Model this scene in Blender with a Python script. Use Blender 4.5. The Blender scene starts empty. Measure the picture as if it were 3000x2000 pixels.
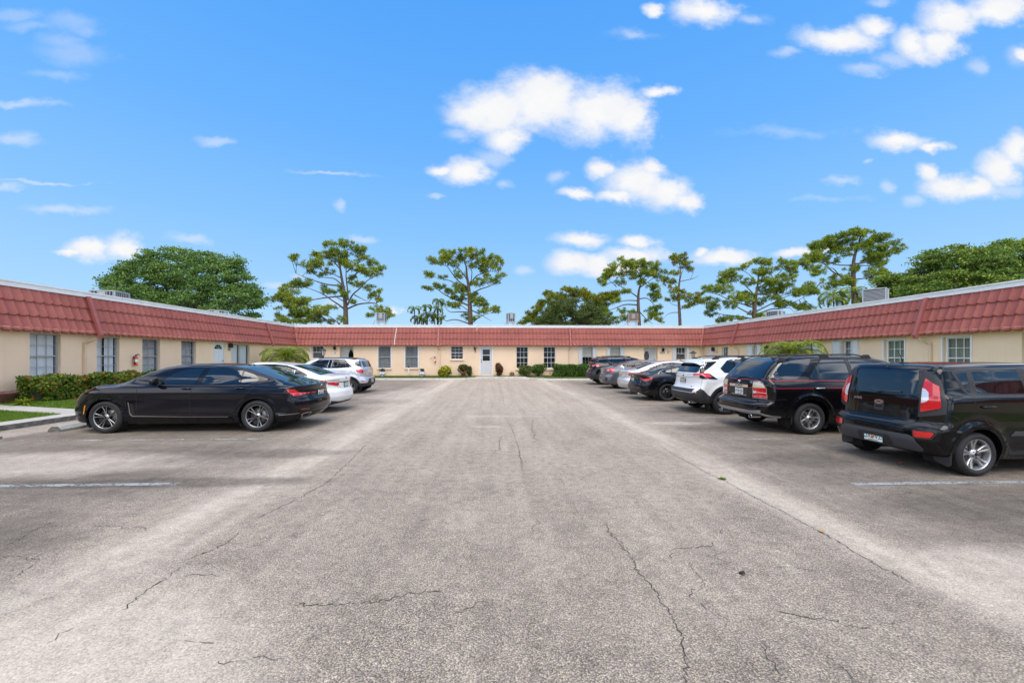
import bpy, bmesh, math, random
import numpy as np
from mathutils import Vector, Matrix
from mathutils.bvhtree import BVHTree
from mathutils.geometry import delaunay_2d_cdt, tessellate_polygon

random.seed(7)
RNG = np.random.default_rng(11)
SC = bpy.context.scene
COL = SC.collection
PI = math.pi
R = math.radians

# ------------------------------------------------------------------ objects
def put(o, parent=None, loc=None):
    COL.objects.link(o)
    if parent is not None:
        o.parent = parent
    if loc is not None:
        o.location = loc
    return o

def tag(o, label=None, cat=None, group=None, kind=None):
    if label: o['label'] = label
    if cat: o['category'] = cat
    if group: o['group'] = group
    if kind: o['kind'] = kind
    return o

def empty(name, loc=(0, 0, 0), rz=0.0, label=None, cat=None, group=None, parent=None):
    o = bpy.data.objects.new(name, None)
    put(o, parent)
    o.location = loc
    o.rotation_euler = (0, 0, rz)
    o.empty_display_size = 0.2
    return tag(o, label, cat, group)

def kids(o):
    return [c for c in bpy.data.objects if c.parent == o]

def copy_tree(o, parent=None):
    c = o.copy()
    COL.objects.link(c)
    c.parent = parent
    for ch in list(o.children):
        copy_tree(ch, c)
    return c

class MB:
    """collects faces; build() links them as ONE mesh object"""
    def __init__(s):
        s.v, s.f, s.m, s.sm = [], [], [], []
    def vert(s, p):
        s.v.append(tuple(p)); return len(s.v) - 1
    def face(s, idx, m=0, sm=False):
        s.f.append(tuple(idx)); s.m.append(m); s.sm.append(sm)
    def poly(s, pts, m=0, sm=False):
        n = len(s.v); s.v.extend(tuple(p) for p in pts)
        s.face(range(n, n + len(pts)), m, sm)
    def box(s, x0, x1, y0, y1, z0, z1, m=0, mtx=None):
        c = [(x, y, z) for z in (z0, z1) for y in (y0, y1) for x in (x0, x1)]
        if mtx is not None: c = [tuple(mtx @ Vector(p)) for p in c]
        n = len(s.v); s.v.extend(c)
        for q in ((0, 2, 3, 1), (4, 5, 7, 6), (0, 1, 5, 4), (2, 6, 7, 3), (0, 4, 6, 2), (1, 3, 7, 5)):
            s.face([n + i for i in q], m)
    def bbox(s, x0, x1, y0, y1, z0, z1, b=.01, m=0, mtx=None):
        """bevelled box"""
        bm = bmesh.new()
        bmesh.ops.create_cube(bm, size=1)
        for v in bm.verts:
            v.co = Vector(((x0 + x1) / 2 + v.co.x * (x1 - x0), (y0 + y1) / 2 + v.co.y * (y1 - y0), (z0 + z1) / 2 + v.co.z * (z1 - z0)))
        bmesh.ops.bevel(bm, geom=bm.edges[:], offset=b, segments=2, profile=.5, affect='EDGES')
        n = len(s.v)
        bm.verts.index_update()
        for v in bm.verts: s.v.append(tuple(mtx @ v.co) if mtx is not None else tuple(v.co))
        for f in bm.faces: s.face([n + v.index for v in f.verts], m)
        bm.free()
    def tube(s, pts, r, n=8, m=0, cap=True, sm=True):
        pts = [Vector(p) for p in pts]
        rs = r if hasattr(r, '__len__') else [r] * len(pts)
        rings = []
        up = Vector((0, 0, 1))
        prev = None
        for i, p in enumerate(pts):
            d = (pts[min(i + 1, len(pts) - 1)] - pts[max(i - 1, 0)])
            if d.length < 1e-9: d = Vector((0, 0, 1))
            d.normalize()
            a = prev if prev is not None else (up if abs(d.z) < .9 else Vector((1, 0, 0)))
            e1 = (a - d * a.dot(d))
            if e1.length < 1e-6: e1 = d.orthogonal()
            e1.normalize(); e2 = d.cross(e1); prev = e1
            k = len(s.v)
            for j in range(n):
                t = 2 * PI * j / n
                s.v.append(tuple(p + (e1 * math.cos(t) + e2 * math.sin(t)) * rs[i]))
            rings.append(k)
        for a, b in zip(rings, rings[1:]):
            for j in range(n):
                s.face((a + j, a + (j + 1) % n, b + (j + 1) % n, b + j), m, sm)
        if cap:
            s.face([rings[0] + j for j in range(n)][::-1], m)
            s.face([rings[-1] + j for j in range(n)], m)
    def lathe(s, prof, n=24, m=0, axis='Z', c=(0, 0, 0), sm=True, ms=None):
        """prof: (radius, height) pairs"""
        k = len(s.v)
        for (r, h) in prof:
            for j in range(n):
                t = 2 * PI * j / n
                a, b = r * math.cos(t), r * math.sin(t)
                p = (a, b, h) if axis == 'Z' else ((a, h, b) if axis == 'Y' else (h, a, b))
                s.v.append((p[0] + c[0], p[1] + c[1], p[2] + c[2]))
        for i in range(len(prof) - 1):
            for j in range(n):
                q = (k + i * n + j, k + i * n + (j + 1) % n, k + (i + 1) * n + (j + 1) % n, k + (i + 1) * n + j)
                s.face(q, m if ms is None else ms[i], sm)
    def prism(s, poly, h0, h1, plane='XZ', m=0):
        """polygon (a,b) extruded along the third axis from h0 to h1"""
        def P(a, b, h):
            return (a, h, b) if plane == 'XZ' else ((a, b, h) if plane == 'XY' else (h, a, b))
        n = len(poly); k = len(s.v)
        s.v.extend(P(a, b, h0) for a, b in poly); s.v.extend(P(a, b, h1) for a, b in poly)
        tris = tessellate_polygon([[Vector((a, b, 0)) for a, b in poly]])
        for t in tris:
            s.face([k + i for i in t], m); s.face([k + n + i for i in t][::-1], m)
        for i in range(n):
            j = (i + 1) % n
            s.face((k + i, k + j, k + n + j, k + n + i), m)
    def build(s, name, mats, parent=None, loc=None, fixn=True, edge_split=None):
        me = bpy.data.meshes.new(name)
        me.from_pydata(s.v, [], s.f)
        if not isinstance(mats, (list, tuple)): mats = [mats]
        for mt in mats: me.materials.append(mt)
        me.polygons.foreach_set('material_index', s.m)
        me.polygons.foreach_set('use_smooth', s.sm)
        if fixn:
            bm = bmesh.new(); bm.from_mesh(me)
            bmesh.ops.recalc_face_normals(bm, faces=bm.faces)
            bm.to_mesh(me); bm.free()
        me.update()
        o = bpy.data.objects.new(name, me)
        return put(o, parent, loc)

def np_mesh(name, V, F, mats, parent=None, smooth=False, midx=None, loc=None):
    me = bpy.data.meshes.new(name)
    V = np.asarray(V, dtype=np.float32); F = np.asarray(F, dtype=np.int32)
    k = F.shape[1]
    me.vertices.add(len(V)); me.vertices.foreach_set('co', V.ravel())
    me.loops.add(F.size); me.loops.foreach_set('vertex_index', F.ravel())
    me.polygons.add(len(F))
    me.polygons.foreach_set('loop_start', np.arange(0, F.size, k, dtype=np.int32))
    me.polygons.foreach_set('loop_total', np.full(len(F), k, dtype=np.int32))
    if smooth: me.polygons.foreach_set('use_smooth', np.ones(len(F), dtype=bool))
    if not isinstance(mats, (list, tuple)): mats = [mats]
    for m in mats: me.materials.append(m)
    if midx is not None: me.polygons.foreach_set('material_index', np.asarray(midx, dtype=np.int32))
    me.update(calc_edges=True)
    me.validate()
    o = bpy.data.objects.new(name, me)
    return put(o, parent, loc)

# ------------------------------------------------------------------ materials
class NT:
    def __init__(s, tree):
        s.t = tree; s.n = tree.nodes; s.l = tree.links
    def node(s, typ, **kw):
        n = s.n.new(typ)
        for k, v in kw.items(): setattr(n, k, v)
        return n
    def link(s, a, b): s.l.new(a, b)
    def setin(s, sock, v):
        if hasattr(v, 'is_output') or isinstance(v, bpy.types.NodeSocket): s.l.new(v, sock)
        else: sock.default_value = v
    def math(s, op, a, b=0.0, c=None, clamp=False):
        n = s.n.new('ShaderNodeMath'); n.operation = op; n.use_clamp = clamp
        s.setin(n.inputs[0], a); s.setin(n.inputs[1], b)
        if c is not None: s.setin(n.inputs[2], c)
        return n.outputs[0]
    def vmath(s, op, a, b=None, scale=None):
        n = s.n.new('ShaderNodeVectorMath'); n.operation = op
        s.setin(n.inputs[0], a)
        if b is not None: s.setin(n.inputs[1], b)
        if scale is not None: s.setin(n.inputs['Scale'], scale)
        return n
    def noise(s, vec, scale, detail=4, rough=.55, dist=0.0, dim='3D'):
        n = s.n.new('ShaderNodeTexNoise'); n.noise_dimensions = dim
        if vec is not None: s.l.new(vec, n.inputs['Vector'])
        n.inputs['Scale'].default_value = scale; n.inputs['Detail'].default_value = detail
        n.inputs['Roughness'].default_value = rough; n.inputs['Distortion'].default_value = dist
        return n.outputs[0]
    def ramp(s, fac, pts, interp='LINEAR'):
        n = s.n.new('ShaderNodeValToRGB'); n.color_ramp.interpolation = interp
        e = n.color_ramp.elements
        while len(e) < len(pts): e.new(.5)
        for i, (p, c) in enumerate(pts):
            e[i].position = p
            e[i].color = (c, c, c, 1) if not hasattr(c, '__len__') else (*c[:3], 1)
        s.l.new(fac, n.inputs[0])
        return n.outputs[0]
    def mix(s, fac, a, b, blend='MIX'):
        n = s.n.new('ShaderNodeMix'); n.data_type = 'RGBA'; n.blend_type = blend
        s.setin(n.inputs[0], fac)
        for sock, v in ((n.inputs[6], a), (n.inputs[7], b)):
            if hasattr(v, '__len__') and not isinstance(v, bpy.types.NodeSocket): v = (*v[:3], 1)
            s.setin(sock, v)
        return n.outputs[2]
    def bump(s, height, strength=.3, dist=.01):
        n = s.n.new('ShaderNodeBump'); n.inputs['Strength'].default_value = strength
        n.inputs['Distance'].default_value = dist
        s.l.new(height, n.inputs['Height'])
        return n.outputs[0]

def schlick(nt, f0):
    lw = nt.node('ShaderNodeLayerWeight'); lw.inputs[0].default_value = .5
    p = nt.math('POWER', lw.outputs['Facing'], 5.0)
    return nt.math('ADD', nt.math('MULTIPLY', p, 1 - f0), f0, clamp=True)

MATS = {}
def new_mat(name):
    m = bpy.data.materials.new(name); m.use_nodes = True
    nt = NT(m.node_tree); b = nt.n['Principled BSDF']
    MATS[name] = m
    return m, nt, b

def mat(name, col, rough=.5, metal=0.0, coat=0.0, spec=.5, var=0.0, vscale=3.0, bump=0.0, bscale=60.0, coat_r=.03, vdetail=4, tr=0.0):
    if name in MATS: return MATS[name]
    m, nt, b = new_mat(name)
    b.inputs['Base Color'].default_value = (*col, 1)
    b.inputs['Roughness'].default_value = rough
    b.inputs['Metallic'].default_value = metal
    b.inputs['Specular IOR Level'].default_value = spec
    b.inputs['Coat Weight'].default_value = coat
    b.inputs['Coat Roughness'].default_value = coat_r
    if var > 0:
        tc = nt.node('ShaderNodeTexCoord').outputs['Object']
        n = nt.noise(tc, vscale, vdetail)
        lo = tuple(c * (1 - var) for c in col); hi = tuple(min(1, c * (1 + var)) for c in col)
        nt.link(nt.ramp(n, [(.3, lo), (.7, hi)]), b.inputs['Base Color'])
    if bump > 0:
        tc = nt.node('ShaderNodeTexCoord').outputs['Object']
        nt.link(nt.bump(nt.noise(tc, bscale, 3), bump, .004), b.inputs['Normal'])
    if tr > 0: b.inputs['Transmission Weight'].default_value = tr
    return m

def leaf_mat(name, cols, rough=.5, trans=.35, nscale=.5):
    """leaf clumps: colour varies from leaf to leaf and from clump to clump"""
    m, nt, b = new_mat(name)
    geo = nt.node('ShaderNodeNewGeometry'); tc = nt.node('ShaderNodeTexCoord')
    n = nt.noise(tc.outputs['Object'], nscale, 3)
    f = nt.math('ADD', nt.math('MULTIPLY', geo.outputs['Random Per Island'], .55), nt.math('MULTIPLY', n, .6))
    f = nt.math('SUBTRACT', f, .08)
    k = len(cols)
    col = nt.ramp(f, [(.15 + .7 * i / (k - 1), c) for i, c in enumerate(cols)])
    nt.link(col, b.inputs['Base Color'])
    b.inputs['Roughness'].default_value = rough
    b.inputs['Specular IOR Level'].default_value = .3
    tl = nt.node('ShaderNodeBsdfTranslucent'); nt.link(nt.mix(.25, col, (.25, .35, .02)), tl.inputs['Color'])
    mx = nt.node('ShaderNodeMixShader'); mx.inputs[0].default_value = trans
    nt.link(b.outputs[0], mx.inputs[1]); nt.link(tl.outputs[0], mx.inputs[2])
    nt.link(mx.outputs[0], nt.n['Material Output'].inputs[0])
    return m

def text_mesh(txt, size, mtx, m, name='lettering', parent=None, depth=.002, shear=0.0, ax='CENTER', sp=1.0):
    cu = bpy.data.curves.new('txt', 'FONT'); cu.body = txt; cu.size = size; cu.extrude = depth
    cu.align_x = ax; cu.align_y = 'CENTER'; cu.shear = shear; cu.space_character = sp; cu.resolution_u = 3
    t = bpy.data.objects.new('txt', cu); COL.objects.link(t)
    dg = bpy.context.evaluated_depsgraph_get(); dg.update()
    me = bpy.data.meshes.new_from_object(t.evaluated_get(dg))
    bpy.data.objects.remove(t); bpy.data.curves.remove(cu)
    me.transform(mtx); me.materials.clear(); me.materials.append(m); me.name = name
    o = bpy.data.objects.new(name, me)
    return put(o, parent)

def frame_mtx(o, ex, ey):
    ex, ey = Vector(ex).normalized(), Vector(ey).normalized(); ez = ex.cross(ey)
    return Matrix(((ex.x, ey.x, ez.x, o[0]), (ex.y, ey.y, ez.y, o[1]), (ex.z, ey.z, ez.z, o[2]), (0, 0, 0, 1)))
# ------------------------------------------------------------------ car bodies as smooth implicit solids
def smax(a, b, k):
    h = np.maximum(k - np.abs(a - b), 0) / k
    return np.maximum(a, b) + h * h * k * .25

class Prof:
    def __init__(s, pts, sg=.03, n=700):
        p = np.array(sorted(pts), float)
        lo, hi = p[0, 0] - .6, p[-1, 0] + .6
        x = np.linspace(lo, hi, n); y = np.interp(x, p[:, 0], p[:, 1])
        dx = x[1] - x[0]; w = max(1, int(3 * sg / dx))
        k = np.exp(-.5 * (np.arange(-w, w + 1) * dx / max(sg, 1e-6)) ** 2); k /= k.sum()
        yp = np.concatenate([np.full(w, y[0]), y, np.full(w, y[-1])])
        s.x, s.y = x, np.convolve(yp, k, 'valid'); s.d = np.gradient(s.y, dx)
    def __call__(s, x): return np.interp(x, s.x, s.y)
    def der(s, x): return np.interp(x, s.x, s.d)

def sstep(a, b, x):
    t = np.clip((x - a) / (b - a), 0, 1); return t * t * (3 - 2 * t)

class Body:
    def __init__(s, sp):
        s.sp = sp
        s.top = Prof(sp['top'], sp.get('top_s', .04)); s.rear = Prof(sp['rear'], sp.get('rear_s', .02)); s.front = Prof(sp['front'], .03)
        s.wid = Prof(sp['wid'], sp.get('wid_s', .015)); s.bot = Prof(sp['bot'], .05)
        s.belt = Prof(sp.get('belt', [(0, 0), (5, 0)]), .1); s.gh = Prof(sp.get('gh', [(0, 0), (5, 0)]), .08)
        s.plan = Prof(sp.get('plan', [(0, 0), (5, 0)]), .1)
        s.W = sp['W'] / 2
    def ev(s, x, y, z):
        sp = s.sp; W = s.W; ay = np.sqrt(y * y + 1e-6)
        zt = s.top(x) - sp.get('crown', .03) * (y / W) ** 2
        ft = (z - zt) / np.sqrt(1 + s.top.der(x) ** 2)
        zz = z - s.belt(x)
        w = W * s.wid(zz) - s.gh(x) * sstep(sp['zb'] - .08, sp['zb'] + .12, zz) - s.plan(x)
        for (xw, zw, ra, amp) in sp.get('flare', ()):
            d = np.hypot(x - xw, z - zw)
            w = w + amp * np.exp(-((d - ra) / sp.get('flare_s', .07)) ** 2) * (z < sp['zb'])
        fs = (ay - w) / np.sqrt(1 + np.minimum((W * s.wid.der(zz)) ** 2, 2.0))
        fr = (s.rear(z) + sp.get('rc', .25) * (ay / W) ** sp.get('rp', 4) - x) / np.sqrt(1 + np.minimum(s.rear.der(z) ** 2, 6))
        ff = (x - s.front(z) + sp.get('fc', .45) * (ay / W) ** 3) / np.sqrt(1 + np.minimum(s.front.der(z) ** 2, 6))
        fb = s.bot(x) - z
        F = smax(fs, ft, sp.get('kt', .09)); F = smax(F, fr, sp.get('kr', .07)); F = smax(F, ff, .12)
        for fn in sp.get('cut', ()):
            F = smax(F, fn(x, y, z), .012)
        return smax(F, fb, .05)
    def grad(s, P, e=1e-3):
        x, y, z = P[:, 0], P[:, 1], P[:, 2]
        g = np.stack([s.ev(x + e, y, z) - s.ev(x - e, y, z), s.ev(x, y + e, z) - s.ev(x, y - e, z), s.ev(x, y, z + e) - s.ev(x, y, z - e)], 1) / (2 * e)
        return g
    def normals(s, P):
        g = s.grad(P); return g / np.maximum(np.linalg.norm(g, axis=1, keepdims=True), 1e-9)

def surface_nets(F, org, h):
    nx, ny, nz = F.shape
    S = F < 0
    c = np.zeros((nx - 1, ny - 1, nz - 1), np.int8)
    for i in (0, 1):
        for j in (0, 1):
            for k in (0, 1):
                c += S[i:nx - 1 + i, j:ny - 1 + j, k:nz - 1 + k]
    act = (c > 0) & (c < 8)
    idx = -np.ones(act.shape, np.int64); n = act.sum(); idx[act] = np.arange(n)
    I = np.argwhere(act)
    acc = np.zeros((n, 3)); cnt = np.zeros(n)
    cor = [(i, j, k) for i in (0, 1) for j in (0, 1) for k in (0, 1)]
    val = {q: F[I[:, 0] + q[0], I[:, 1] + q[1], I[:, 2] + q[2]] for q in cor}
    for a in cor:
        for ax in range(3):
            if a[ax]: continue
            b = list(a); b[ax] = 1; b = tuple(b)
            va, vb = val[a], val[b]; x = (va < 0) != (vb < 0)
            t = np.where(x, va / np.where(x, va - vb, 1), 0)
            p = np.tile(np.array(a, float), (n, 1)); p[:, ax] += t
            acc += p * x[:, None]; cnt += x
    V = (I + acc / cnt[:, None]) * h + np.array(org)
    Q = []
    for ax in range(3):
        sl0 = [slice(None)] * 3; sl1 = [slice(None)] * 3
        sl0[ax] = slice(0, -1); sl1[ax] = slice(1, None)
        d = S[tuple(sl0)] != S[tuple(sl1)]
        u, v = [q for q in range(3) if q != ax]
        E = np.argwhere(d)
        E = E[(E[:, u] > 0) & (E[:, v] > 0) & (E[:, u] < F.shape[u] - 1) & (E[:, v] < F.shape[v] - 1)]
        def at(du, dv):
            q = E.copy(); q[:, u] -= du; q[:, v] -= dv
            return idx[q[:, 0], q[:, 1], q[:, 2]]
        q = np.stack([at(1, 1), at(0, 1), at(0, 0), at(1, 0)], 1)
        neg = S[E[:, 0], E[:, 1], E[:, 2]]
        if ax == 1: neg = ~neg
        q[~neg] = q[~neg][:, ::-1]
        Q.append(q)
    return V, np.concatenate(Q)

def inside_poly(P, poly):
    x, y = P[:, 0], P[:, 1]; r = np.zeros(len(P), bool); n = len(poly)
    for i in range(n):
        (x1, y1), (x2, y2) = poly[i], poly[(i + 1) % n]
        c = ((y1 > y) != (y2 > y)) & (x < (x2 - x1) * (y - y1) / ((y2 - y1) if y2 != y1 else 1e-9) + x1)
        r ^= c
    return r

def round_poly(poly, r, n=4):
    out = []
    k = len(poly)
    for i in range(k):
        p0, p1, p2 = Vector(poly[i - 1]), Vector(poly[i]), Vector(poly[(i + 1) % k])
        a, b = p0 - p1, p2 - p1
        d = min(r, a.length * .45, b.length * .45)
        A, B = p1 + a.normalized() * d, p1 + b.normalized() * d
        for j in range(n + 1):
            t = j / n
            q = A * (1 - t) ** 2 + p1 * 2 * t * (1 - t) + B * t * t
            out.append((q.x, q.y))
    return out

class Car:
    def __init__(s, name, label, sp, paint, group=None, h=.03):
        s.sp = sp; s.body = Body(sp); s.paint = paint
        s.root = empty(name, label=label, cat=sp.get('cat', 'car'), group=group)
        L, W, H = sp['L'], sp['W'], sp['H']
        org = (-.15, -W / 2 - .12, .05)
        n = [int((L + .3) / h) + 2, int((W + .24) / h) + 2, int((H + .1) / h) + 2]
        gx, gy, gz = [org[i] + np.arange(n[i]) * h for i in range(3)]
        X, Y, Z = np.meshgrid(gx, gy, gz, indexing='ij')
        F = s.body.ev(X, Y, Z)
        V, Q = surface_nets(F, org, h)
        for _ in range(4):
            g = s.body.grad(V); f = s.body.ev(V[:, 0], V[:, 1], V[:, 2])
            V = V - g * np.clip(f, -.02, .02)[:, None] / np.maximum((g * g).sum(1), .2)[:, None]
        s.bvh = BVHTree.FromPolygons([Vector(v) for v in V], Q.tolist())
        C = V[Q].mean(1)
        keep = np.ones(len(Q), bool)
        yi = W / 2 - sp.get('well', .36)
        for xw in sp['axles']:
            d = np.hypot(C[:, 0] - xw, C[:, 2] - sp['wz'])
            keep &= ~((d < sp['ra'] + .015) & (np.abs(C[:, 1]) > yi) & (C[:, 2] < sp['wz'] + sp['ra'] + .05))
        for poly in sp.get('holes', ()):
            keep &= ~(inside_poly(C[:, [0, 2]], poly) & (np.abs(C[:, 1]) > W * .25))
        for (poly, xmax) in sp.get('rholes', ()):
            keep &= ~(inside_poly(C[:, [1, 2]], poly) & (C[:, 0] < xmax))
        Q = Q[keep]
        used = np.unique(Q); remap = -np.ones(len(V), np.int64); remap[used] = np.arange(len(used))
        V = V[used]; Q = remap[Q]
        o = np_mesh('body', V, Q, paint, s.root, smooth=True)
        o.data.normals_split_custom_set_from_vertices(s.body.normals(V).tolist())
        s.body_obj = o
    # ---- projection maps: (u, v) -> hit point
    def hit(s, mp, u, v):
        k = mp[0]
        if k == 'side':
            o, d = Vector((u, mp[1] * 3, v)), Vector((0, -mp[1], 0))
        elif k == 'rear':
            o, d = Vector((-2, u, v)), Vector((1, 0, 0))
        elif k == 'front':
            o, d = Vector((9, u, v)), Vector((-1, 0, 0))
        elif k == 'top':
            o, d = Vector((u, v, 4)), Vector((0, 0, -1))
        elif k == 'corner':     # u: degrees, 0 = straight back, 90 = out to the side
            cx, cy = mp[2], mp[3]
            dr = Vector((-math.cos(R(u)), mp[1] * math.sin(R(u)), 0))
            o, d = Vector((cx, mp[1] * cy, v)) + dr * 3, -dr
        r = s.bvh.ray_cast(o, d)
        if r[0] is None:
            q = s.bvh.find_nearest(o + d * (2.1 if k != 'top' else 2.6))
            return q[0]
        return r[0]
    def project(s, mp, uv, off):
        P = np.array([s.hit(mp, u, v) for u, v in uv])
        for _ in range(2):
            g = s.body.grad(P); f = s.body.ev(P[:, 0], P[:, 1], P[:, 2])
            P = P - g * np.clip(f, -.01, .01)[:, None] / np.maximum((g * g).sum(1), .2)[:, None]
        N = s.body.normals(P)
        return P + N * off, N
    def patch(s, name, poly, mp, off, m, parent=None, res=.045, rnd=0.0, rim=True, label=None, both=False):
        """polygon drawn on the body (u, v) and laid on it as a solid skin"""
        if both:
            o = s.patch(name, poly, mp, off, m, parent, res, rnd, rim, label)
            q = (mp[0], -mp[1], *mp[2:]) if mp[0] in ('side', 'corner') else mp
            if mp[0] in ('rear', 'front'): poly = [(-a, b) for a, b in poly]
            elif mp[0] == 'top': poly = [(a, -b) for a, b in poly]
            s.patch(name, poly, q, off, m, parent, res, rnd, rim, label)
            return o
        if rnd: poly = round_poly(poly, rnd)
        su = .012 if mp[0] == 'corner' else 1.0
        pts = []
        for i in range(len(poly)):
            a, b = Vector(poly[i]), Vector(poly[(i + 1) % len(poly)])
            L = math.hypot((b.x - a.x) * su, b.y - a.y); n = max(1, int(math.ceil(L / res)))
            for j in range(n): pts.append(tuple(a.lerp(b, j / n)))
        nb = len(pts)
        A = np.array(pts); lo, hi = A.min(0), A.max(0)
        ru = res / su
        gu, gv = np.meshgrid(np.arange(lo[0] + ru * .5, hi[0], ru), np.arange(lo[1] + res * .5, hi[1], res))
        G = np.stack([gu.ravel(), gv.ravel()], 1)
        if len(G):
            G = G[inside_poly(G, pts)]
            if len(G):
                d = np.min(np.hypot((G[:, None, 0] - A[None, :, 0]) * su, G[:, None, 1] - A[None, :, 1]), 1)
                G = G[d > res * .35]
        allp = pts + [tuple(g) for g in G]
        vs, es, fs = delaunay_2d_cdt([Vector((u * su, v)) for u, v in allp], [(i, (i + 1) % nb) for i in range(nb)], [], 1, 1e-5)[:3]
        uv = [(v.x / su, v.y) for v in vs]
        P, N = s.project(mp, uv, off)
        F = [tuple(f) for f in fs]
        V = [tuple(p) for p in P]; NN = [tuple(n) for n in N]
        sm = [True] * len(F)
        if rim:
            cnt = {}
            for f in F:
                for a, b in zip(f, f[1:] + f[:1]): cnt[(a, b)] = 1
            bd = [(a, b) for (a, b) in cnt if (b, a) not in cnt]
            low = {}
            for a, b in bd:
                for q in (a, b):
                    if q not in low:
                        low[q] = len(V); V.append(tuple(P[q] - N[q] * (off + .006))); NN.append(NN[q])
            F += [(b, a, low[a], low[b]) for a, b in bd]; sm += [False] * len(bd)
        me = bpy.data.meshes.new(name); me.from_pydata(V, [], F); me.materials.append(m)
        me.polygons.foreach_set('use_smooth', sm)
        # consistent outward winding
        fl = []
        for p in me.polygons:
            if p.index < len(fs):
                nn = sum((Vector(NN[i]) for i in p.vertices), Vector())
                if p.normal.dot(nn) < 0: fl.append(p.index)
        if fl:
            bm = bmesh.new(); bm.from_mesh(me); bm.faces.ensure_lookup_table()
            bmesh.ops.reverse_faces(bm, faces=[bm.faces[i] for i in fl]); bm.to_mesh(me); bm.free()
        me.update()
        nl = []
        for lp in me.loops: nl.append(NN[lp.vertex_index])
        me.normals_split_custom_set(nl)
        o = bpy.data.objects.new(name, me); put(o, parent or s.root)
        if label: o['label'] = label
        return o
    def ribbon(s, name, line, mp, w, off, m, parent=None, closed=False, res=.05, both=False, mb=None, rnd=0.0):
        """a strip of width w along a polyline drawn on the body"""
        if both:
            s.ribbon(name, line, mp, w, off, m, parent, closed, res, rnd=rnd)
            mp2 = (mp[0], -mp[1], *mp[2:]) if mp[0] in ('side', 'corner') else mp
            if mp[0] in ('rear', 'front'): line = [(-a, b) for a, b in line]
            if mp[0] == 'top': line = [(a, -b) for a, b in line]
            return s.ribbon(name, line, mp2, w, off, m, parent, closed, res, rnd=rnd)
        if rnd and closed: line = round_poly(line, rnd)
        su = .012 if mp[0] == 'corner' else 1.0
        L = [Vector((a * su, b)) for a, b in line]
        if closed: L.append(L[0])
        pts = []
        for a, b in zip(L, L[1:]):
            n = max(1, int(math.ceil((b - a).length / res)))
            for j in range(n): pts.append(a.lerp(b, j / n))
        pts.append(L[-1])
        if closed: pts.pop()
        n = len(pts); lo, hi = [], []
        for i in range(n):
            if closed: d = pts[(i + 1) % n] - pts[i - 1]
            else: d = pts[min(i + 1, n - 1)] - pts[max(i - 1, 0)]
            d.normalize(); q = Vector((-d.y, d.x)) * w / 2
            a, b = pts[i] + q, pts[i] - q
            lo.append((a.x / su, a.y)); hi.append((b.x / su, b.y))
        P1, N1 = s.project(mp, lo, off); P2, N2 = s.project(mp, hi, off)
        P3, P4 = P1 - N1 * (off + .004), P2 - N2 * (off + .004)
        own = mb is None; mb = mb or MB()
        k = len(mb.v)
        for P in (P1, P2, P3, P4): mb.v.extend(tuple(p) for p in P)
        rng = range(n if closed else n - 1)
        for i in rng:
            j = (i + 1) % n
            mb.face((k + i, k + j, k + n + j, k + n + i), 0, False)
            mb.face((k + i, k + 2 * n + i, k + 2 * n + j, k + j), 0, False)
            mb.face((k + n + i, k + n + j, k + 3 * n + j, k + 3 * n + i), 0, False)
        if own: return mb.build(name, m, parent or s.root)
    def seams(s, name, lines, mp, w, m, off=.0015, parent=None, both=False):
        for ln in lines:
            s.ribbon(name, ln, mp, w, off, m, parent)
            if both: s.ribbon(name, ln, ('side', -mp[1]), w, off, m, parent)
    def arches(s, m, wid=.045, off=.006, name='wheel_arch', a0=-25, a1=205, depth=.07, liner=True):
        sp = s.sp
        for sg in (-1, 1):
            for xw in sp['axles']:
                mb = MB(); n = 40; ra = sp['ra']
                A = [R(a0 + (a1 - a0) * i / n) for i in range(n + 1)]
                A = [a for a in A if sp['wz'] + ra * math.sin(a) > s.body.bot(xw) + .02]
                uv = lambda r: [(xw + r * math.cos(a), sp['wz'] + r * math.sin(a)) for a in A]
                P1, N1 = s.project(('side', sg), uv(ra), off); P2, N2 = s.project(('side', sg), uv(ra + wid), off)
                P3 = P1 - np.array([0, sg * depth, 0]); P4 = P2 - N2 * (off + .01)
                n = len(A); k = 0
                for P in (P3, P1, P2, P4): mb.v.extend(tuple(p) for p in P)
                for r in range(3):
                    for i in range(n - 1):
                        mb.face((r * n + i, r * n + i + 1, (r + 1) * n + i + 1, (r + 1) * n + i), 0, False)
                mb.build(name, m, s.root)
                if liner:
                    mb = MB(); yo, yi = sg * (sp['W'] / 2 - .05), sg * (sp['W'] / 2 - sp.get('well', .36) - .03)
                    N = 20; r = ra + .03; k = 0
                    for y in (yo, yi):
                        for i in range(N + 1):
                            a = R(-35 + 250 * i / N); mb.vert((xw + r * math.cos(a), y, max(.12, sp['wz'] + r * math.sin(a))))
                    for i in range(N): mb.face((i, i + 1, N + 2 + i, N + 1 + i), 0, False)
                    mb.face(range(N + 1, 2 * N + 2))
                    mb.build('wheel_well', MATS['well'], s.root)
    def wheels(s, proto_fn, inset=.015):
        """four wheels: wheel (hub and brake) > tyre, rim"""
        sp = s.sp; me = proto_fn(sp)
        for xw in sp['axles']:
            for sg in (-1, 1):
                w = put(bpy.data.objects.new('wheel', me['wheel']), s.root, (xw, sg * (sp['W'] / 2 - inset - me['w'] / 2), sp['wz']))
                w.rotation_euler = (0, (xw * 1.7 + sg) % 1.0, 0 if sg > 0 else PI)
                for nm in ('tyre', 'rim'):
                    put(bpy.data.objects.new(nm, me[nm]), w)
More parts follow.
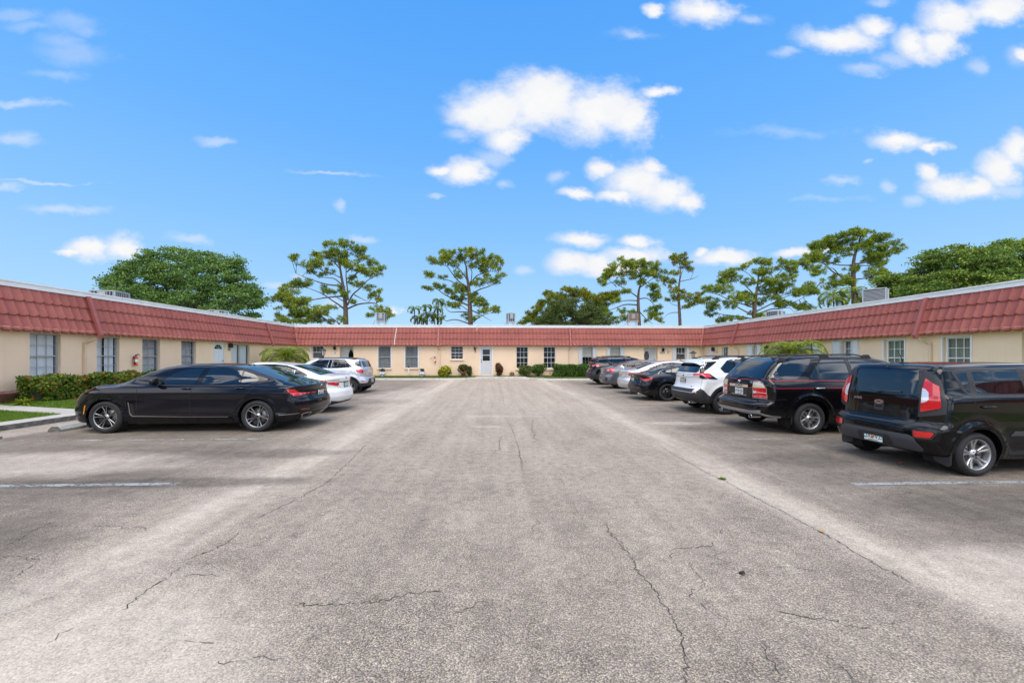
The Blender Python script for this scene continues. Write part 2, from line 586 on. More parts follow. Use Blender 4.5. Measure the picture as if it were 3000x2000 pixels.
    def plate(s, y, z, txt, w=.305, hh=.152, off=.012, x=None, top=None, frame=None, style=0):
        p = s.hit(('rear',), y, z)
        x0 = (x if x is not None else p.x - off)
        mb = MB(); mb.bbox(x0, x0 + .008, y - w / 2, y + w / 2, z - hh / 2, z + hh / 2, .003, 0)
        o = mb.build('licence_plate', MATS['plate_white'] if style == 0 else MATS['plate_green'], s.root)
        if frame:
            fb = MB(); b = .014
            for (a0, a1, c0, c1) in ((y - w / 2 - b, y + w / 2 + b, z + hh / 2 - .004, z + hh / 2 + b), (y - w / 2 - b, y + w / 2 + b, z - hh / 2 - b, z - hh / 2 + .004),
                                     (y - w / 2 - b, y - w / 2 + .004, z - hh / 2 + .0045, z + hh / 2 - .0045), (y + w / 2 - .004, y + w / 2 + b, z - hh / 2 + .0045, z + hh / 2 - .0045)):
                fb.box(x0 - .004, x0 + .01, a0, a1, c0, c1)
            fb.build('plate_frame', frame, o)
        M = frame_mtx((x0 - .003, y, z - .004), (0, -1, 0), (0, 0, 1))
        text_mesh(txt, hh * .62, M, MATS['plate_ink'] if style == 0 else MATS['plate_white'], 'plate_lettering', o, .001, sp=.92)
        if style == 0:
            ob = MB()
            ob.lathe([(.001, -.001), (.019, -.001), (.019, 0)], 12, 0, 'X', (x0 - .0035, y + .012, z - .008))
            ob.lathe([(.001, -.001), (.016, -.001), (.016, 0)], 12, 0, 'X', (x0 - .0045, y - .014, z + .008))
            ob.build('plate_orange', MATS['plate_orange'], o)
            M = frame_mtx((x0 - .002, y, z + hh * .39), (0, -1, 0), (0, 0, 1))
            text_mesh('MYFLORIDA.COM', hh * .15, M, MATS['plate_ink'], 'plate_heading', o, .001)
            M = frame_mtx((x0 - .002, y, z - hh * .39), (0, -1, 0), (0, 0, 1))
            text_mesh('SUNSHINE STATE', hh * .14, M, MATS['plate_ink'], 'plate_footing', o, .001)
            sb = MB(); sb.box(x0 - .002, x0 + .001, y - w * .42, y - w * .3, z + hh * .24, z + hh * .44)
            sb.build('plate_sticker', MATS['sticker_yellow'], o)
        return o

WHEELS = {}
def wheel_proto(key, nsp, rr, tw, rimface, rimside, style='double', lip=.018):
    def fn(sp):
        kk = (key, sp['wr'])
        if kk in WHEELS: return WHEELS[kk]
        Rt = sp['wr']; w = tw
        mb = MB()
        prof = [(rr - .012, w / 2 - .02), (rr + .004, w / 2 - .004), (rr + .02, w / 2 + .004), ((rr + Rt) / 2, w / 2 + .008), (Rt - .03, w / 2 - .002), (Rt - .01, w / 2 - .02), (Rt, w / 2 - .045)]
        for q in (-.5, 0, .5):
            prof += [(Rt, q * w * .5 + .006), (Rt - .008, q * w * .5 + .003), (Rt - .008, q * w * .5 - .003), (Rt, q * w * .5 - .006)][::1] if False else []
        for c in (w * .2, 0, -w * .2):
            prof += [(Rt, c + .007), (Rt - .009, c + .005), (Rt - .009, c - .005), (Rt, c - .007)]
        prof += [(Rt, -w / 2 + .045), (Rt - .012, -w / 2 + .018), ((rr + Rt) / 2, -w / 2), (rr - .012, -w / 2 + .02)]
        mb.lathe(prof, 48, 0, 'Y'); tyre = mb.build('tyre', MATS['tyre'])
        rb = MB(); yo = w / 2 - .012
        rb.lathe([(rr + .004, yo - .006), (rr + .002, yo), (rr - lip, yo), (rr - lip - .004, yo - .012), (rr - lip - .012, yo - .05), (rr - lip - .02, -w / 2 + .03)], 40, 0, 'Y', ms=[0, 0, 0, 1, 1])
        def spoke(ang, a0, a1, w0, w1, y0, y1, t=.03, bend=0.0):
            ca, sa = math.cos(ang), math.sin(ang)
            def P(a, tt, y): return (a * ca - tt * sa, y, a * sa + tt * ca)
            N = 4; k = len(rb.v)
            for i in range(N + 1):
                u = i / N; a = a0 + (a1 - a0) * u; ww = w0 + (w1 - w0) * u; y = y0 + (y1 - y0) * u - .012 * math.sin(PI * u); c = bend * math.sin(PI * u)
                for (tt, yy) in ((-ww / 2 - .004, y - t), (-ww / 2, y - .005), (-ww / 2 + .004, y), (ww / 2 - .004, y), (ww / 2, y - .005), (ww / 2 + .004, y - t)):
                    rb.v.append(P(a, tt + c, yy))
            for i in range(N):
                for j in range(5):
                    q = (k + i * 6 + j, k + i * 6 + j + 1, k + (i + 1) * 6 + j + 1, k + (i + 1) * 6 + j)
                    rb.face(q, 0 if j in (1, 2, 3) else 1, False)
        re = rr - lip + .002
        for i in range(nsp):
            A = 2 * PI * i / nsp + .3
            if style == 'double':
                for sg in (-1, 1):
                    spoke(A + sg * .18, .05, re, .010, .017, yo - .022, yo - .006, .035, sg * -.006)
                    spoke(A + sg * .15, re * .55, re, .010, .018, yo - .03, yo - .008, .03) if False else None
            elif style == 'vee':
                for sg in (-1, 1):
                    A2 = A + sg * .17
                    ca = .06
                    spoke(A + sg * .19, .05, re, .020, .034, yo - .03, yo - .006, .03, sg * -.004)
            elif style == 'chunk':
                spoke(A, .05, re, .075, .092, yo - .03, yo - .006, .04)
            else:
                spoke(A, .05, re, .03, .045, yo - .025, yo - .006, .035)
        if style == 'chunk':
            for i in range(nsp):
                A = 2 * PI * i / nsp + .3
                ca, sa = math.cos(A), math.sin(A)
                for a0, a1, ww in ((re * .5, re * .86, .016),):
                    k = len(rb.v); y = yo - .006
                    for a, t in ((a0, -ww), (a1, -ww * 1.2), (a1, ww * 1.2), (a0, ww)):
                        rb.v.append((a * ca - t * sa, y - .006 * (1), a * sa + t * ca))
                    rb.face((k, k + 1, k + 2, k + 3), 2)
        rb.lathe([(.0, yo - .012), (.026, yo - .012), (.03, yo - .018), (.062, yo - .022), (.068, yo - .05)], 20, 0, 'Y', ms=[2, 0, 0, 1])
        for i in range(5):
            a = 2 * PI * (i + .5) / 5 + .3
            rb.lathe([(.009, yo - .012), (.009, yo - .03)], 6, 2, 'Y', (.048 * math.cos(a), 0, .048 * math.sin(a)))
        rim = rb.build('rim', [rimface, rimside, MATS['well']])
        hb = MB()
        hb.lathe([(.06, .02), (rr * .74, .02), (rr * .74, .005), (.06, .005)], 28, 0, 'Y')
        hb.lathe([(.001, -w * .45), (rr - .03, -w * .45), (rr - .02, -w * .4)], 24, 1, 'Y')
        hb.box(rr * .35, rr * .78, -.03, .045, -.09, .09, 2)
        hub = hb.build('wheel', [MATS['disc'], MATS['well'], MATS['plastic_dark']])
        d = dict(wheel=hub.data, tyre=tyre.data, rim=rim.data, w=w)
        for o in (hub, tyre, rim): bpy.data.objects.remove(o)
        WHEELS[kk] = d
        return d
    return fn

mat('well', (.006, .006, .006), .9)
mat('plastic_dark', (.022, .022, .024), .55, bump=.15, bscale=400)
mat('plastic_grey', (.048, .050, .056), .5)
mat('tyre', (.016, .016, .017), .75, var=.25, vscale=8)
mat('disc', (.25, .23, .21), .4, .8)
mat('rim_silver', (.46, .46, .47), .3, .8)
mat('rim_light', (.40, .40, .41), .3, .85)
mat('rim_dark', (.045, .045, .05), .35, .5)
mat('rim_black', (.012, .012, .013), .3, .3, coat=.5)
mat('chrome', (.75, .75, .76), .12, 1)
mat('satin_chrome', (.5, .5, .5), .25, 1)
mat('glass_dark', (.002, .003, .005), .03, 0, spec=.95)
mat('seam', (.004, .004, .004), .8)
mat('gloss_black', (.004, .004, .005), .08, 0, coat=0, spec=.4)
mat('lamp_red', (.52, .006, .010), .12, 0, coat=1)
mat('lamp_darkred', (.16, .004, .008), .12, 0, coat=1)
mat('lamp_white', (.62, .62, .64), .15, .3, coat=1)
mat('lamp_amber', (.75, .22, .02), .15, 0, coat=1)
mat('lamp_cream', (.55, .50, .36), .15, 0, coat=1)
mat('plate_white', (.72, .76, .76), .4, 0, coat=.3)
mat('plate_green', (.22, .34, .30), .4, 0, coat=.3)
mat('plate_ink', (.01, .10, .06), .5)
mat('plate_orange', (.75, .16, .01), .5)
mat('sticker_yellow', (.75, .55, .03), .5)
mat('badge', (.78, .78, .8), .15, .9)
mat('pinstripe', (.42, .016, .03), .3)
# ------------------------------------------------------------------ the ten parked cars: body shapes (x: 0 at the rear, forward +)
SED_W = [(.15, .84), (.22, .89), (.32, .945), (.45, .975), (.6, .992), (.75, 1.0), (.84, .998), (.92, .97), (.99, .94), (1.03, .91), (1.2, .835), (1.4, .72), (1.5, .64)]
SUV_W = [(.2, .85), (.3, .91), (.42, .965), (.55, .99), (.75, 1.0), (.9, .995), (1.0, .975), (1.08, .945), (1.13, .92), (1.3, .865), (1.5, .79), (1.65, .70)]
SPEC = {}
SPEC['long_black'] = dict(cat='car', L=5.22, W=1.90, H=1.48, zb=1.02, axles=(1.07, 4.19), wz=.345, wr=.345, ra=.385,
    top=[(-.08, .90), (-0.02, .985), (0.22, 1.01), (0.34, 1.03), (0.68, 1.10), (1.11, 1.25), (1.52, 1.39), (1.82, 1.44), (2.32, 1.475), (2.67, 1.475), (2.92, 1.45), (3.2, 1.40), (3.52, 1.29), (3.92, 1.10), (4.07, 1.06), (4.42, 1.03), (4.72, .98), (4.97, .92), (5.12, .84), (5.22, .7)],
    rear=[(.2, .32), (.28, .2), (.42, .06), (.55, .03), (.68, .05), (.72, .10), (.86, .13), (.93, .12), (.98, .05), (1.05, .08)],
    front=[(.15, 5.04), (.25, 5.17), (.5, 5.22), (.7, 5.18), (.85, 5.06), (.95, 4.87)], wid=[(.15, .85), (.22, .90), (.30, .945), (.36, .985), (.42, .975), (.6, .98), (.72, .984), (.80, .994), (.845, 1.0), (.872, .990), (.93, .968), (.99, .944), (1.03, .91), (1.2, .835), (1.4, .72), (1.5, .64)], wid_s=.011,
    bot=[(0, .24), (0.52, .2), (1.12, .18), (4.12, .17), (5.22, .22)], gh=[(0, .25), (0.72, .13), (1.52, .03), (2.12, 0), (3.32, .02), (4.22, .1)],
    plan=[(0, .05), (0.52, .012), (1.12, 0), (4.12, 0), (5.22, .05)], rc=.34, rp=3, fc=.5,
    flare=[(1.07, .345, .40, .012), (4.19, .345, .40, .012)])
SPEC['boxy_black'] = dict(cat='car', L=3.95, W=1.70, H=1.56, zb=1.08, axles=(.66, 3.08), wz=.30, wr=.30, ra=.355,
    top=[(0, 1.3), (.16, 1.44), (.24, 1.495), (.4, 1.525), (1.0, 1.55), (1.7, 1.555), (2.2, 1.54), (2.5, 1.49), (2.7, 1.4), (3.2, 1.08), (3.5, 1.02), (3.8, .95), (3.95, .8)],
    rear=[(.15, .34), (.22, .22), (.30, .07), (.45, .0), (.6, .01), (.655, .03), (.69, .10), (.9, .115), (1.05, .13), (1.3, .19), (1.42, .23), (1.5, .28)],
    front=[(.15, 3.8), (.3, 3.93), (.6, 3.95), (.8, 3.92), (1, 3.8)],
    wid=[(.15, .86), (.25, .93), (.4, .975), (.55, .985), (.62, 1.0), (.75, .99), (.9, .985), (1.0, .975), (1.07, .955), (1.1, .93), (1.3, .88), (1.45, .825), (1.56, .76)],
    bot=[(0, .26), (.6, .2), (3.2, .18), (3.95, .2)], gh=[(0, .06), (.5, .02), (1, 0), (5, 0)], plan=[(0, .03), (.35, .0), (5, 0)], rc=.17, rp=4,
    flare=[(.66, .30, .385, .028), (3.08, .30, .385, .028)], flare_s=.07, kt=.08, kr=.06)
SPEC['pinstripe_suv'] = dict(cat='car', L=4.63, W=1.88, H=1.66, zb=1.12, axles=(1.08, 3.68), wz=.335, wr=.335, ra=.41,
    top=[(0, 1.2), (0.38, 1.4), (0.6, 1.55), (0.78, 1.60), (1.03, 1.63), (1.48, 1.65), (2.28, 1.655), (2.78, 1.62), (3.08, 1.54), (3.38, 1.4), (3.83, 1.1), (3.98, 1.07), (4.38, .98), (4.63, .8)],
    rear=[(.22, .3), (.30, .12), (.42, .02), (.5, .0), (.61, .01), (.65, .04), (.675, .14), (.8, .15), (1.0, .15), (1.1, .17), (1.16, .20), (1.5, .50), (1.6, .62)],
    front=[(.15, 4.48), (.3, 4.61), (.6, 4.63), (.8, 4.58), (1, 4.38)], wid=SUV_W, bot=[(0, .36), (0.58, .33), (1.08, .26), (3.68, .24), (4.63, .28)],
    gh=[(0, .13), (0.58, .05), (1.28, 0), (5.08, 0)], plan=[(0, .05), (0.58, .01), (1.08, 0), (5.08, 0)], rc=.20, rp=4,
    flare=[(1.08, .335, .45, .03), (3.68, .335, .45, .03)], kr=.06)
SPEC['white_suv'] = dict(cat='car', L=4.45, W=1.80, H=1.62, zb=1.14, axles=(.93, 3.5), wz=.345, wr=.345, ra=.40,
    top=[(0, 1.2), (.28, 1.46), (.36, 1.52), (.6, 1.565), (1.2, 1.61), (1.9, 1.62), (2.4, 1.60), (2.8, 1.52), (3.2, 1.32), (3.5, 1.08), (3.6, 1.05), (4.1, .98), (4.35, .88), (4.45, .7)],
    rear=[(.2, .34), (.3, .14), (.45, .02), (.60, .0), (.69, .02), (.73, .09), (.85, .14), (1.0, .16), (1.1, .15), (1.18, .20), (1.4, .37), (1.5, .44)],
    front=[(.15, 4.3), (.3, 4.43), (.6, 4.45), (.8, 4.4), (1, 4.2)], wid=SUV_W, bot=[(0, .34), (.5, .3), (1, .24), (3.5, .22), (4.45, .25)],
    gh=[(0, .16), (.5, .07), (1.2, 0), (5, 0)], plan=[(0, .05), (.5, .01), (1, 0), (5, 0)], rc=.24, rp=4,
    flare=[(.93, .345, .46, .03), (3.5, .345, .46, .03)], kr=.05)
SPEC['coupe'] = dict(cat='car', L=4.7, W=1.84, H=1.37, zb=.96, axles=(1.06, 3.86), wz=.33, wr=.33, ra=.365,
    top=[(0, .82), (.05, .93), (.1, .965), (.3, .975), (.5, 1.0), (1.0, 1.15), (1.5, 1.28), (2.0, 1.345), (2.4, 1.365), (2.7, 1.35), (3.1, 1.24), (3.6, 1.02), (3.8, .98), (4.4, .86), (4.7, .65)],
    rear=[(.18, .28), (.28, .1), (.45, .0), (.58, .01), (.66, .06), (.8, .12), (.88, .10), (.94, .03), (1.0, .05)],
    front=[(.15, 4.5), (.3, 4.68), (.6, 4.7), (.8, 4.55), (1, 4.3)],
    wid=[(.15, .85), (.25, .92), (.4, .975), (.6, .995), (.75, 1.0), (.84, .985), (.9, .955), (.96, .90), (1.1, .81), (1.3, .68), (1.4, .6)],
    bot=[(0, .24), (.6, .18), (3.9, .16), (4.7, .18)], gh=[(0, .2), (.8, .12), (1.6, .02), (2.2, 0), (5, 0)], plan=[(0, .06), (.6, .01), (1.2, 0), (5, 0)], rc=.34, rp=3,
    flare=[(1.06, .33, .39, .02), (3.86, .33, .39, .02)])
def sedan(L, W, H, ax, **kw):
    k = H / 1.44
    d = dict(cat='car', L=L, W=W, H=H, zb=1.0, axles=ax, wz=.325, wr=.325, ra=.365,
        top=[(0, .9), (.06, 1.01 * k), (.3, 1.05 * k), (.6, 1.07 * k), (1.05, 1.24 * k), (1.5, 1.37 * k), (2.0, 1.43 * k), (2.4, 1.44 * k), (2.8, 1.39 * k), (3.2, 1.25 * k), (L - 1.1, 1.04 * k), (L - .9, .98 * k), (L - .3, .88 * k), (L, .65)],
        rear=[(.18, .25), (.28, .08), (.45, .0), (.62, .02), (.70, .09), (.9, .11), (1.0, .08), (1.08, .09)],
        front=[(.15, L - .2), (.3, L - .02), (.6, L), (.8, L - .1), (1, L - .4)], wid=SED_W,
        bot=[(0, .26), (.6, .19), (L - 1, .17), (L, .2)], gh=[(0, .2), (.8, .1), (1.6, .02), (2.2, 0), (5, 0)], plan=[(0, .05), (.6, .01), (1.2, 0), (5, 0)], rc=.3, rp=3,
        flare=[(ax[0], .325, .39, .014), (ax[1], .325, .39, .014)])
    d.update(kw); return d
SPEC['silver_sedan'] = sedan(4.75, 1.79, 1.45, (1.08, 3.8))
SPEC['grey_sedan'] = sedan(4.5, 1.72, 1.46, (1.0, 3.62))
SPEC['white_sedan'] = sedan(4.8, 1.82, 1.47, (1.08, 3.85), wz=.335, wr=.335)
SPEC['silver_suv'] = dict(cat='car', L=4.04, W=1.77, H=1.57, zb=1.08, axles=(.78, 3.3), wz=.325, wr=.325, ra=.385,
    top=[(0, 1.2), (.22, 1.42), (.3, 1.475), (.5, 1.52), (1.0, 1.56), (1.7, 1.57), (2.2, 1.55), (2.5, 1.47), (3.0, 1.17), (3.15, 1.08), (3.6, 1.0), (3.9, .9), (4.04, .7)],
    rear=[(.2, .3), (.3, .1), (.45, .01), (.60, .0), (.66, .04), (.72, .10), (.9, .11), (1.05, .13), (1.12, .17), (1.4, .31), (1.5, .36)],
    front=[(.15, 3.9), (.3, 4.02), (.6, 4.04), (.8, 4.0), (1, 3.85)], wid=[(a, b) for a, b in SUV_W[:-2]] + [(1.5, .77), (1.6, .70)],
    bot=[(0, .32), (.5, .27), (.8, .22), (3.3, .2), (4.04, .24)], gh=[(0, .12), (.5, .05), (1.2, 0), (5, 0)], plan=[(0, .04), (.4, .0), (5, 0)], rc=.2, rp=4,
    flare=[(.78, .325, .43, .025), (3.3, .325, .43, .025)], kr=.05)
SPEC['black_suv'] = dict(SPEC['white_suv'])
# where each stands: rear end X, centre line Y, turn (0: nose to the right)
PLACE = {'long_black': (-4.10, 9.75, PI, .7), 'white_sedan': (-4.5, 12.4, PI, 0), 'silver_suv': (-5.66, 18.5, PI, 0),
         'boxy_black': (5.86, 5.97, 0, 2.0), 'pinstripe_suv': (5.46, 8.97, 0, .5), 'white_suv': (5.5, 11.8, 0, 0), 'coupe': (5.17, 15.1, 0, 0),
         'silver_sedan': (5.46, 17.5, 0, 0), 'grey_sedan': (5.41, 20.5, 0, 0), 'black_suv': (5.35, 23.3, 0, 0)}
# ------------------------------------------------------------------ paint and detail of each car
def paint(name, col, rough=.3, metal=0., dirt=0.0):
    m, nt, b = new_mat(name)
    b.inputs['Base Color'].default_value = (*col, 1); b.inputs['Roughness'].default_value = rough
    b.inputs['Metallic'].default_value = metal; b.inputs['Coat Weight'].default_value = 1; b.inputs['Coat IOR'].default_value = 1.42; b.inputs['Specular IOR Level'].default_value = .0 if sum(col) < .1 else .3; b.inputs['Coat Roughness'].default_value = .05
    tc = nt.node('ShaderNodeTexCoord').outputs['Object']
    n = nt.noise(tc, 2.2, 5, .6)
    nt.link(nt.ramp(n, [(.35, .045), (.75, .05 + dirt)]), b.inputs['Coat Roughness'])
    sep = nt.node('ShaderNodeSeparateXYZ'); nt.link(tc, sep.inputs[0])
    d = nt.math('MULTIPLY', nt.ramp(sep.outputs[2], [(.15, 1.0), (.55, 0.0)]), nt.ramp(nt.noise(tc, 5, 5), [(.35, .1), (.7, .75)]))
    nt.link(nt.mix(nt.math('MULTIPLY', d, .08 + dirt), col, (.07, .066, .06)), b.inputs['Base Color'])
    return m
P_BLACK_BLUE = paint('paint_black_blue', (.0035, .0038, .0075), .3, .1, .02)
P_BLACK = paint('paint_black', (.0035, .0035, .004), .3, 0, .05)
P_BLACK_MET = paint('paint_black_metallic', (.006, .0065, .009), .35, .4, .03)
P_WHITE = paint('paint_white', (.74, .74, .74), .35, 0, .03)
P_PEARL = paint('paint_pearl', (.66, .66, .66), .35, .05, .03)
P_SILVER = paint('paint_silver', (.55, .56, .60), .33, .75, .03)
P_BEIGE = paint('paint_silver_light', (.66, .65, .65), .33, .6, .03)
P_GREY = paint('paint_grey', (.135, .14, .155), .35, .6, .03)

def glass_clear():
    m, nt, b = new_mat('glass_tint')
    b.inputs['Base Color'].default_value = (.01, .012, .012, 1); b.inputs['Roughness'].default_value = .02
    tr = nt.node('ShaderNodeBsdfTransparent'); tr.inputs[0].default_value = (.52, .56, .53, 1)
    gl = nt.node('ShaderNodeBsdfGlossy'); gl.inputs['Roughness'].default_value = .03
    mx = nt.node('ShaderNodeMixShader'); nt.link(schlick(nt, .05), mx.inputs[0]); nt.link(tr.outputs[0], mx.inputs[1]); nt.link(gl.outputs[0], mx.inputs[2])
    nt.link(mx.outputs[0], nt.n['Material Output'].inputs[0])
    return m
GLASS = MATS['glass_dark']; GCLEAR = glass_clear()
SEAM = MATS['seam']; BLK = MATS['gloss_black']; PLA = MATS['plastic_dark']
RED, DRED, WHT, AMB, CRE = (MATS[k] for k in ('lamp_red', 'lamp_darkred', 'lamp_white', 'lamp_amber', 'lamp_cream'))
CHR, SAT = MATS['chrome'], MATS['satin_chrome']
mat('cabin', (.035, .036, .038), .8); mat('seat_grey', (.10, .105, .115), .8)

def handle(c, x, z, m, w=.2, cup=True):
    for sg in (-1, 1):
        p = c.hit(('side', sg), x, z)
        mb = MB()
        mb.tube([(x - w / 2, p.y + sg * .004, z), (x - w / 2 + .03, p.y + sg * .028, z + .004), (x + w / 2 - .03, p.y + sg * .03, z + .006), (x + w / 2, p.y + sg * .004, z + .004)], [.010, .014, .014, .010], 8)
        mb.build('door_handle', m, c.root)
def mirror(c, x, z, m, sc=1.0, foot=None):
    for sg in (-1, 1):
        p = c.hit(('side', sg), x, z)
        bm = bmesh.new(); bmesh.ops.create_uvsphere(bm, u_segments=16, v_segments=10, radius=1)
        for v in bm.verts:
            q = v.co
            q.x = math.copysign(abs(q.x) ** .7, q.x); q.z = math.copysign(abs(q.z) ** .7, q.z)
            v.co = Vector((x + .01 + q.x * .085 * sc * (1 if q.x > 0 else .45), p.y + sg * .13 + q.y * .115 * sc, z + .045 + q.z * .075 * sc))
        mb = MB(); bm.verts.index_update()
        mb.v = [tuple(v.co) for v in bm.verts]
        for f in bm.faces: mb.face([v.index for v in f.verts], 0, True)
        bm.free()
        mb.tube([(x - .01, p.y - sg * .03, z - .01), (x, p.y + sg * .08, z + .0)], .022, 6, 1)
        mb.build('side_mirror', [m, PLA], c.root)
def fin(c, x, m, h=.055, l=.17):
    z = c.hit(('top',), x, 0).z
    mb = MB(); k = 0
    prof = [(x - .02, z - .01), (x + .01, z + h), (x + .035, z + h), (x + l, z - .01)]
    for y, s in ((-.03, 0), (-.004, 1), (.004, 1), (.03, 0)):
        for i, (a, b) in enumerate(prof): mb.vert((a, y if b < z else (y * .3), b))
    n = 4
    for r in range(3):
        for i in range(3): mb.face((r * n + i, r * n + i + 1, (r + 1) * n + i + 1, (r + 1) * n + i), 0)
    for i in range(1): mb.face((0, n, 2 * n, 3 * n)); mb.face((3, 3 + n, 3 + 2 * n, 3 + 3 * n))
    mb.build('antenna', m, c.root)
def rod_antenna(c, x, y, dx, dz, m):
    z = c.hit(('top',), x, y).z
    mb = MB(); mb.bbox(x - .05, x + .06, y - .025, y + .025, z - .008, z + .018, .008)
    mb.tube([(x, y, z + .01), (x + dx * .3, y, z + dz * .3), (x + dx, y, z + dz)], [.008, .006, .004], 6)
    mb.build('antenna', m, c.root)
def badge_disc(c, y, z, ry, rz, m, inner=None, name='emblem', lift=0.):
    p = c.hit(('rear',), y, z); n = Vector(c.body.normals(np.array([p]))[0])
    ey = Vector((0, -1, 0)); ez = (Vector((0, 0, 1)) - n * n.z).normalized()
    mb = MB(); N = 20
    def ring(a, b, d):
        return [tuple(p + ey * (ry * a * math.cos(t)) + ez * (rz * b * math.sin(t)) + n * d) for t in [2 * PI * i / N for i in range(N)]]
    A, B, C_, D_ = ring(1, 1, -.004), ring(1, 1, .008 + lift), ring(.8, .78, .008 + lift), ring(.8, .78, .005 + lift)
    k = len(mb.v); mb.v += A + B + C_ + D_
    for r in range(3):
        for i in range(N): mb.face((k + r * N + i, k + r * N + (i + 1) % N, k + (r + 1) * N + (i + 1) % N, k + (r + 1) * N + i), 0)
    mb.face([k + 3 * N + i for i in range(N)], 1)
    mb.build(name, [m, inner or BLK], c.root)
    return p, n, ey, ez
def rear_text(c, txt, y, z, size, m, shear=0., sp=1.0, name='badge_lettering', off=.003):
    p = c.hit(('rear',), y, z); n = Vector(c.body.normals(np.array([p]))[0])
    M = frame_mtx(p + n * off, (0, -1, 0), (Vector((0, 0, 1)) - n * n.z))
    return text_mesh(txt, size, M, m, name, c.root, .003, shear, sp=sp)
def wiper(c, pts, m=PLA):
    P, N = c.project(('rear',), pts, .02)
    mb = MB(); mb.tube([tuple(p) for p in P], [.014] + [.009] * (len(P) - 1), 6)
    mb.build('wiper', m, c.root)
def interior(c, x0, x1, zf, zb, seats):
    W = c.sp['W'] / 2 - .14
    mb = MB(); mb.box(x0, x1, -W, W, zf, zf + .04); mb.box(x1 - .3, x1, -W, W, zf, zb - .03)
    for s in (-1, 1): mb.box(x0, x1, s * W - .02, s * W + .02, zf, zb - .04)
    mb.build('cabin', MATS['cabin'], c.root)
    for (x, y, z, rear) in seats:
        sb = MB(); w = .24 if not rear else .5
        sb.bbox(x, x + .16, y - w, y + w, z - .5, z + .02, .05)
        for yy in ((y,) if not rear else (y - .3, y + .3)):
            sb.bbox(x + .02, x + .12, yy - .12, yy + .12, z + .05, z + .22, .04); sb.box(x + .06, x + .08, yy - .03, yy + .03, z, z + .07)
        sb.build('seat', MATS['seat_grey'], c.root)
def rails(c, xs, y, h, m, blk=()):
    for sg in (-1, 1):
        mb = MB()
        pts = []
        x0, x1 = xs
        for i in range(13):
            t = i / 12; x = x0 + (x1 - x0) * t
            z = c.hit(('top',), x, sg * y).z
            pts.append((x, sg * y, z + h * min(1, math.sin(PI * min(max(t, .0), 1)) * 2.4) + .0))
        mb.tube(pts, .016, 6)
        for x in blk + (x0 + .05, x1 - .05):
            z = c.hit(('top',), x, sg * y).z
            k = len(mb.v)
            for (a, b) in ((x - .11, z - .01), (x - .05, z + h + .008), (x + .05, z + h + .008), (x + .11, z - .01)):
                mb.v.append((a, sg * y - .022, b)); mb.v.append((a, sg * y + .022, b))
            for i in range(3): mb.face((k + 2 * i, k + 2 * i + 1, k + 2 * i + 3, k + 2 * i + 2))
            mb.face((k, k + 2, k + 4, k + 6)); mb.face((k + 1, k + 3, k + 5, k + 7))
        mb.build('roof_rail', m, c.root)
def exhaust(c, y, z, r=.035, x=.02, oval=1.0):
    mb = MB(); mb.lathe([(r, x - .01), (r * 1.06, x - .015), (r * 1.1, x), (r * 1.1, x + .2)], 14, 0, 'X', (0, y, z))
    mb.lathe([(r, x - .01), (r * .95, x + .15)], 14, 1, 'X', (0, y, z)); mb.lathe([(.001, x + .1), (r, x + .1)], 14, 1, 'X', (0, y, z))
    mb.build('exhaust_pipe', [CHR, MATS['well']], c.root)
def flap(c, x, sg, z0, z1, m=PLA):
    y = c.hit(('side', sg), x - .1, .5).y
    mb = MB(); w = .2
    mb.prism([(y - sg * w, z0 + .05), (y - sg * .03, z0), (y + sg * .005, z0 + .03), (y + sg * .012, z1), (y - sg * w, z1)], x, x + .012, 'YZ')
    mb.build('mud_flap', m, c.root)
def quarter(c, poly): pass

CARS = {}
def start(key, name, label, p, h=.03, group='cars parked in the courtyard', holes=(), rholes=(), parts=True):
    SPEC[key]['holes'] = holes; SPEC[key]['rholes'] = rholes
    c = Car(name, label, SPEC[key], p, group, h)
    x, y, rz, ex = PLACE[key]
    c.root.location = (x, y, 0); c.root.rotation_euler = (0, 0, rz + R(ex))
    CARS[key] = c
    return c
NEAR = ('side', 1)

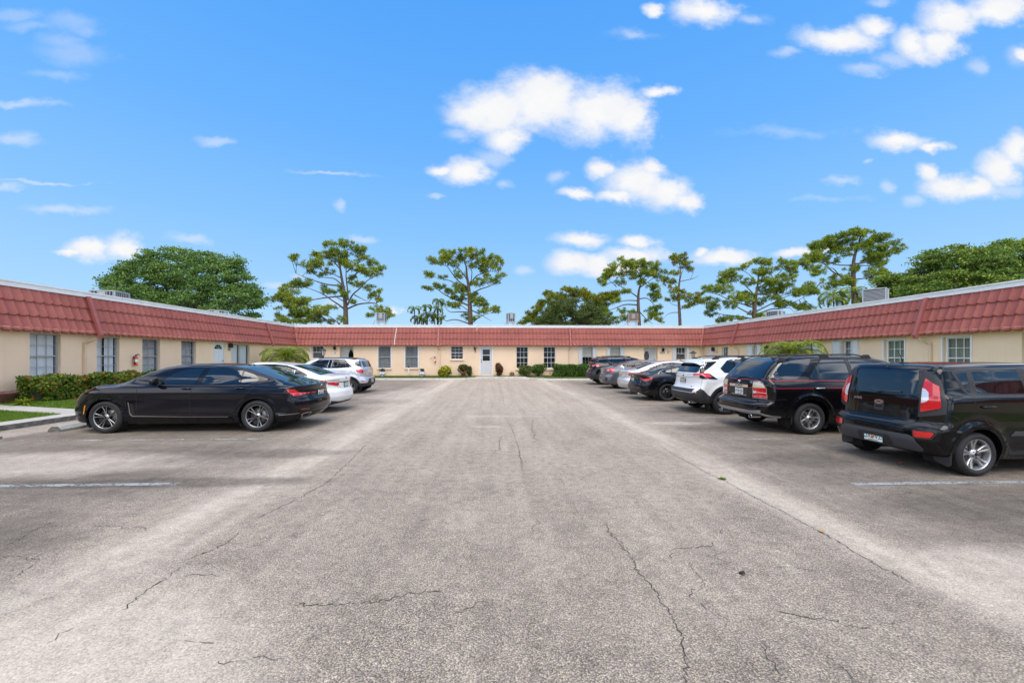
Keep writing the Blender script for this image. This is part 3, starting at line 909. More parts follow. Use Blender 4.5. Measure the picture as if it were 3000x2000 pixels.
def build_long_black():
    c = start('long_black', 'black_sedan', 'long black sedan with dark tinted windows, nose towards the flowering hedge', P_BLACK_BLUE, .026)
    S = ('side', 1); d = -.08
    q = lambda L: [(a + d, b) for a, b in L]
    c.patch('window_surround', q([(3.34, 1.03), (3.22, 1.11), (3.0, 1.285), (2.71, 1.38), (2.3, 1.405), (1.76, 1.375), (1.47, 1.315), (1.29, 1.24), (1.17, 1.165), (1.17, 1.09), (1.27, 1.01), (2.6, 1.012)]), S, .002, BLK, both=True, rnd=.02)
    for nm, P in (('front_window', [(3.24, 1.045), (3.17, 1.10), (2.98, 1.262), (2.72, 1.352), (2.37, 1.378), (2.50, 1.04)]),
                  ('rear_window', [(2.26, 1.376), (1.76, 1.348), (1.57, 1.312), (1.565, 1.04), (2.36, 1.042)]),
                  ('quarter_window', [(1.535, 1.302), (1.33, 1.235), (1.215, 1.16), (1.215, 1.10), (1.29, 1.038), (1.535, 1.04)])):
        c.patch(nm, q(P), S, .005, GLASS, both=True, rnd=.015)
    c.ribbon('window_trim', q([(3.34, 1.02), (2.5, 1.006), (1.34, 1.002)]), S, .012, .005, MATS['rim_dark'], both=True)
    c.patch('rear_windscreen', [(1.50, .50), (1.50, -.50), (.70, -.62), (.70, .62)], ('top',), .003, GLASS, rnd=.06)
    c.patch('windscreen', [(3.18, .54), (3.18, -.54), (3.98, -.66), (3.98, .66)], ('top',), .003, GLASS, rnd=.06)
    c.seams('panel_gap', [q(L) for L in ([(3.62, .92), (3.635, .37)], [(2.44, 1.01), (2.53, .85), (2.54, .345)], [(1.22, 1.0), (1.28, .92), (1.44, .74), (1.69, .42), (1.73, .345)], [(3.62, .92), (3.66, 1.0), (4.0, 1.0)])], S, .009, SEAM, both=True)
    c.seams('boot_gap', [[(.78, .62), (.60, .60), (.30, .60)]], ('top',), .008, SEAM)
    c.seams('boot_gap', [[(.78, -.62), (.60, -.60), (.30, -.60)]], ('top',), .008, SEAM)
    c.seams('bonnet_gap', [[(4.0, .70), (4.6, .66), (5.0, .52)]], ('top',), .008, SEAM)
    c.patch('sill', q([(3.75, .30), (3.7, .345), (1.75, .325), (1.66, .29), (1.7, .2), (3.8, .2)]), S, .012, P_BLACK_BLUE, both=True, rnd=.02)
    c.ribbon('sill_trim', q([(3.79, .66), (3.755, .42), (3.71, .368), (2.54, .345), (1.74, .342)]), S, .016, .006, SAT, both=True)
    c.patch('fender_vent', q([(3.755, .64), (3.72, .41), (3.69, .39), (3.66, .44), (3.70, .62)]), S, .003, SEAM, both=True)
    c.ribbon('bumper_trim', q([(.70, .365), (.34, .385)]), S, .014, .005, SAT, both=True)
    c.patch('side_marker', q([(4.665, .60), (4.69, .60), (4.715, .42), (4.69, .42)]), S, .004, AMB, both=True)
    c.patch('headlight', q([(4.50, .82), (4.56, .885), (4.78, .865), (4.98, .80), (4.9, .75), (4.62, .765)]), S, .005, BLK, both=True, rnd=.02)
    handle(c, 2.62 + d, .945, P_BLACK_BLUE); handle(c, 1.51 + d, .945, P_BLACK_BLUE); mirror(c, 3.12, 1.05, BLK)
    fin(c, 1.66, BLK, .06, .2)
    # tail
    c.patch('tail_light', [(73, .915), (55, .92), (40, .835), (20, .825), (2, .822), (2, .798), (20, .795), (40, .772), (57, .77), (69, .86)], ('corner', 1, .6, .45), .007, RED, both=True)
    c.patch('tail_light_bar', [(.44, .822), (.22, .822), (.22, .806), (.44, .802)], ('rear',), .006, RED, both=True)
    c.patch('tail_panel', [(-.52, .865), (.52, .865), (.54, .84), (.24, .83), (.22, .70), (-.22, .70), (-.24, .83), (-.54, .84)], ('rear',), .003, BLK)
    c.patch('lamp_strip', [(.46, .79), (.25, .79), (.25, .735), (.42, .735)], ('rear',), .004, MATS['rim_dark'], both=True)
    badge_disc(c, 0, .945, .036, .036, CHR)
    c.plate(0, .765, 'BK7 L42')
    c.patch('diffuser', [(-.66, .50), (-.60, .47), (-.36, .36), (.36, .36), (.60, .47), (.66, .50), (.78, .44), (.74, .26), (-.74, .26), (-.78, .44)], ('rear',), .004, BLK)
    c.patch('reflector', [(42, .49), (12, .475), (13, .445), (38, .455)], ('corner', 1, .6, .45), .006, DRED, both=True)
    c.patch('exhaust_trim', [(34, .355), (26, .385), (2, .385), (-6, .36), (-2, .27), (26, .27)], ('corner', 1, .6, .45), .012, CHR, both=True)
    c.patch('exhaust_opening', [(29, .35), (24, .365), (3, .365), (-2, .35), (1, .29), (23, .29)], ('corner', 1, .6, .45), .014, MATS['well'], both=True)
    c.seams('bumper_gap', [[(.28, .74), (.45, .73), (.62, .77), (.75, .80)]], ('side', 1), .007, SEAM)
    c.arches(P_BLACK_BLUE, .03, .004)
    c.wheels(wheel_proto('a', 5, .245, .245, MATS['rim_light'], MATS['rim_dark'], 'double', .012), .02)

def build_boxy():
    c = start('boxy_black', 'black_hatchback', 'boxy black hatchback with tall red tail light and aerial, nearest car on the right', P_BLACK, .024)
    S = ('side', -1); K = ('corner', -1, .6, .4)
    c.patch('window_surround', [(.45, 1.42), (.69, 1.445), (1.46, 1.475), (2.3, 1.465), (2.55, 1.40), (2.95, 1.10), (.66, 1.085), (.60, 1.09), (.52, 1.18)], S, .002, PLA, both=True, rnd=.02)
    for nm, P in (('quarter_window', [(.50, 1.395), (.66, 1.415), (.625, 1.125), (.575, 1.17)]), ('rear_window', [(.73, 1.42), (1.42, 1.45), (1.46, 1.12), (.72, 1.115)]),
                  ('front_window', [(1.54, 1.45), (2.26, 1.44), (2.5, 1.36), (2.78, 1.125), (1.56, 1.12)])):
        c.patch(nm, P, S, .005, GLASS, both=True, rnd=.012)
    c.seams('panel_gap', [[(.63, 1.085), (.635, .95), (.77, .74), (.97, .60), (1.03, .36), (1.9, .345)], [(1.5, 1.085), (1.52, .7), (1.5, .35)]], S, .009, SEAM, both=True)
    handle(c, .82, .945, P_BLACK, .21)
    c.patch('side_moulding', [(1.15, .55), (1.20, .615), (2.7, .625), (2.68, .555)], S, .012, MATS['plastic_grey'], both=True)
    c.patch('tail_surround', [(19, 1.445), (37, 1.37), (44, 1.29), (49, 1.0), (48, .845), (12, .765), (12.5, 1.36)], K, .004, PLA, both=True, rnd=.0)
    c.patch('tail_light', [(23, 1.325), (41, 1.215), (43, .94), (41, .915), (19.5, .85), (20, 1.16)], K, .018, RED, both=True)
    c.patch('reversing_light', [(20.4, 1.185), (25, 1.17), (29, 1.125), (29.5, 1.03), (27, 1.0), (20.2, .975)], K, .022, WHT, both=True)
    c.ribbon('lamp_divider', [(28, 1.10), (42, 1.08)], K, .006, .019, DRED, both=True)
    c.patch('rear_windscreen', [(-.455, 1.435), (.455, 1.435), (.52, 1.075), (-.52, 1.075)], ('rear',), .004, GLASS, rnd=.03)
    c.patch('tailgate_panel', [(-.53, 1.06), (.53, 1.06), (.53, .70), (.48, .675), (-.48, .675), (-.53, .70)], ('rear',), .010, P_BLACK, rnd=.03)
    c.seams('tailgate_gap', [[(-.50, 1.45), (-.56, 1.06), (-.56, .70), (-.5, .665), (.5, .665), (.56, .70), (.56, 1.06), (.50, 1.45)]], ('rear',), .012, SEAM)
    p, n, ey, ez = badge_disc(c, 0, .935, .066, .034, CHR, SAT, lift=.012)
    c.patch('handle_recess', [(-.075, .965), (.075, .965), (.075, .83), (.055, .81), (-.055, .81), (-.075, .83)], ('rear',), .012, PLA, rnd=.02)
    c.patch('handle_slot', [(-.05, .885), (.05, .885), (.05, .85), (-.05, .85)], ('rear',), .0135, MATS['well'])
    M = frame_mtx(p + n * .0245, (0, -1, 0), ez)
    mb = MB(); N = 24
    for i in range(N):
        t0, t1 = 2 * PI * i / N, 2 * PI * (i + 1) / N
        k = len(mb.v)
        for t, a in ((t0, 1), (t1, 1), (t1, .0), (t0, .0)): mb.v.append(tuple(p + n * .0215 + ey * (.06 * a * math.cos(t)) + ez * (.031 * a * math.sin(t))))
        mb.face((k, k + 1, k + 2, k + 3))
    mb.build('emblem', [CHR], c.root)
    text_mesh('KIA', .036, M, BLK, 'emblem_lettering', c.root, .001, sp=1.15)
    rear_text(c, 'SOUL', .355, .965, .058, MATS['badge'], .25, name='model_lettering', off=.013)
    wiper(c, [(.04, 1.085), (-.05, 1.10), (-.30, 1.108)])
    c.patch('bumper_step', [(-.66, .70), (.66, .70), (.74, .655), (-.74, .655)], ('rear',), .004, PLA)
    c.patch('bumper_recess', [(.56, .49), (.50, .52), (-.50, .52), (-.56, .49), (-.64, .34), (-.60, .30), (.60, .30), (.64, .34)], ('rear',), .010, MATS['plastic_grey'], rnd=.02)
    c.patch('plate_recess', [(.24, .47), (-.24, .47), (-.27, .32), (.27, .32)], ('rear',), .0125, PLA, rnd=.02)
    c.plate(0, .40, 'QXE V25', .285, .143, .02)
    c.patch('reflector', [(15, .585), (34, .59), (36, .575), (32, .51), (16, .50)], K, .008, RED, both=True)
    c.ribbon('reflector_bezel', [(14, .595), (35, .6), (38, .575), (33, .5), (15, .49)], K, .012, .005, PLA, closed=True, both=True)
    c.seams('bumper_gap', [[(.24, .845), (.36, .80), (.42, .70), (.36, .64)]], S, .008, SEAM, both=True)
    c.arches(P_BLACK, .05, .006)
    for sg in (-1, 1): flap(c, .275, sg, .13, .46)
    rod_antenna(c, .52, 0, -.10, .2, PLA)
    mb = MB(); mb.tube([c.hit(('top',), .27, .0) + Vector((-.02, 0, .005)), c.hit(('top',), .27, 0) + Vector((-.05, 0, .0))], .012, 8); mb.build('washer_jet', BLK, c.root)
    mirror(c, 2.75, 1.1, P_BLACK)
    c.patch('windscreen', [(2.62, .52), (2.62, -.52), (3.12, -.62), (3.12, .62)], ('top',), .004, GLASS, rnd=.05)
    c.wheels(wheel_proto('b', 5, .215, .205, MATS['rim_silver'], MATS['rim_silver'], 'vee', .012), .01)

def build_pinstripe():
    c = start('pinstripe_suv', 'black_suv', 'black off-road wagon with two red pinstripes, silver bumper trim and roof rails', P_BLACK, .026)
    S = ('side', -1); K = ('corner', -1, .6, .45); d = .08
    q = lambda L: [(a + d, b) for a, b in L]
    for nm, P in (('quarter_window', [(.56, 1.545), (.66, 1.57), (1.20, 1.585), (1.08, 1.42), (.86, 1.20), (.76, 1.155), (.27, 1.15), (.33, 1.27)]), ('rear_window', [(1.10, 1.22), (1.30, 1.45), (1.42, 1.56), (1.92, 1.57), (1.94, 1.16), (1.10, 1.155)]),
                  ('front_window', [(2.03, 1.57), (2.34, 1.55), (2.62, 1.47), (3.1, 1.17), (2.02, 1.165)])):
        c.patch(nm, q(P), S, .004, GLASS, both=True, rnd=.03)
    c.ribbon('window_bar', q([(1.25, 1.42), (1.29, 1.15)]), S, .03, .006, PLA, both=True)
    c.ribbon('window_pillar', q([(1.975, 1.58), (1.985, 1.15)]), S, .06, .003, PLA, both=True)
    c.ribbon('window_frame', q([(1.06, 1.14), (1.08, 1.22), (1.40, 1.58), (2.36, 1.57)]), S, .016, .003, SEAM, both=True)
    c.seams('panel_gap', [q(L) for L in ([(1.05, 1.14), (1.03, 1.03), (1.09, .87)], [(1.97, 1.14), (1.98, .40)], [(.24, .735), (.50, .74)])], S, .009, SEAM, both=True)
    c.ribbon('pinstripe', q([(.16, 1.125), (1.03, 1.128), (1.93, 1.12), (3.2, 1.11)]), S, .010, .003, MATS['pinstripe'], both=True)
    c.ribbon('pinstripe', q([(.27, .965), (1.08, .968)]), S, .010, .003, MATS['pinstripe'], both=True)
    c.ribbon('pinstripe', q([(1.36, .968), (3.3, .972)]), S, .010, .003, MATS['pinstripe'], both=True)
    handle(c, 1.22 + d, .965, SAT, .21); handle(c, 2.1 + d, .97, SAT, .21)
    c.patch('tail_light', [(2, 1.085), (25, 1.095), (34, 1.06), (43, .955), (45, .745), (3, .735)], K, .012, RED, both=True)
    c.patch('indicator_light', [(3, 1.07), (24, 1.08), (33, 1.045), (41, .965), (2.5, .955)], K, .015, CRE, both=True)
    c.ribbon('tail_light_rim', [(2, 1.085), (25, 1.095), (34, 1.06), (43, .955), (45, .745), (3, .735)], K, .016, .014, SAT, closed=True, both=True)
    c.patch('reversing_light', [(4, .885), (14, .885), (17, .862), (14, .84), (4, .84)], K, .017, WHT, both=True)
    c.ribbon('lamp_divider', [(17, .862), (43, .858)], K, .012, .016, WHT, both=True)
    c.ribbon('lamp_divider', [(4, .775), (44, .785)], K, .006, .016, WHT, both=True)
    c.patch('rear_windscreen', [(-.50, 1.555), (.50, 1.555), (.66, 1.145), (-.66, 1.145)], ('rear',), .004, GLASS, rnd=.06)
    c.ribbon('pinstripe', [(-.58, 1.125), (-.1, 1.117), (.1, 1.117), (.58, 1.125)], ('rear',), .010, .003, MATS['pinstripe'])
    for s in (-1, 1): c.ribbon('pinstripe', [(s * .58, .955), (s * .33, .95)], ('rear',), .010, .003, MATS['pinstripe'])
    c.patch('chrome_bar', [(-.33, 1.005), (.33, 1.005), (.34, .985), (.33, .945), (-.33, .945), (-.34, .985)], ('rear',), .025, CHR, rnd=.015)
    rear_text(c, 'ACURA', 0, .975, .045, BLK, sp=1.9, off=.027, name='brand_lettering')
    rear_text(c, 'MDX', -.43, 1.065, .07, MATS['badge'], .1, name='model_lettering', off=.004)
    p, n, ey, ez = badge_disc(c, 0.02, 1.06, .046, .044, CHR)
    mb = MB()
    for s in (-1, 1):
        mb.tube([p + n * .01 + ey * (s * .018) + ez * .03, p + n * .01 + ey * (s * .026) - ez * .03], .005, 6)
    mb.build('emblem', CHR, c.root)
    c.patch('plate_recess', [(-.31, .935), (.31, .935), (.27, .765), (-.27, .765)], ('rear',), .003, PLA, rnd=.02)
    c.ribbon('recess_trim', [(-.28, .765), (.28, .765)], ('rear',), .014, .012, SAT)
    c.plate(0, .85, 'NT5 GJ1', .29, .145)
    c.seams('tailgate_gap', [[(-.70, 1.14), (-.62, 1.08), (-.615, .72), (-.55, .685), (.55, .685), (.615, .72), (.62, 1.08), (.70, 1.14)]], ('rear',), .012, SEAM)
    wiper(c, [(.12, 1.125), (.0, 1.165), (-.22, 1.17), (-.42, 1.15)])
    c.patch('bumper_step', [(-.60, .685), (.60, .685), (.66, .655), (-.66, .655)], ('rear',), .004, PLA)
    c.ribbon('bumper_edge', [(-.86, .64), (-.5, .60), (.5, .60), (.86, .64)], ('rear',), .014, .006, MATS['plastic_grey'])
    c.patch('silver_trim', [(-.80, .50), (-.55, .475), (.55, .475), (.80, .50), (.76, .42), (.62, .415), (.50, .40), (-.50, .40), (-.62, .415), (-.76, .42)], ('rear',), .012, MATS['rim_silver'])
    c.ribbon('silver_trim', [(30, .44), (44, .40), (60, .37), (75, .365)], K, .03, .010, MATS['rim_silver'], both=True)
    c.patch('bumper_lower', [(-.60, .39), (.60, .39), (.55, .30), (-.55, .30)], ('rear',), .006, PLA)
    exhaust(c, -.55, .345, .04, .05); exhaust(c, .55, .345, .04, .05)
    mb = MB(); mb.bbox(.02, .2, -.05, .05, .33, .39, .008); mb.box(.1, .2, -.3, .3, .34, .38); mb.build('tow_hitch', MATS['well'], c.root)
    c.arches(P_BLACK, .075, .022, depth=.1)
    for sg in (-1, 1): flap(c, .60 + d, sg, .2, .5)
    for sg in (-1, 1):
        mb = MB(); y0 = sg * .80; y1 = sg * .97
        mb.bbox(1.6 + d, 3.1 + d, min(y0, y1), max(y0, y1), .32, .355, .015); mb.box(1.8, 1.86, min(sg * .6, y0), max(sg * .6, y0), .3, .33); mb.build('running_board', MATS['plastic_grey'], c.root)
    rails(c, (.62, 2.62), .64, .055, PLA, (1.62,))
    rod_antenna(c, .72, -.35, -.16, .12, PLA)
    mirror(c, 3.05, 1.17, P_BLACK)
    c.patch('windscreen', [(2.92, .56), (2.92, -.56), (3.72, -.70), (3.72, .70)], ('top',), .004, GLASS, rnd=.05)
    c.wheels(wheel_proto('c', 5, .222, .235, MATS['rim_silver'], MATS['rim_silver'], 'chunk', .016), .0)

def build_white_suv(key='white_suv', name='white_suv', label='white sport wagon with black bumper cladding and roof rails', pt=None, h=.028, txt='HB2 90M', clad=None, rail=True):
    c = start(key, name, label, pt or P_PEARL, h)
    pt = pt or P_PEARL; clad = clad or PLA
    S = ('side', -1); K = ('corner', -1, .6, .45)
    c.patch('pillar_panel', [(1.08, 1.52), (1.24, 1.555), (2.2, 1.56), (2.55, 1.50), (3.15, 1.17), (.95, 1.165), (.86, 1.29)], S, .002, BLK, both=True, rnd=.02)
    for nm, P in (('quarter_window', [(1.08, 1.505), (1.25, 1.54), (1.21, 1.185), (.96, 1.195), (.88, 1.295)]), ('rear_window', [(1.30, 1.545), (1.95, 1.555), (1.95, 1.185), (1.26, 1.185)]), ('front_window', [(2.03, 1.555), (2.25, 1.545), (2.55, 1.475), (3.02, 1.19), (2.03, 1.185)])):
        c.patch(nm, P, S, .005, GLASS, both=True, rnd=.02)
    c.patch('floating_pillar', [(.42, 1.475), (.80, 1.50), (.76, 1.455), (.36, 1.155), (.28, 1.16)], S, .003, BLK, both=True)
    c.seams('panel_gap', [[(1.27, 1.165), (1.25, .9), (1.32, .74)], [(2.0, 1.165), (2.02, .36)], [(.80, 1.5), (.79, 1.54)]], S, .008, SEAM, both=True)
    c.seams('tailgate_gap', [[(52, 1.16), (50, 1.0), (46, .72)]], K, .008, SEAM, both=True)
    c.patch('tail_light', [(6, 1.135), (40, 1.155), (74, 1.15), (88, 1.06), (60, 1.0), (42, 1.035), (20, 1.06)], K, .010, RED, both=True)
    c.patch('tail_light_dark', [(70, 1.13), (80, 1.13), (104, .99), (72, 1.0), (66, 1.03), (88, 1.05)], K, .013, BLK, both=True)
    c.patch('tail_light_dark', [(42, 1.10), (52, 1.10), (66, 1.0), (52, 1.005), (42, 1.03)], K, .013, BLK, both=True)
    c.patch('reversing_light', [(13, 1.085), (40, 1.095), (40, 1.045), (21, 1.062)], K, .013, WHT, both=True)
    c.patch('rear_windscreen', [(-.55, 1.395), (.55, 1.395), (.66, 1.19), (.60, 1.165), (-.60, 1.165), (-.66, 1.19)], ('rear',), .004, GLASS, rnd=.04)
    # roof spoiler
    mb = MB(); N = 10
    xs = [(.72, 0), (.30, 0), (.29, -.035), (.42, -.05)]
    rows = []
    for x, dz in xs:
        row = []
        for i in range(N + 1):
            y = -.60 + 1.2 * i / N
            z = c.hit(('top',), max(x, .42), y).z + .012 + dz - (.012 if x > .7 else 0) - max(0, .42 - x) * .3
            row.append(mb.vert((x + (abs(y) / .6) ** 4 * .06, y, z)))
        rows.append(row)
    for a, b, mi in zip(rows, rows[1:], (0, 1, 1)):
        for i in range(N): mb.face((a[i], a[i + 1], b[i + 1], b[i]), mi, mi == 0)
    for s in (0, N): mb.face([r[s] for r in rows], 1)
    mb.build('roof_spoiler', [pt, BLK], c.root)
    c.ribbon('gate_line', [(-.62, 1.085), (-.5, 1.12), (.5, 1.12), (.62, 1.085)], ('rear',), .007, .002, SEAM)
    c.seams('gate_line', [[(-.62, 1.06), (-.42, 1.02), (.42, 1.02), (.62, 1.06)]], ('rear',), .006, SEAM)
    p, n, ey, ez = badge_disc(c, 0, 1.065, .045, .032, CHR, MATS['rim_dark'])
    c.plate(0, .90, txt, .29, .145, frame=PLA)
    for yy, t in ((-.52, 'XLE'), (.52, 'HYBRID')): rear_text(c, t, yy, .77, .04, MATS['rim_dark'])
    c.patch('gate_band', [(-.70, .71), (.70, .71), (.66, .62), (-.66, .62)], ('rear',), .008, clad)
    c.patch('bumper_cladding', [(-.76, .62), (-.66, .60), (.66, .60), (.76, .62), (.82, .50), (.74, .30), (-.74, .30), (-.82, .50)], ('rear',), .010, clad)
    c.patch('bumper_cladding', [(36, .64), (47, .725), (54, .69), (68, .56), (80, .49), (98, .44), (98, .30), (40, .29)], K, .014, clad, both=True)
    c.patch('reflector', [(24, .595), (38, .585), (38, .562), (24, .572)], K, .018, DRED, both=True)
    c.patch('sill_cladding', [(1.28, .42), (1.3, .36), (3.1, .34), (3.12, .28), (1.25, .28)], S, .012, clad, both=True)
    wiper(c, [(.02, 1.17), (.2, 1.2), (.42, 1.215)])
    exhaust(c, -.5, .31, .03, .08)
    c.arches(clad, .075, .018, depth=.09)
    handle(c, 1.5, 1.02, pt, .2); handle(c, 2.4, 1.02, pt, .2)
    if rail: rails(c, (.75, 2.35), .60, .05, PLA, (1.55,))
    fin(c, .72, pt, .05, .2)
    mirror(c, 2.95, 1.17, pt)
    c.patch('windscreen', [(2.85, .52), (2.85, -.52), (3.45, -.64), (3.45, .64)], ('top',), .004, GLASS, rnd=.05)
    c.wheels(wheel_proto('d', 5, .23, .225, MATS['rim_dark'], MATS['rim_dark'], 'double', .014), .01)
    return c

def build_coupe():
    c = start('coupe', 'black_coupe', 'low black coupe with slim red tail lights and black wheels', P_BLACK_MET, .026)
    S = ('side', -1); K = ('corner', -1, .6, .45)
    c.patch('window_surround', [(.78, .985), (.86, 1.05), (1.06, 1.15), (1.33, 1.215), (1.7, 1.285), (2.15, 1.305), (2.6, 1.27), (3.2, 1.0), (1.3, .975)], S, .002, BLK, both=True, rnd=.02)
    for nm, P in (('quarter_window', [(.86, 1.0), (.92, 1.055), (1.08, 1.135), (1.27, 1.185), (1.24, .995)]), ('front_window', [(1.32, 1.19), (1.7, 1.265), (2.12, 1.285), (2.55, 1.25), (3.05, 1.015), (1.28, .995)])):
        c.patch(nm, P, S, .005, GLASS, both=True, rnd=.02)
    c.ribbon('window_trim', [(.76, .98), (.85, 1.055), (1.06, 1.16), (1.33, 1.225)], S, .012, .005, SAT, both=True)
    c.seams('panel_gap', [[(1.26, .97), (1.22, .8), (1.38, .5), (1.4, .3)]], S, .008, SEAM, both=True)
    c.patch('rear_windscreen', [(1.48, .46), (1.48, -.46), (.56, -.58), (.56, .58)], ('top',), .003, GLASS, rnd=.06)
    c.patch('tail_light', [(6, .835), (17, .835), (36, .80), (70, .875), (80, .86), (70, .785), (46, .735), (34, .745), (18, .79), (8, .80)], K, .008, RED, both=True)
    c.patch('tail_panel', [(-.50, .83), (.50, .83), (.50, .79), (.3, .77), (.24, .66), (-.24, .66), (-.3, .77), (-.50, .79)], ('rear',), .003, BLK)
    c.ribbon('boot_lip', [(-.62, .955), (-.3, .96), (.3, .96), (.62, .955)], ('rear',), .02, .01, BLK)
    badge_disc(c, 0, .885, .035, .032, CHR)
    c.plate(0, .74, '21A KGP', .27, .14, x=.075)
    c.patch('diffuser', [(-.62, .52), (.62, .52), (.70, .40), (.62, .20), (-.62, .20), (-.70, .40)], ('rear',), .006, MATS['rim_dark'])
    c.patch('reflector', [(2, .50), (25, .485), (24, .455), (3, .465)], K, .01, DRED, both=True)
    c.patch('bumper_vent', [(36, .30), (40, .34), (60, .385), (58, .35)], K, .006, MATS['plastic_grey'], both=True)
    exhaust(c, -.5, .25, .04, .1); exhaust(c, .5, .25, .04, .1)
    c.arches(P_BLACK_MET, .03, .005)
    mirror(c, 2.95, .98, BLK); handle(c, 1.6, .87, P_BLACK_MET); fin(c, 1.58, BLK)
    c.patch('windscreen', [(2.75, .5), (2.75, -.5), (3.5, -.64), (3.5, .64)], ('top',), .004, GLASS, rnd=.05)
    c.wheels(wheel_proto('e', 5, .24, .25, MATS['rim_black'], MATS['rim_black'], 'double', .01), .02)

def sedan_glass(c, sg, A, clear=True, g=None):
    S = ('side', sg)
    g = g or (GCLEAR if clear else GLASS)
    for nm, P in A: c.patch(nm, P, S, .004, g, both=True, rnd=.02, rim=False)

def build_sedans():
    # silver saloon
    gl = [('rear_window', [(1.30, 1.17), (1.48, 1.24), (1.72, 1.305), (2.02, 1.33), (2.0, 1.04), (1.34, 1.03)]), ('quarter_window', [(1.02, 1.04), (1.12, 1.10), (1.26, 1.15), (1.29, 1.03)]), ('front_window', [(2.1, 1.33), (2.5, 1.31), (2.8, 1.22), (3.1, 1.05), (2.08, 1.04)])]
    c = start('silver_sedan', 'silver_sedan', 'pale silver sedan squeezed between the black coupe and the dark grey sedan', P_BEIGE, .03, holes=[g[1] for g in gl])
    sedan_glass(c, -1, gl)
    c.ribbon('window_surround', [(.98, 1.02), (1.1, 1.11), (1.47, 1.255), (1.72, 1.32), (2.1, 1.345), (2.5, 1.325), (2.82, 1.23), (3.2, 1.02)], ('side', -1), .04, .006, BLK, both=True)
    c.ribbon('window_surround', [(.98, 1.02), (1.3, 1.015), (3.2, 1.02)], ('side', -1), .03, .006, BLK, both=True)
    for xx in (1.30, 2.05): c.ribbon('window_pillar', [(xx, 1.02), (xx - .01 + (.02 if xx < 2 else 0), 1.17 if xx < 2 else 1.34)], ('side', -1), .06, .0065, BLK, both=True)
    interior(c, .9, 3.1, .4, 1.0, [(1.2, 0, 1.0, True), (2.1, -.38, 1.02, False), (2.1, .38, 1.02, False)])
    c.patch('rear_windscreen', [(1.42, .50), (1.42, -.50), (.66, -.60), (.66, .60)], ('top',), .003, GLASS, rnd=.05)
    K = ('corner', -1, .6, .45)
    c.patch('tail_light', [(22, .885), (34, .93), (64, .965), (80, .96), (66, .90), (50, .82), (30, .80)], K, .008, RED, both=True)
    badge_disc(c, 0, .97, .04, .032, CHR); c.plate(0, .82, '58D LLM', .29, .145)
    c.ribbon('boot_trim', [(-.35, .92), (.35, .92)], ('rear',), .03, .008, CHR)
    c.seams('panel_gap', [[(1.05, 1.02), (1.15, .85), (1.4, .6), (1.44, .3)], [(2.05, 1.02), (2.06, .3)]], ('side', -1), .008, SEAM, both=True)
    c.seams('boot_gap', [[(-.48, 1.02), (-.5, .74), (.5, .74), (.48, 1.02)]], ('rear',), .008, SEAM)
    c.arches(P_BEIGE, .03, .004); mirror(c, 3.0, 1.04, P_BEIGE); fin(c, 1.5, P_BEIGE)
    handle(c, 1.4, .92, P_BEIGE); handle(c, 2.3, .92, P_BEIGE)
    c.patch('windscreen', [(2.85, .5), (2.85, -.5), (3.6, -.62), (3.6, .62)], ('top',), .004, GLASS, rnd=.05)
    c.wheels(wheel_proto('f', 5, .205, .215, MATS['rim_silver'], MATS['rim_silver'], 'double', .014), .02)
    # grey saloon
    gl = [('rear_window', [(1.24, 1.22), (1.5, 1.29), (1.78, 1.33), (1.9, 1.335), (1.82, 1.06), (1.26, 1.05)]), ('quarter_window', [(.97, 1.17), (1.04, 1.18), (1.20, 1.21), (1.21, 1.05), (1.08, 1.05), (.98, 1.12)]), ('front_window', [(1.97, 1.335), (2.35, 1.32), (2.65, 1.23), (2.95, 1.07), (1.9, 1.06)])]
    c = start('grey_sedan', 'grey_sedan', 'dark grey sedan with red angular tail light beside the silver sedan', P_GREY, .03, holes=[g[1] for g in gl])
    sedan_glass(c, -1, gl)
    c.ribbon('window_trim', [(.93, 1.17), (.97, 1.10), (1.06, 1.035), (1.3, 1.03), (3.05, 1.045)], ('side', -1), .026, .007, CHR, both=True)
    c.ribbon('window_surround', [(.94, 1.18), (1.22, 1.235), (1.5, 1.31), (1.9, 1.35), (2.37, 1.335), (2.68, 1.24), (3.05, 1.05)], ('side', -1), .034, .006, BLK, both=True)
    for a, b in (((1.23, 1.05), (1.22, 1.22)), ((1.86, 1.05), (1.94, 1.34))): c.ribbon('window_pillar', [a, b], ('side', -1), .06, .0065, BLK, both=True)
    interior(c, .9, 2.9, .4, 1.02, [(1.15, 0, 1.0, True), (2.0, -.36, 1.02, False), (2.0, .36, 1.02, False)])
    c.patch('rear_windscreen', [(1.42, .48), (1.42, -.48), (.66, -.58), (.66, .58)], ('top',), .003, GLASS, rnd=.05)
    c.patch('tail_light', [(10, .99), (40, 1.0), (88, 1.005), (76, .955), (64, .83), (16, .85)], K, .009, RED, both=True)
    c.patch('reversing_light', [(14, .95), (38, .96), (42, .90), (16, .89)], K, .012, WHT, both=True)
    c.patch('fog_lamp_bezel', [(16, .55), (30, .55), (33, .48), (28, .41), (18, .41), (14, .48)], K, .006, BLK, both=True)
    c.patch('reflector', [(19, .52), (28, .52), (28, .44), (19, .44)], K, .009, DRED, both=True)
    badge_disc(c, 0, 1.0, .04, .032, CHR); c.plate(0, .83, '43F XLR', .29, .145)
    c.ribbon('boot_trim', [(-.36, .93), (.36, .93)], ('rear',), .03, .008, CHR)
    c.seams('panel_gap', [[(1.02, 1.03), (1.1, .85), (1.32, .6), (1.36, .3)], [(1.9, 1.02), (1.9, .3)]], ('side', -1), .008, SEAM, both=True)
    c.arches(P_GREY, .03, .004); mirror(c, 2.85, 1.05, P_GREY)
    handle(c, 1.35, .94, CHR); handle(c, 2.2, .94, CHR)
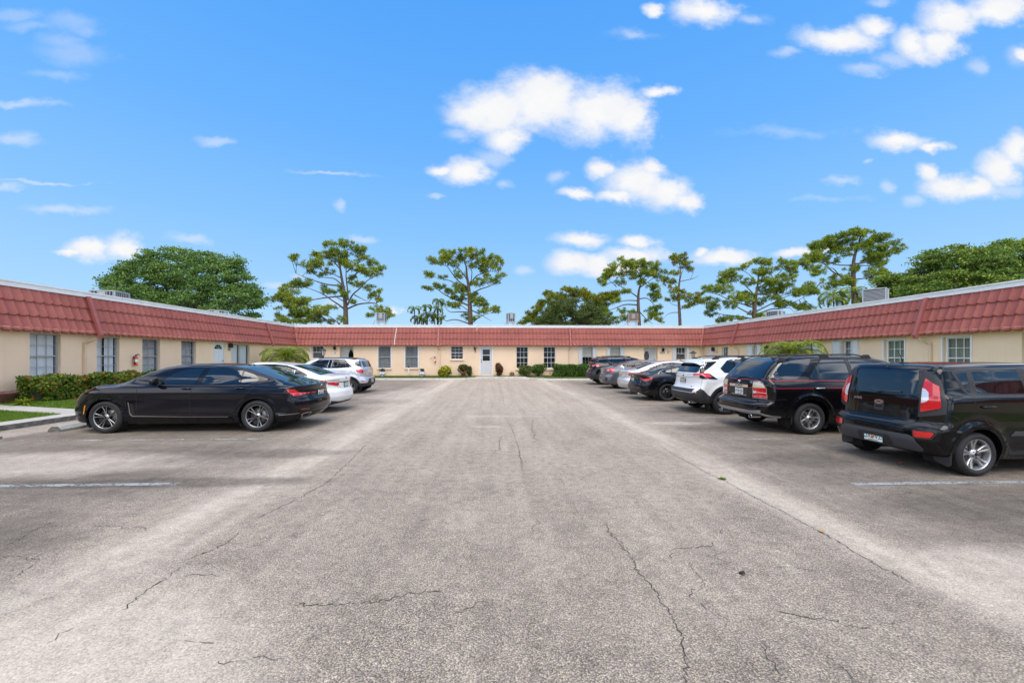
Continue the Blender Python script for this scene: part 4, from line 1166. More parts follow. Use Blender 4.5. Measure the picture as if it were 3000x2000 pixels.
    c.patch('windscreen', [(2.8, .5), (2.8, -.5), (3.4, -.6), (3.4, .6)], ('top',), .004, GLASS, rnd=.05)
    c.wheels(wheel_proto('f', 5, .205, .205, MATS['rim_silver'], MATS['rim_silver'], 'double', .014), .02)
    # white saloon on the left
    gl = [('rear_window', [(1.30, 1.26), (1.56, 1.335), (1.9, 1.37), (2.15, 1.37), (2.1, 1.06), (1.3, 1.06)]), ('front_window', [(2.23, 1.37), (2.5, 1.35), (2.8, 1.27), (3.15, 1.08), (2.18, 1.06)])]
    c = start('white_sedan', 'white_sedan', 'white sedan with long red and clear tail light, behind the long black one', P_WHITE, .028, holes=[g[1] for g in gl])
    sedan_glass(c, 1, gl)
    c.ribbon('window_surround', [(.92, 1.065), (1.0, 1.13), (1.28, 1.27), (1.55, 1.355), (1.9, 1.39), (2.25, 1.39), (2.53, 1.365), (2.83, 1.28), (3.25, 1.05)], ('side', 1), .036, .006, BLK, both=True)
    c.patch('quarter_panel', [(.93, 1.06), (1.02, 1.13), (1.27, 1.255), (1.27, 1.05)], ('side', 1), .005, BLK, both=True)
    c.ribbon('window_surround', [(.9, 1.05), (3.25, 1.045)], ('side', 1), .022, .0065, SAT, both=True)
    c.ribbon('window_pillar', [(2.14, 1.06), (2.18, 1.38)], ('side', 1), .08, .0065, BLK, both=True)
    interior(c, .95, 3.1, .4, 1.02, [(1.25, 0, 1.02, True), (2.15, -.38, 1.04, False), (2.15, .38, 1.04, False)])
    c.patch('rear_windscreen', [(1.44, .50), (1.44, -.50), (.62, -.60), (.62, .60)], ('top',), .003, GLASS, rnd=.05)
    K = ('corner', 1, .6, .45)
    c.patch('tail_light', [(62, .965), (40, .955), (-4, .93), (0, .80), (8, .765), (50, .825)], K, .008, RED, both=True)
    c.patch('reversing_light', [(56, .945), (40, .94), (-2, .915), (0, .865), (18, .87), (26, .885), (50, .885)], K, .011, WHT, both=True)
    badge_disc(c, 0, .985, .045, .033, CHR, MATS['rim_dark']); c.plate(0, .785, 'T42 5RK', .30, .15, style=1, frame=PLA)
    c.ribbon('boot_trim', [(-.42, .875), (.42, .875)], ('rear',), .028, .008, CHR)
    c.seams('boot_gap', [[(-.44, 1.02), (-.46, .90), (-.40, .70), (.40, .70), (.46, .90), (.44, 1.02)]], ('rear',), .008, SEAM)
    c.seams('boot_gap', [[(.6, .60), (.3, .56), (.13, .5)], [(.6, -.60), (.3, -.56), (.13, -.5)]], ('top',), .008, SEAM)
    rear_text(c, 'SE', .40, .73, .04, SAT)
    c.patch('diffuser', [(-.78, .36), (-.5, .32), (.5, .32), (.78, .36), (.72, .20), (-.72, .20)], ('rear',), .008, PLA)
    c.seams('panel_gap', [[(1.1, 1.04), (1.14, .9), (1.42, .6), (1.46, .3)], [(2.16, 1.04), (2.16, .3)]], ('side', 1), .008, SEAM, both=True)
    c.arches(P_WHITE, .03, .004); mirror(c, 3.05, 1.06, P_WHITE); handle(c, 1.45, .95, P_WHITE); handle(c, 2.4, .95, P_WHITE)
    c.patch('windscreen', [(2.9, .52), (2.9, -.52), (3.65, -.64), (3.65, .64)], ('top',), .004, GLASS, rnd=.05)
    c.wheels(wheel_proto('g', 5, .22, .215, MATS['rim_silver'], MATS['rim_dark'], 'double', .014), .02)

def build_silver_suv():
    d = -.11
    q = lambda L: [(a + d, b) for a, b in L]
    gl = [('front_window', q([(2.66, 1.17), (2.42, 1.33), (2.22, 1.45), (1.76, 1.465), (1.82, 1.16)])), ('rear_window', q([(1.60, 1.465), (1.10, 1.445), (1.10, 1.16), (1.64, 1.16)])), ('quarter_window', q([(1.04, 1.40), (.84, 1.20), (.87, 1.165), (1.06, 1.16)]))]
    SPEC['silver_suv']['axles'] = (.70, 3.2)
    SPEC['silver_suv']['flare'] = [(.70, .325, .43, .025), (3.2, .325, .43, .025)]
    c = start('silver_suv', 'silver_crossover', 'small silver crossover with clear windows, farthest car on the left', P_SILVER, .028, holes=[g[1] for g in gl])
    sedan_glass(c, 1, gl)
    S = ('side', 1); K = ('corner', 1, .6, .45)
    c.ribbon('window_surround', q([(.78, 1.175), (.84, 1.215), (1.05, 1.43), (1.10, 1.47), (1.6, 1.485), (2.2, 1.475), (2.45, 1.345), (2.8, 1.13), (.80, 1.14)]), S, .036, .006, BLK, closed=True, both=True)
    c.ribbon('window_pillar', q([(1.075, 1.15), (1.075, 1.44)]), S, .05, .0065, BLK, both=True)
    c.ribbon('window_pillar', q([(1.73, 1.15), (1.68, 1.47)]), S, .13, .0065, BLK, both=True)
    interior(c, .55, 2.7, .45, 1.12, [(.95, 0, 1.1, True), (1.75, -.38, 1.15, False), (1.75, .38, 1.15, False)])
    c.patch('rear_windscreen', [(-.50, 1.42), (.50, 1.42), (.56, 1.16), (-.56, 1.16)], ('rear',), .004, GLASS, rnd=.03)
    c.patch('corner_window', [(86, 1.335), (62, 1.42), (38, 1.43), (26, 1.43), (34, 1.16), (48, 1.16)], K, .004, GLASS, both=True)
    c.patch('tail_light', [(70, 1.065), (27, 1.07), (31, .90), (60, .91), (70, 1.0)], K, .010, RED, both=True)
    c.patch('tail_light_core', [(40, 1.02), (30, 1.02), (33, .94), (40, .94)], K, .013, DRED, both=True)
    c.patch('fog_lamp', [(48, .60), (34, .60), (34, .50), (46, .50)], K, .010, WHT, both=True)
    c.patch('reflector', [(46, .58), (38, .58), (38, .53), (45, .53)], K, .014, RED, both=True)
    c.patch('bumper_cladding', [(-.80, .44), (-.55, .47), (-.40, .64), (.40, .64), (.55, .47), (.80, .44), (.74, .30), (-.74, .30)], ('rear',), .010, PLA)
    c.patch('bumper_cladding', [(30, .46), (64, .465), (92, .43), (96, .28), (34, .28)], K, .012, PLA, both=True)
    badge_disc(c, 0, .99, .05, .035, CHR, SAT); c.plate(0, .54, 'Q83 7BL', .28, .14, off=.018)
    c.seams('tailgate_gap', [[(-.58, 1.15), (-.56, .80), (-.45, .74), (.45, .74), (.56, .80), (.58, 1.15)]], ('rear',), .009, SEAM)
    c.seams('panel_gap', [q([(.83, 1.16), (.76, 1.0), (.80, .90), (1.0, .78)]), q([(1.73, 1.13), (1.75, .35)]), q([(1.05, 1.44), (.85, 1.42), (.70, 1.40)])], S, .008, SEAM, both=True)
    c.ribbon('fuel_flap', [(.58 + .085 * math.cos(t), .98 + .075 * math.sin(t)) for t in [2 * PI * i / 14 for i in range(14)]], S, .007, .0015, SEAM, closed=True)
    handle(c, 1.1 + d, 1.0, P_SILVER); handle(c, 1.95 + d, 1.0, P_SILVER)
    c.arches(PLA, .06, .014); mirror(c, 2.5, 1.16, P_SILVER)
    rails(c, (.55, 2.1), .60, .03, MATS['plastic_grey'])
    fin(c, .42, PLA, .035, .14)
    c.patch('windscreen', [(2.5, .52), (2.5, -.52), (3.0, -.62), (3.0, .62)], ('top',), .004, GLASS, rnd=.05)
    c.wheels(wheel_proto('h', 5, .215, .205, MATS['rim_light'], MATS['rim_dark'], 'vee', .014), .012)

def build_cars():
    build_long_black(); build_boxy(); build_pinstripe(); build_white_suv(); build_coupe(); build_sedans(); build_silver_suv()
    build_white_suv('black_suv', 'black_wagon', 'black sport wagon with red tail light, farthest car on the right, by the clipped hedge', P_BLACK_MET, .032, 'LR8 41V')
build_cars()
# ------------------------------------------------------------------ the U-shaped apartment block
XL, XR, YB = -14.55, 15.65, 29.46
EAVE, RTOP, RFAS = 2.42, 3.77, 3.94
def frameL(): return Matrix(((0, 1, 0, XL), (1, 0, 0, 0), (0, 0, 1, 0), (0, 0, 0, 1)))     # (u, d, z) -> (XL + d, u, z)
def frameR(): return Matrix(((0, -1, 0, XR), (1, 0, 0, 0), (0, 0, 1, 0), (0, 0, 0, 1)))
def frameB(): return Matrix(((1, 0, 0, 0), (0, -1, 0, YB), (0, 0, 1, 0), (0, 0, 0, 1)))
FL, FR, FB = frameL(), frameR(), frameB()

def stucco(name, col):
    m, nt, b = new_mat(name)
    tc = nt.node('ShaderNodeTexCoord').outputs['Object']
    big = nt.noise(tc, .55, 4, .6); fine = nt.noise(tc, 14, 4)
    c = nt.mix(nt.ramp(big, [(.3, 0), (.75, 1)]), tuple(x * .93 for x in col), tuple(min(1, x * 1.05) for x in col))
    mp = nt.node('ShaderNodeMapping'); nt.link(tc, mp.inputs[0]); mp.inputs['Scale'].default_value = (9, 9, .5)
    st = nt.noise(mp.outputs[0], 1.0, 3)
    c = nt.mix(nt.ramp(st, [(.55, 0), (.8, .22)]), c, tuple(x * .72 for x in col))
    sep = nt.node('ShaderNodeSeparateXYZ'); nt.link(tc, sep.inputs[0])
    low = nt.math('MULTIPLY', nt.ramp(sep.outputs[2], [(.10, 1.0), (.42, 0.0)]), nt.ramp(nt.noise(tc, 2.3, 5), [(.35, 0), (.75, .5)]))
    c = nt.mix(low, c, (.24, .13, .075))
    # faint block courses under the stucco
    br = nt.node('ShaderNodeTexBrick'); br.inputs['Scale'].default_value = 1.0
    br.inputs['Mortar Size'].default_value = .006; br.inputs['Brick Width'].default_value = .4; br.inputs['Row Height'].default_value = .2
    mp2 = nt.node('ShaderNodeMapping'); nt.link(tc, mp2.inputs[0])
    cb = nt.node('ShaderNodeCombineXYZ'); nt.link(nt.math('ADD', sep.outputs[0], sep.outputs[1]), cb.inputs[0]); nt.link(sep.outputs[2], cb.inputs[1])
    nt.link(cb.outputs[0], br.inputs['Vector'])
    nt.link(c, b.inputs['Base Color']); b.inputs['Roughness'].default_value = .85; b.inputs['Specular IOR Level'].default_value = .2
    h = nt.math('ADD', nt.math('MULTIPLY', fine, .5), nt.math('MULTIPLY', br.outputs['Fac'], -.35))
    nt.link(nt.bump(h, .35, .012), b.inputs['Normal'])
    return m
M_WALL = stucco('stucco_cream', (.80, .60, .42))
mat('trim_cream', (.76, .58, .41), .7, var=.06, vscale=5)
mat('white_paint', (.70, .70, .70), .4, var=.04, vscale=4)
mat('door_white', (.66, .68, .72), .4, var=.03)
mat('door_grey', (.52, .52, .52), .45, var=.05)
mat('aluminium', (.42, .43, .45), .38, .5)
mat('fascia', (.76, .76, .75), .45, var=.06, vscale=2)
mat('blind_white', (.72, .73, .74), .6)
mat('blind_cream', (.62, .58, .47), .7)
mat('curtain_white', (.72, .74, .76), .8)
mat('curtain_grey', (.26, .27, .27), .85)
mat('curtain_green', (.24, .28, .22), .85)
mat('room_dark', (.02, .02, .022), .9)
mat('iron_black', (.012, .012, .012), .5)
mat('roof_gravel', (.38, .37, .35), .95, var=.2, vscale=8)
mat('pipe_cream', (.68, .50, .34), .6, var=.08)
mat('pipe_red', (.30, .085, .075), .45, var=.1, vscale=3)
mat('foam_white', (.7, .68, .64), .8)

def glass_window():
    m, nt, b = new_mat('window_glass')
    tr = nt.node('ShaderNodeBsdfTransparent'); tr.inputs[0].default_value = (.90, .93, .94, 1)
    gl = nt.node('ShaderNodeBsdfGlossy'); gl.inputs['Roughness'].default_value = .03
    f = schlick(nt, .045)
    mx = nt.node('ShaderNodeMixShader'); nt.link(f, mx.inputs[0]); nt.link(tr.outputs[0], mx.inputs[1]); nt.link(gl.outputs[0], mx.inputs[2])
    nt.link(mx.outputs[0], nt.n['Material Output'].inputs[0])
    return m
WGLASS = glass_window()

def tile_mat():
    m, nt, b = new_mat('roof_tile')
    tc = nt.node('ShaderNodeTexCoord').outputs['Object']; geo = nt.node('ShaderNodeNewGeometry')
    n1 = nt.noise(tc, .8, 5, .6); n2 = nt.noise(tc, 40, 3)
    c = nt.ramp(n1, [(.25, (.225, .058, .043)), (.55, (.29, .077, .056)), (.8, (.35, .108, .08))])
    c = nt.mix(nt.ramp(n2, [(.35, .0), (.75, .35)]), c, (.24, .062, .055))
    mp = nt.node('ShaderNodeMapping'); nt.link(tc, mp.inputs[0]); mp.inputs['Scale'].default_value = (6, 6, .6)
    c = nt.mix(nt.ramp(nt.noise(mp.outputs[0], 1, 4), [(.6, 0), (.8, .35)]), c, (.42, .16, .13))
    nt.link(c, b.inputs['Base Color']); b.inputs['Roughness'].default_value = .55; b.inputs['Specular IOR Level'].default_value = .35
    nt.link(nt.bump(n2, .2, .004), b.inputs['Normal'])
    return m
M_TILE = tile_mat()

BLD = empty('apartment_building', (0, 0, 0), label='long single-storey cream apartment building with red tiled mansard eaves, wrapping three sides of the lot', cat='building')

def wall_with_openings(name, M, u0, u1, z0, z1, ops, depth=.16):
    us = sorted({u0, u1, *[o[0] for o in ops], *[o[1] for o in ops]}); zs = sorted({z0, z1, *[o[2] for o in ops], *[o[3] for o in ops]})
    mb = MB()
    P = lambda u, d, z: tuple(M @ Vector((u, d, z)))
    for a, b in zip(us, us[1:]):
        for c, d in zip(zs, zs[1:]):
            cu, cz = (a + b) / 2, (c + d) / 2
            if any(o[0] < cu < o[1] and o[2] < cz < o[3] for o in ops): continue
            mb.poly([P(a, 0, c), P(b, 0, c), P(b, 0, d), P(a, 0, d)])
    for o in ops:
        a, b, c, d = o[:4]; dp = o[4] if len(o) > 4 else depth
        mb.poly([P(a, 0, c), P(a, -dp, c), P(a, -dp, d), P(a, 0, d)]); mb.poly([P(b, 0, c), P(b, 0, d), P(b, -dp, d), P(b, -dp, c)])
        mb.poly([P(a, 0, d), P(a, -dp, d), P(b, -dp, d), P(b, 0, d)]); mb.poly([P(a, 0, c), P(b, 0, c), P(b, -dp, c), P(a, -dp, c)])
    bm = bmesh.new()
    o = mb.build(name, M_WALL, BLD, fixn=False)
    bm.from_mesh(o.data); bmesh.ops.remove_doubles(bm, verts=bm.verts, dist=.0005); bmesh.ops.recalc_face_normals(bm, faces=bm.faces); bm.to_mesh(o.data); bm.free()
    return o

def room(mb, M, u0, u1, z0, z1, d0, d1, m):
    P = lambda u, d, z: tuple(M @ Vector((u, d, z)))
    mb.poly([P(u0, d1, z0), P(u1, d1, z0), P(u1, d1, z1), P(u0, d1, z1)], m)
    for a in (u0, u1): mb.poly([P(a, d0, z0), P(a, d1, z0), P(a, d1, z1), P(a, d0, z1)], m)
    for z in (z0, z1): mb.poly([P(u0, d0, z), P(u1, d0, z), P(u1, d1, z), P(u0, d1, z)], m)

def bars(mb, M, u0, u1, z0, z1, cols, rows, w, d0, d1, m):
    for i in range(1, cols):
        u = u0 + (u1 - u0) * i / cols; mb.box(u - w / 2, u + w / 2, d0, d1, z0, z1, m, M)
    us = [u0 + (u1 - u0) * i / cols for i in range(cols + 1)]
    for j in range(1, rows):
        z = z0 + (z1 - z0) * j / rows
        for a, b in zip(us, us[1:]): mb.box(a + (w / 2 if a > u0 else 0), b - (w / 2 if b < u1 else 0), d0 + .002, d1 - .002, z - w / 2, z + w / 2, m, M)

def window(M, u0, u1, z0, z1, dep=.16, fw=.045, fm='aluminium', grid_up=None, grid_lo=None, mid=.5, inside=None, sill=None, shutters=None, gw=.018, casing=None, label=None):
    """window: frame with sash bars > pane, blind or curtain, sill, shutter"""
    FM = MATS[fm]
    mb = MB(); B = lambda *a: mb.box(*a, 0, M)
    d0, d1 = -dep + .01, -dep + .065
    B(u0, u1, d0, d1, z1 - fw, z1); B(u0, u1, d0, d1, z0, z0 + fw); B(u0, u0 + fw, d0, d1, z0 + fw, z1 - fw); B(u1 - fw, u1, d0, d1, z0 + fw, z1 - fw)
    iu0, iu1, iz0, iz1 = u0 + fw, u1 - fw, z0 + fw, z1 - fw
    zm = iz0 + (iz1 - iz0) * mid
    if mid: B(iu0, iu1, d0 + .003, d1 - .003, zm - .02, zm + .02)
    if grid_up: bars(mb, M, iu0, iu1, (zm + .02) if mid else iz0, iz1, *grid_up, gw, d0 + .012, d0 + .034, 0)
    if grid_lo and mid: bars(mb, M, iu0, iu1, iz0, zm - .02, *grid_lo, gw, d0 + .012, d0 + .034, 0)
    room(mb, M, u0, u1, z0, z1, -dep + .004, -dep - .7, 1)
    w = mb.build('window', [FM, MATS['room_dark']], BLD)
    if label: w['label'] = label
    pb = MB(); P = lambda u, d, z: tuple(M @ Vector((u, d, z)))
    pb.poly([P(iu0 - .01, d0 + .008, iz0 - .01), P(iu1 + .01, d0 + .008, iz0 - .01), P(iu1 + .01, d0 + .008, iz1 + .01), P(iu0 - .01, d0 + .008, iz1 + .01)])
    pb.build('pane', WGLASS, w)
    if inside:
        kind = inside[0]; ib = MB(); im = MATS[inside[1]]; dd = -dep - .03
        if kind == 'vertical':       # vertical blind slats
            n = int((iu1 - iu0) / inside[2]); 
            for i in range(n):
                u = iu0 + (i + .5) * (iu1 - iu0) / n; a = inside[2] * (.36 + .12 * random.random())
                ib.poly([P(u - a, dd - .012, iz0), P(u + a, dd + .012, iz0), P(u + a, dd + .012, iz1), P(u - a, dd - .012, iz1)])
            nm = 'vertical_blind'
        elif kind == 'horizontal':
            z = iz1 - .03
            while z > (inside[3] if len(inside) > 3 else iz0):
                ib.poly([P(iu0, dd - .018, z), P(iu1, dd - .018, z), P(iu1, dd + .014, z - .026), P(iu0, dd + .014, z - .026)]); z -= inside[2]
            nm = 'slatted_blind'
        elif kind == 'curtain':      # pleated curtain, open spans in inside[2]
            for (f0, f1) in inside[2]:
                n = max(6, int((f1 - f0) * (iu1 - iu0) / .012))
                pts = []
                for i in range(n + 1):
                    u = iu0 + (f0 + (f1 - f0) * i / n) * (iu1 - iu0); t = u * 2 * PI / .085
                    pts.append((u, dd + .022 * math.sin(t) + .012 * math.sin(t * .37 + 1)))
                for (a, da), (b, db) in zip(pts, pts[1:]):
                    ib.poly([P(a, da, iz0), P(b, db, iz0), P(b, db, iz1), P(a, da, iz1)], 0, True)
            nm = 'curtain'
        elif kind == 'roller':
            ib.box(iu0, iu1, dd, dd + .006, inside[2], iz1, 0, M); nm = 'roller_blind'
        ib.build(nm, im, w)
    if sill:
        sb = MB(); sb.bbox(u0 - .06, u1 + .06, -.05, .07, z0 - sill, z0 - .004, .008, 0, M); sb.build('window_sill', MATS['trim_cream'], w)
    if casing:
        cb = MB(); c = casing
        cb.box(u0 - c, u0 - .003, .003, .035, z0, z1, 0, M); cb.box(u1 + .003, u1 + c, .003, .035, z0, z1, 0, M); cb.box(u0 - c, u1 + c, .004, .034, z1 + .003, z1 + c * .8, 0, M)
        cb.build('window_casing', MATS['white_paint'], w)
    if shutters:
        for s, (wl) in ((-1, shutters[0]), (1, shutters[1])):
            if not wl: continue
            hb = MB(); n = max(2, int(wl / .075))
            a0 = u0 - wl if s < 0 else u1
            pts = []
            for i in range(2 * n + 1):
                pts.append((a0 + wl * i / (2 * n), .035 + (.075 if i % 2 else 0)))
            for (a, da), (b, db) in zip(pts, pts[1:]): hb.poly([P(a, da, z0 - .02), P(b, db, z0 - .02), P(b, db, z1), P(a, da, z1)])
            hb.box(a0 - .012, a0, .0, .12, z0 - .03, z1 + .01, 0, M); hb.box(a0 + wl, a0 + wl + .012, .0, .12, z0 - .03, z1 + .01, 0, M)
            hb.build('accordion_shutter', MATS['white_paint'], w)
        for (za, zb) in ((z1 + .012, z1 + .05), (z0 - .07, z0 - .032)):
            tb = MB(); tb.box(u0 - shutters[0], u1 + shutters[1], .0, .11, za, zb, 0, M); tb.build('shutter_track', MATS['white_paint'], w)
    return w

def door(M, u0, u1, z0, z1, m, dep=.14, lite=None, knob=1, label=None, panels=None, trim='white_paint'):
    mb = MB(); d0, d1 = -dep + .01, -dep + .055; f = .06
    mb.box(u0 + f, u1 - f, d0, d1, z0 + .02, z1 - f, 0, M)
    for a, b in ((u0, u0 + f - .003), (u1 - f + .003, u1)): mb.box(a, b, d0, d1 + .03, z0, z1, 1, M)
    mb.box(u0 + f, u1 - f, d0, d1 + .03, z1 - f + .003, z1, 1, M); mb.box(u0 + f, u1 - f, d0, d1 + .04, z0, z0 + .018, 2, M)
    if panels:
        for (a, b, c, d) in panels: mb.bbox(a, b, d1 - .004, d1 + .012, c, d, .01, 0, M)
    o = mb.build('door', [m, MATS[trim], MATS['aluminium']], BLD)
    if label: o['label'] = label
    u = (u1 - f - .07) if knob > 0 else (u0 + f + .07)
    P = lambda a, b, c: tuple(M @ Vector((a, b, c)))
    for z, r in ((z0 + .93, .03), (z0 + 1.08, .026)):
        kb = MB(); n = 10; base = 0
        for dd, rr in ((d1, r), (d1 + .035, r), (d1 + .06, r * .6)):
            for i in range(n): kb.v.append(P(u + rr * math.cos(2 * PI * i / n), dd, z + rr * math.sin(2 * PI * i / n)))
        for q in range(2):
            for i in range(n): kb.face((base + q * n + i, base + q * n + (i + 1) % n, base + (q + 1) * n + (i + 1) % n, base + (q + 1) * n + i))
        kb.face([base + 2 * n + i for i in range(n)])
        kb.build('door_knob' if r > .028 else 'door_lock', MATS['iron_black'], o)
    if lite:
        gb = MB()
        poly = lite['poly']; k = len(gb.v); n = len(poly)
        cu = sum(p[0] for p in poly) / n; cz = sum(p[1] for p in poly) / n
        g = 1.0 + lite.get('rim', .12)
        A = [P(u_, d1 + .006, z_) for u_, z_ in poly]; Bq = [P(cu + (u_ - cu) * g, d1 + .012, cz + (z_ - cz) * g) for u_, z_ in poly]; Cq = [P(cu + (u_ - cu) * g * 1.02, d1 - .002, cz + (z_ - cz) * g * 1.02) for u_, z_ in poly]
        gb.v += A + Bq + Cq
        for t in tessellate_polygon([[Vector((a, b, 0)) for a, b in poly]]): gb.face([k + i for i in t], 0)
        for i in range(n):
            j = (i + 1) % n
            gb.face((k + i, k + j, k + n + j, k + n + i), 1); gb.face((k + n + i, k + n + j, k + 2 * n + j, k + 2 * n + i), 1)
        for (a, b, c, d) in lite.get('bars', ()): gb.box(a, b, d1 + .004, d1 + .018, c, d, 1, M)
        for (a, b, c, d) in lite.get('lines', ()): gb.tube([P(a, d1 + .012, b), P(c, d1 + .012, d)], .007, 5, 1)
        gb.build('door_glass', [MATS['glass_dark'], MATS['white_paint'] if lite.get('white', True) else MATS['iron_black']], o)
    return o

# ---- openings: (u0, u1, z0, z1[, depth])
OPL = [(13.03, 13.92, .92, 2.37), (15.12, 16.0, .93, 2.37), (17.0, 17.86, .90, 2.37), (19.03, 19.93, 1.0, 2.37), (21.12, 22.03, .32, 2.37), (22.50, 24.15, .95, 2.32)]
OPR = [(12.52, 13.33, .85, 2.30), (14.65, 15.45, .85, 2.30), (16.80, 17.40, .95, 2.33), (18.95, 19.42, .95, 2.36), (23.15, 23.62, .95, 2.30), (26.28, 27.02, .95, 2.29), (28.15, 28.92, .32, 2.30), (10.0, 11.25, .32, 2.33, .5)]
OPB = [(-13.36, -12.53, 1.46, 2.38), (-11.36, -10.37, .32, 2.38, .42), (-8.59, -7.69, .76, 2.38), (-6.64, -5.72, .78, 2.38), (-3.32, -2.43, 1.42, 2.37), (-1.20, -.24, .16, 2.36, .10), (1.50, 2.38, .74, 2.34), (3.53, 4.42, .74, 2.34),
       (6.40, 7.21, .85, 2.32), (8.49, 9.30, .85, 2.32), (11.10, 12.14, .32, 2.31, .42), (13.50, 14.31, 1.35, 2.31)]
wall_with_openings('wall', FL, -12, YB, -.1, EAVE + .14, OPL)
wall_with_openings('wall', FR, -12, YB, -.1, EAVE + .14, OPR)
wall_with_openings('wall', FB, XL, XR, -.1, EAVE + .14, OPB)

# ---- windows, left wing
Wn = lambda *a, **k: window(*a, **k)
Wn(FL, *OPL[0][:4], grid_up=(3, 2), grid_lo=(3, 2), gw=.014, inside=('vertical', 'blind_white', .085), sill=.09)
Wn(FL, *OPL[1][:4], grid_up=(3, 2), grid_lo=(3, 2), gw=.014, inside=('curtain', 'curtain_white', [(0, .44), (.52, 1)]), sill=.09)
Wn(FL, *OPL[2][:4], grid_up=(2, 2), grid_lo=(2, 2), gw=.014, inside=('horizontal', 'blind_white', .042), sill=.09)
Wn(FL, *OPL[3][:4], grid_up=(2, 2), grid_lo=(2, 2), gw=.014, inside=('horizontal', 'blind_white', .042), sill=.09)
a, b, c, d = OPL[4][:4]
fan = [(21.57 + .28 * math.cos(t), 2.02 + .22 * math.sin(t)) for t in [PI * i / 12 for i in range(13)]]
door(FL, a, b, c, d, MATS['door_white'], .12, lite=dict(poly=fan, lines=[(21.57, 2.02, 21.57 + .26 * math.cos(t), 2.02 + .2 * math.sin(t)) for t in (PI * .25, PI * .5, PI * .75)]), knob=1,
     panels=[(21.26, 21.52, 1.35, 1.9), (21.62, 21.88, 1.35, 1.9), (21.26, 21.52, .5, 1.2), (21.62, 21.88, .5, 1.2)])
a, b, c, d = OPL[5][:4]
Wn(FL, a, (a + b) / 2 - .002, c, d, mid=0, inside=('vertical', 'blind_white', .062)); Wn(FL, (a + b) / 2 + .002, b, c, d, mid=0, inside=('vertical', 'blind_white', .062))
# ---- right wing
for i in (0, 1):
    Wn(FR, *OPR[i][:4], fm='white_paint', fw=.06, grid_up=(3, 2), grid_lo=(3, 2), inside=('curtain', 'curtain_green', [(0, 1)]), sill=.08, casing=.05)
Wn(FR, *OPR[2][:4], fm='white_paint', grid_up=(2, 2), grid_lo=(2, 2), inside=('horizontal', 'blind_white', .042), shutters=(.24, .40))
Wn(FR, *OPR[3][:4], fm='white_paint', grid_up=(2, 2), grid_lo=(2, 2), inside=('horizontal', 'blind_cream', .042), shutters=(.28, .42))
Wn(FR, *OPR[4][:4], fm='white_paint', grid_up=(2, 2), grid_lo=(2, 2), inside=('horizontal', 'blind_white', .10), shutters=(.30, .46))
Wn(FR, *OPR[5][:4], fm='white_paint', grid_up=(3, 2), grid_lo=(3, 2), inside=('horizontal', 'blind_white', .11))
a, b, c, d = OPR[6][:4]
door(FR, a, b, c, d, MATS['door_white'], .12, knob=-1, panels=[(a + .14, b - .14, 1.3, 2.1), (a + .14, b - .14, .5, 1.15)])
a, b, c, d = OPR[7][:4]
door(FR, a, b, c, d, MATS['door_white'], .46, knob=1, panels=[(a + .2, b - .2, 1.3, 2.1)])
# ---- back wing
Wn(FB, *OPB[0][:4], fm='white_paint', grid_up=(3, 1), inside=('horizontal', 'curtain_grey', .05), sill=.12, casing=.06)
a, b, c, d = OPB[1][:4]
ogee = [(-10.67 + x, z) for x, z in ((0, 2.27), (.03, 2.20), (.04, 2.12), (.10, 2.02), (.155, 1.88), (.185, 1.72), (.19, 1.3), (.18, .9), (-.18, .9), (-.19, 1.3), (-.185, 1.72), (-.155, 1.88), (-.10, 2.02), (-.04, 2.12), (-.03, 2.20))]
door(FB, a, b, c, d, MATS['door_grey'], .40, lite=dict(poly=ogee, rim=.06), knob=-1, trim='door_grey')
Wn(FB, *OPB[2][:4], fm='aluminium', grid_lo=(1, 2), gw=.012, inside=('curtain', 'curtain_grey', [(0, 1)]), sill=.10, casing=.07)
Wn(FB, *OPB[3][:4], fm='aluminium', grid_lo=(1, 2), gw=.012, inside=('curtain', 'curtain_grey', [(0, .47), (.5, .97)]), sill=.10, casing=.07)
Wn(FB, *OPB[4][:4], fm='white_paint', fw=.03, grid_up=(3, 2), grid_lo=(3, 2), sill=.11, inside=('horizontal', 'curtain_grey', .12))
a, b, c, d = OPB[5][:4]
door(FB, a, b, .30, d, MATS['door_grey'], .08, knob=-1, lite=dict(poly=[(-.985, 1.29), (-.45, 1.29), (-.45, 2.14), (-.985, 2.14)], rim=.07, bars=[(-.985, -.45, 1.70, 1.74)]), panels=[(-1.0, -.75, .45, 1.12), (-.69, -.44, .45, 1.12)])
sb = MB(); sb.box(a, b, -.1, .02, .14, .298, 0, FB); sb.build('door_step', MATS['trim_cream'], BLD)
for i in (6, 7): Wn(FB, *OPB[i][:4], fm='white_paint', fw=.035, grid_up=(3, 2), grid_lo=(3, 2), gw=.02, sill=.14)
Wn(FB, *OPB[8][:4], fm='aluminium', grid_up=(3, 2), grid_lo=(3, 2), gw=.012, inside=('roller', 'blind_cream', 1.62), shutters=(.25, .22))
Wn(FB, *OPB[9][:4], fm='aluminium', grid_up=(3, 2), grid_lo=(3, 2), gw=.012, inside=('roller', 'blind_cream', 1.62), shutters=(.21, .24))
a, b, c, d = OPB[10][:4]
oval = [(11.42 + .19 * math.cos(t), 1.66 + .37 * math.sin(t)) for t in [2 * PI * i / 24 for i in range(24)]]
door(FB, a, b, c, d, MATS['door_grey'], .40, lite=dict(poly=oval, rim=.08, lines=[(11.42 + x, 1.34, 11.42 + x, 1.98) for x in (-.08, 0, .08)], white=True), knob=1)
Wn(FB, *OPB[11][:4], fm='white_paint', grid_up=(3, 1), inside=('horizontal', 'curtain_grey', .07), sill=.1, shutters=(.24, .22))

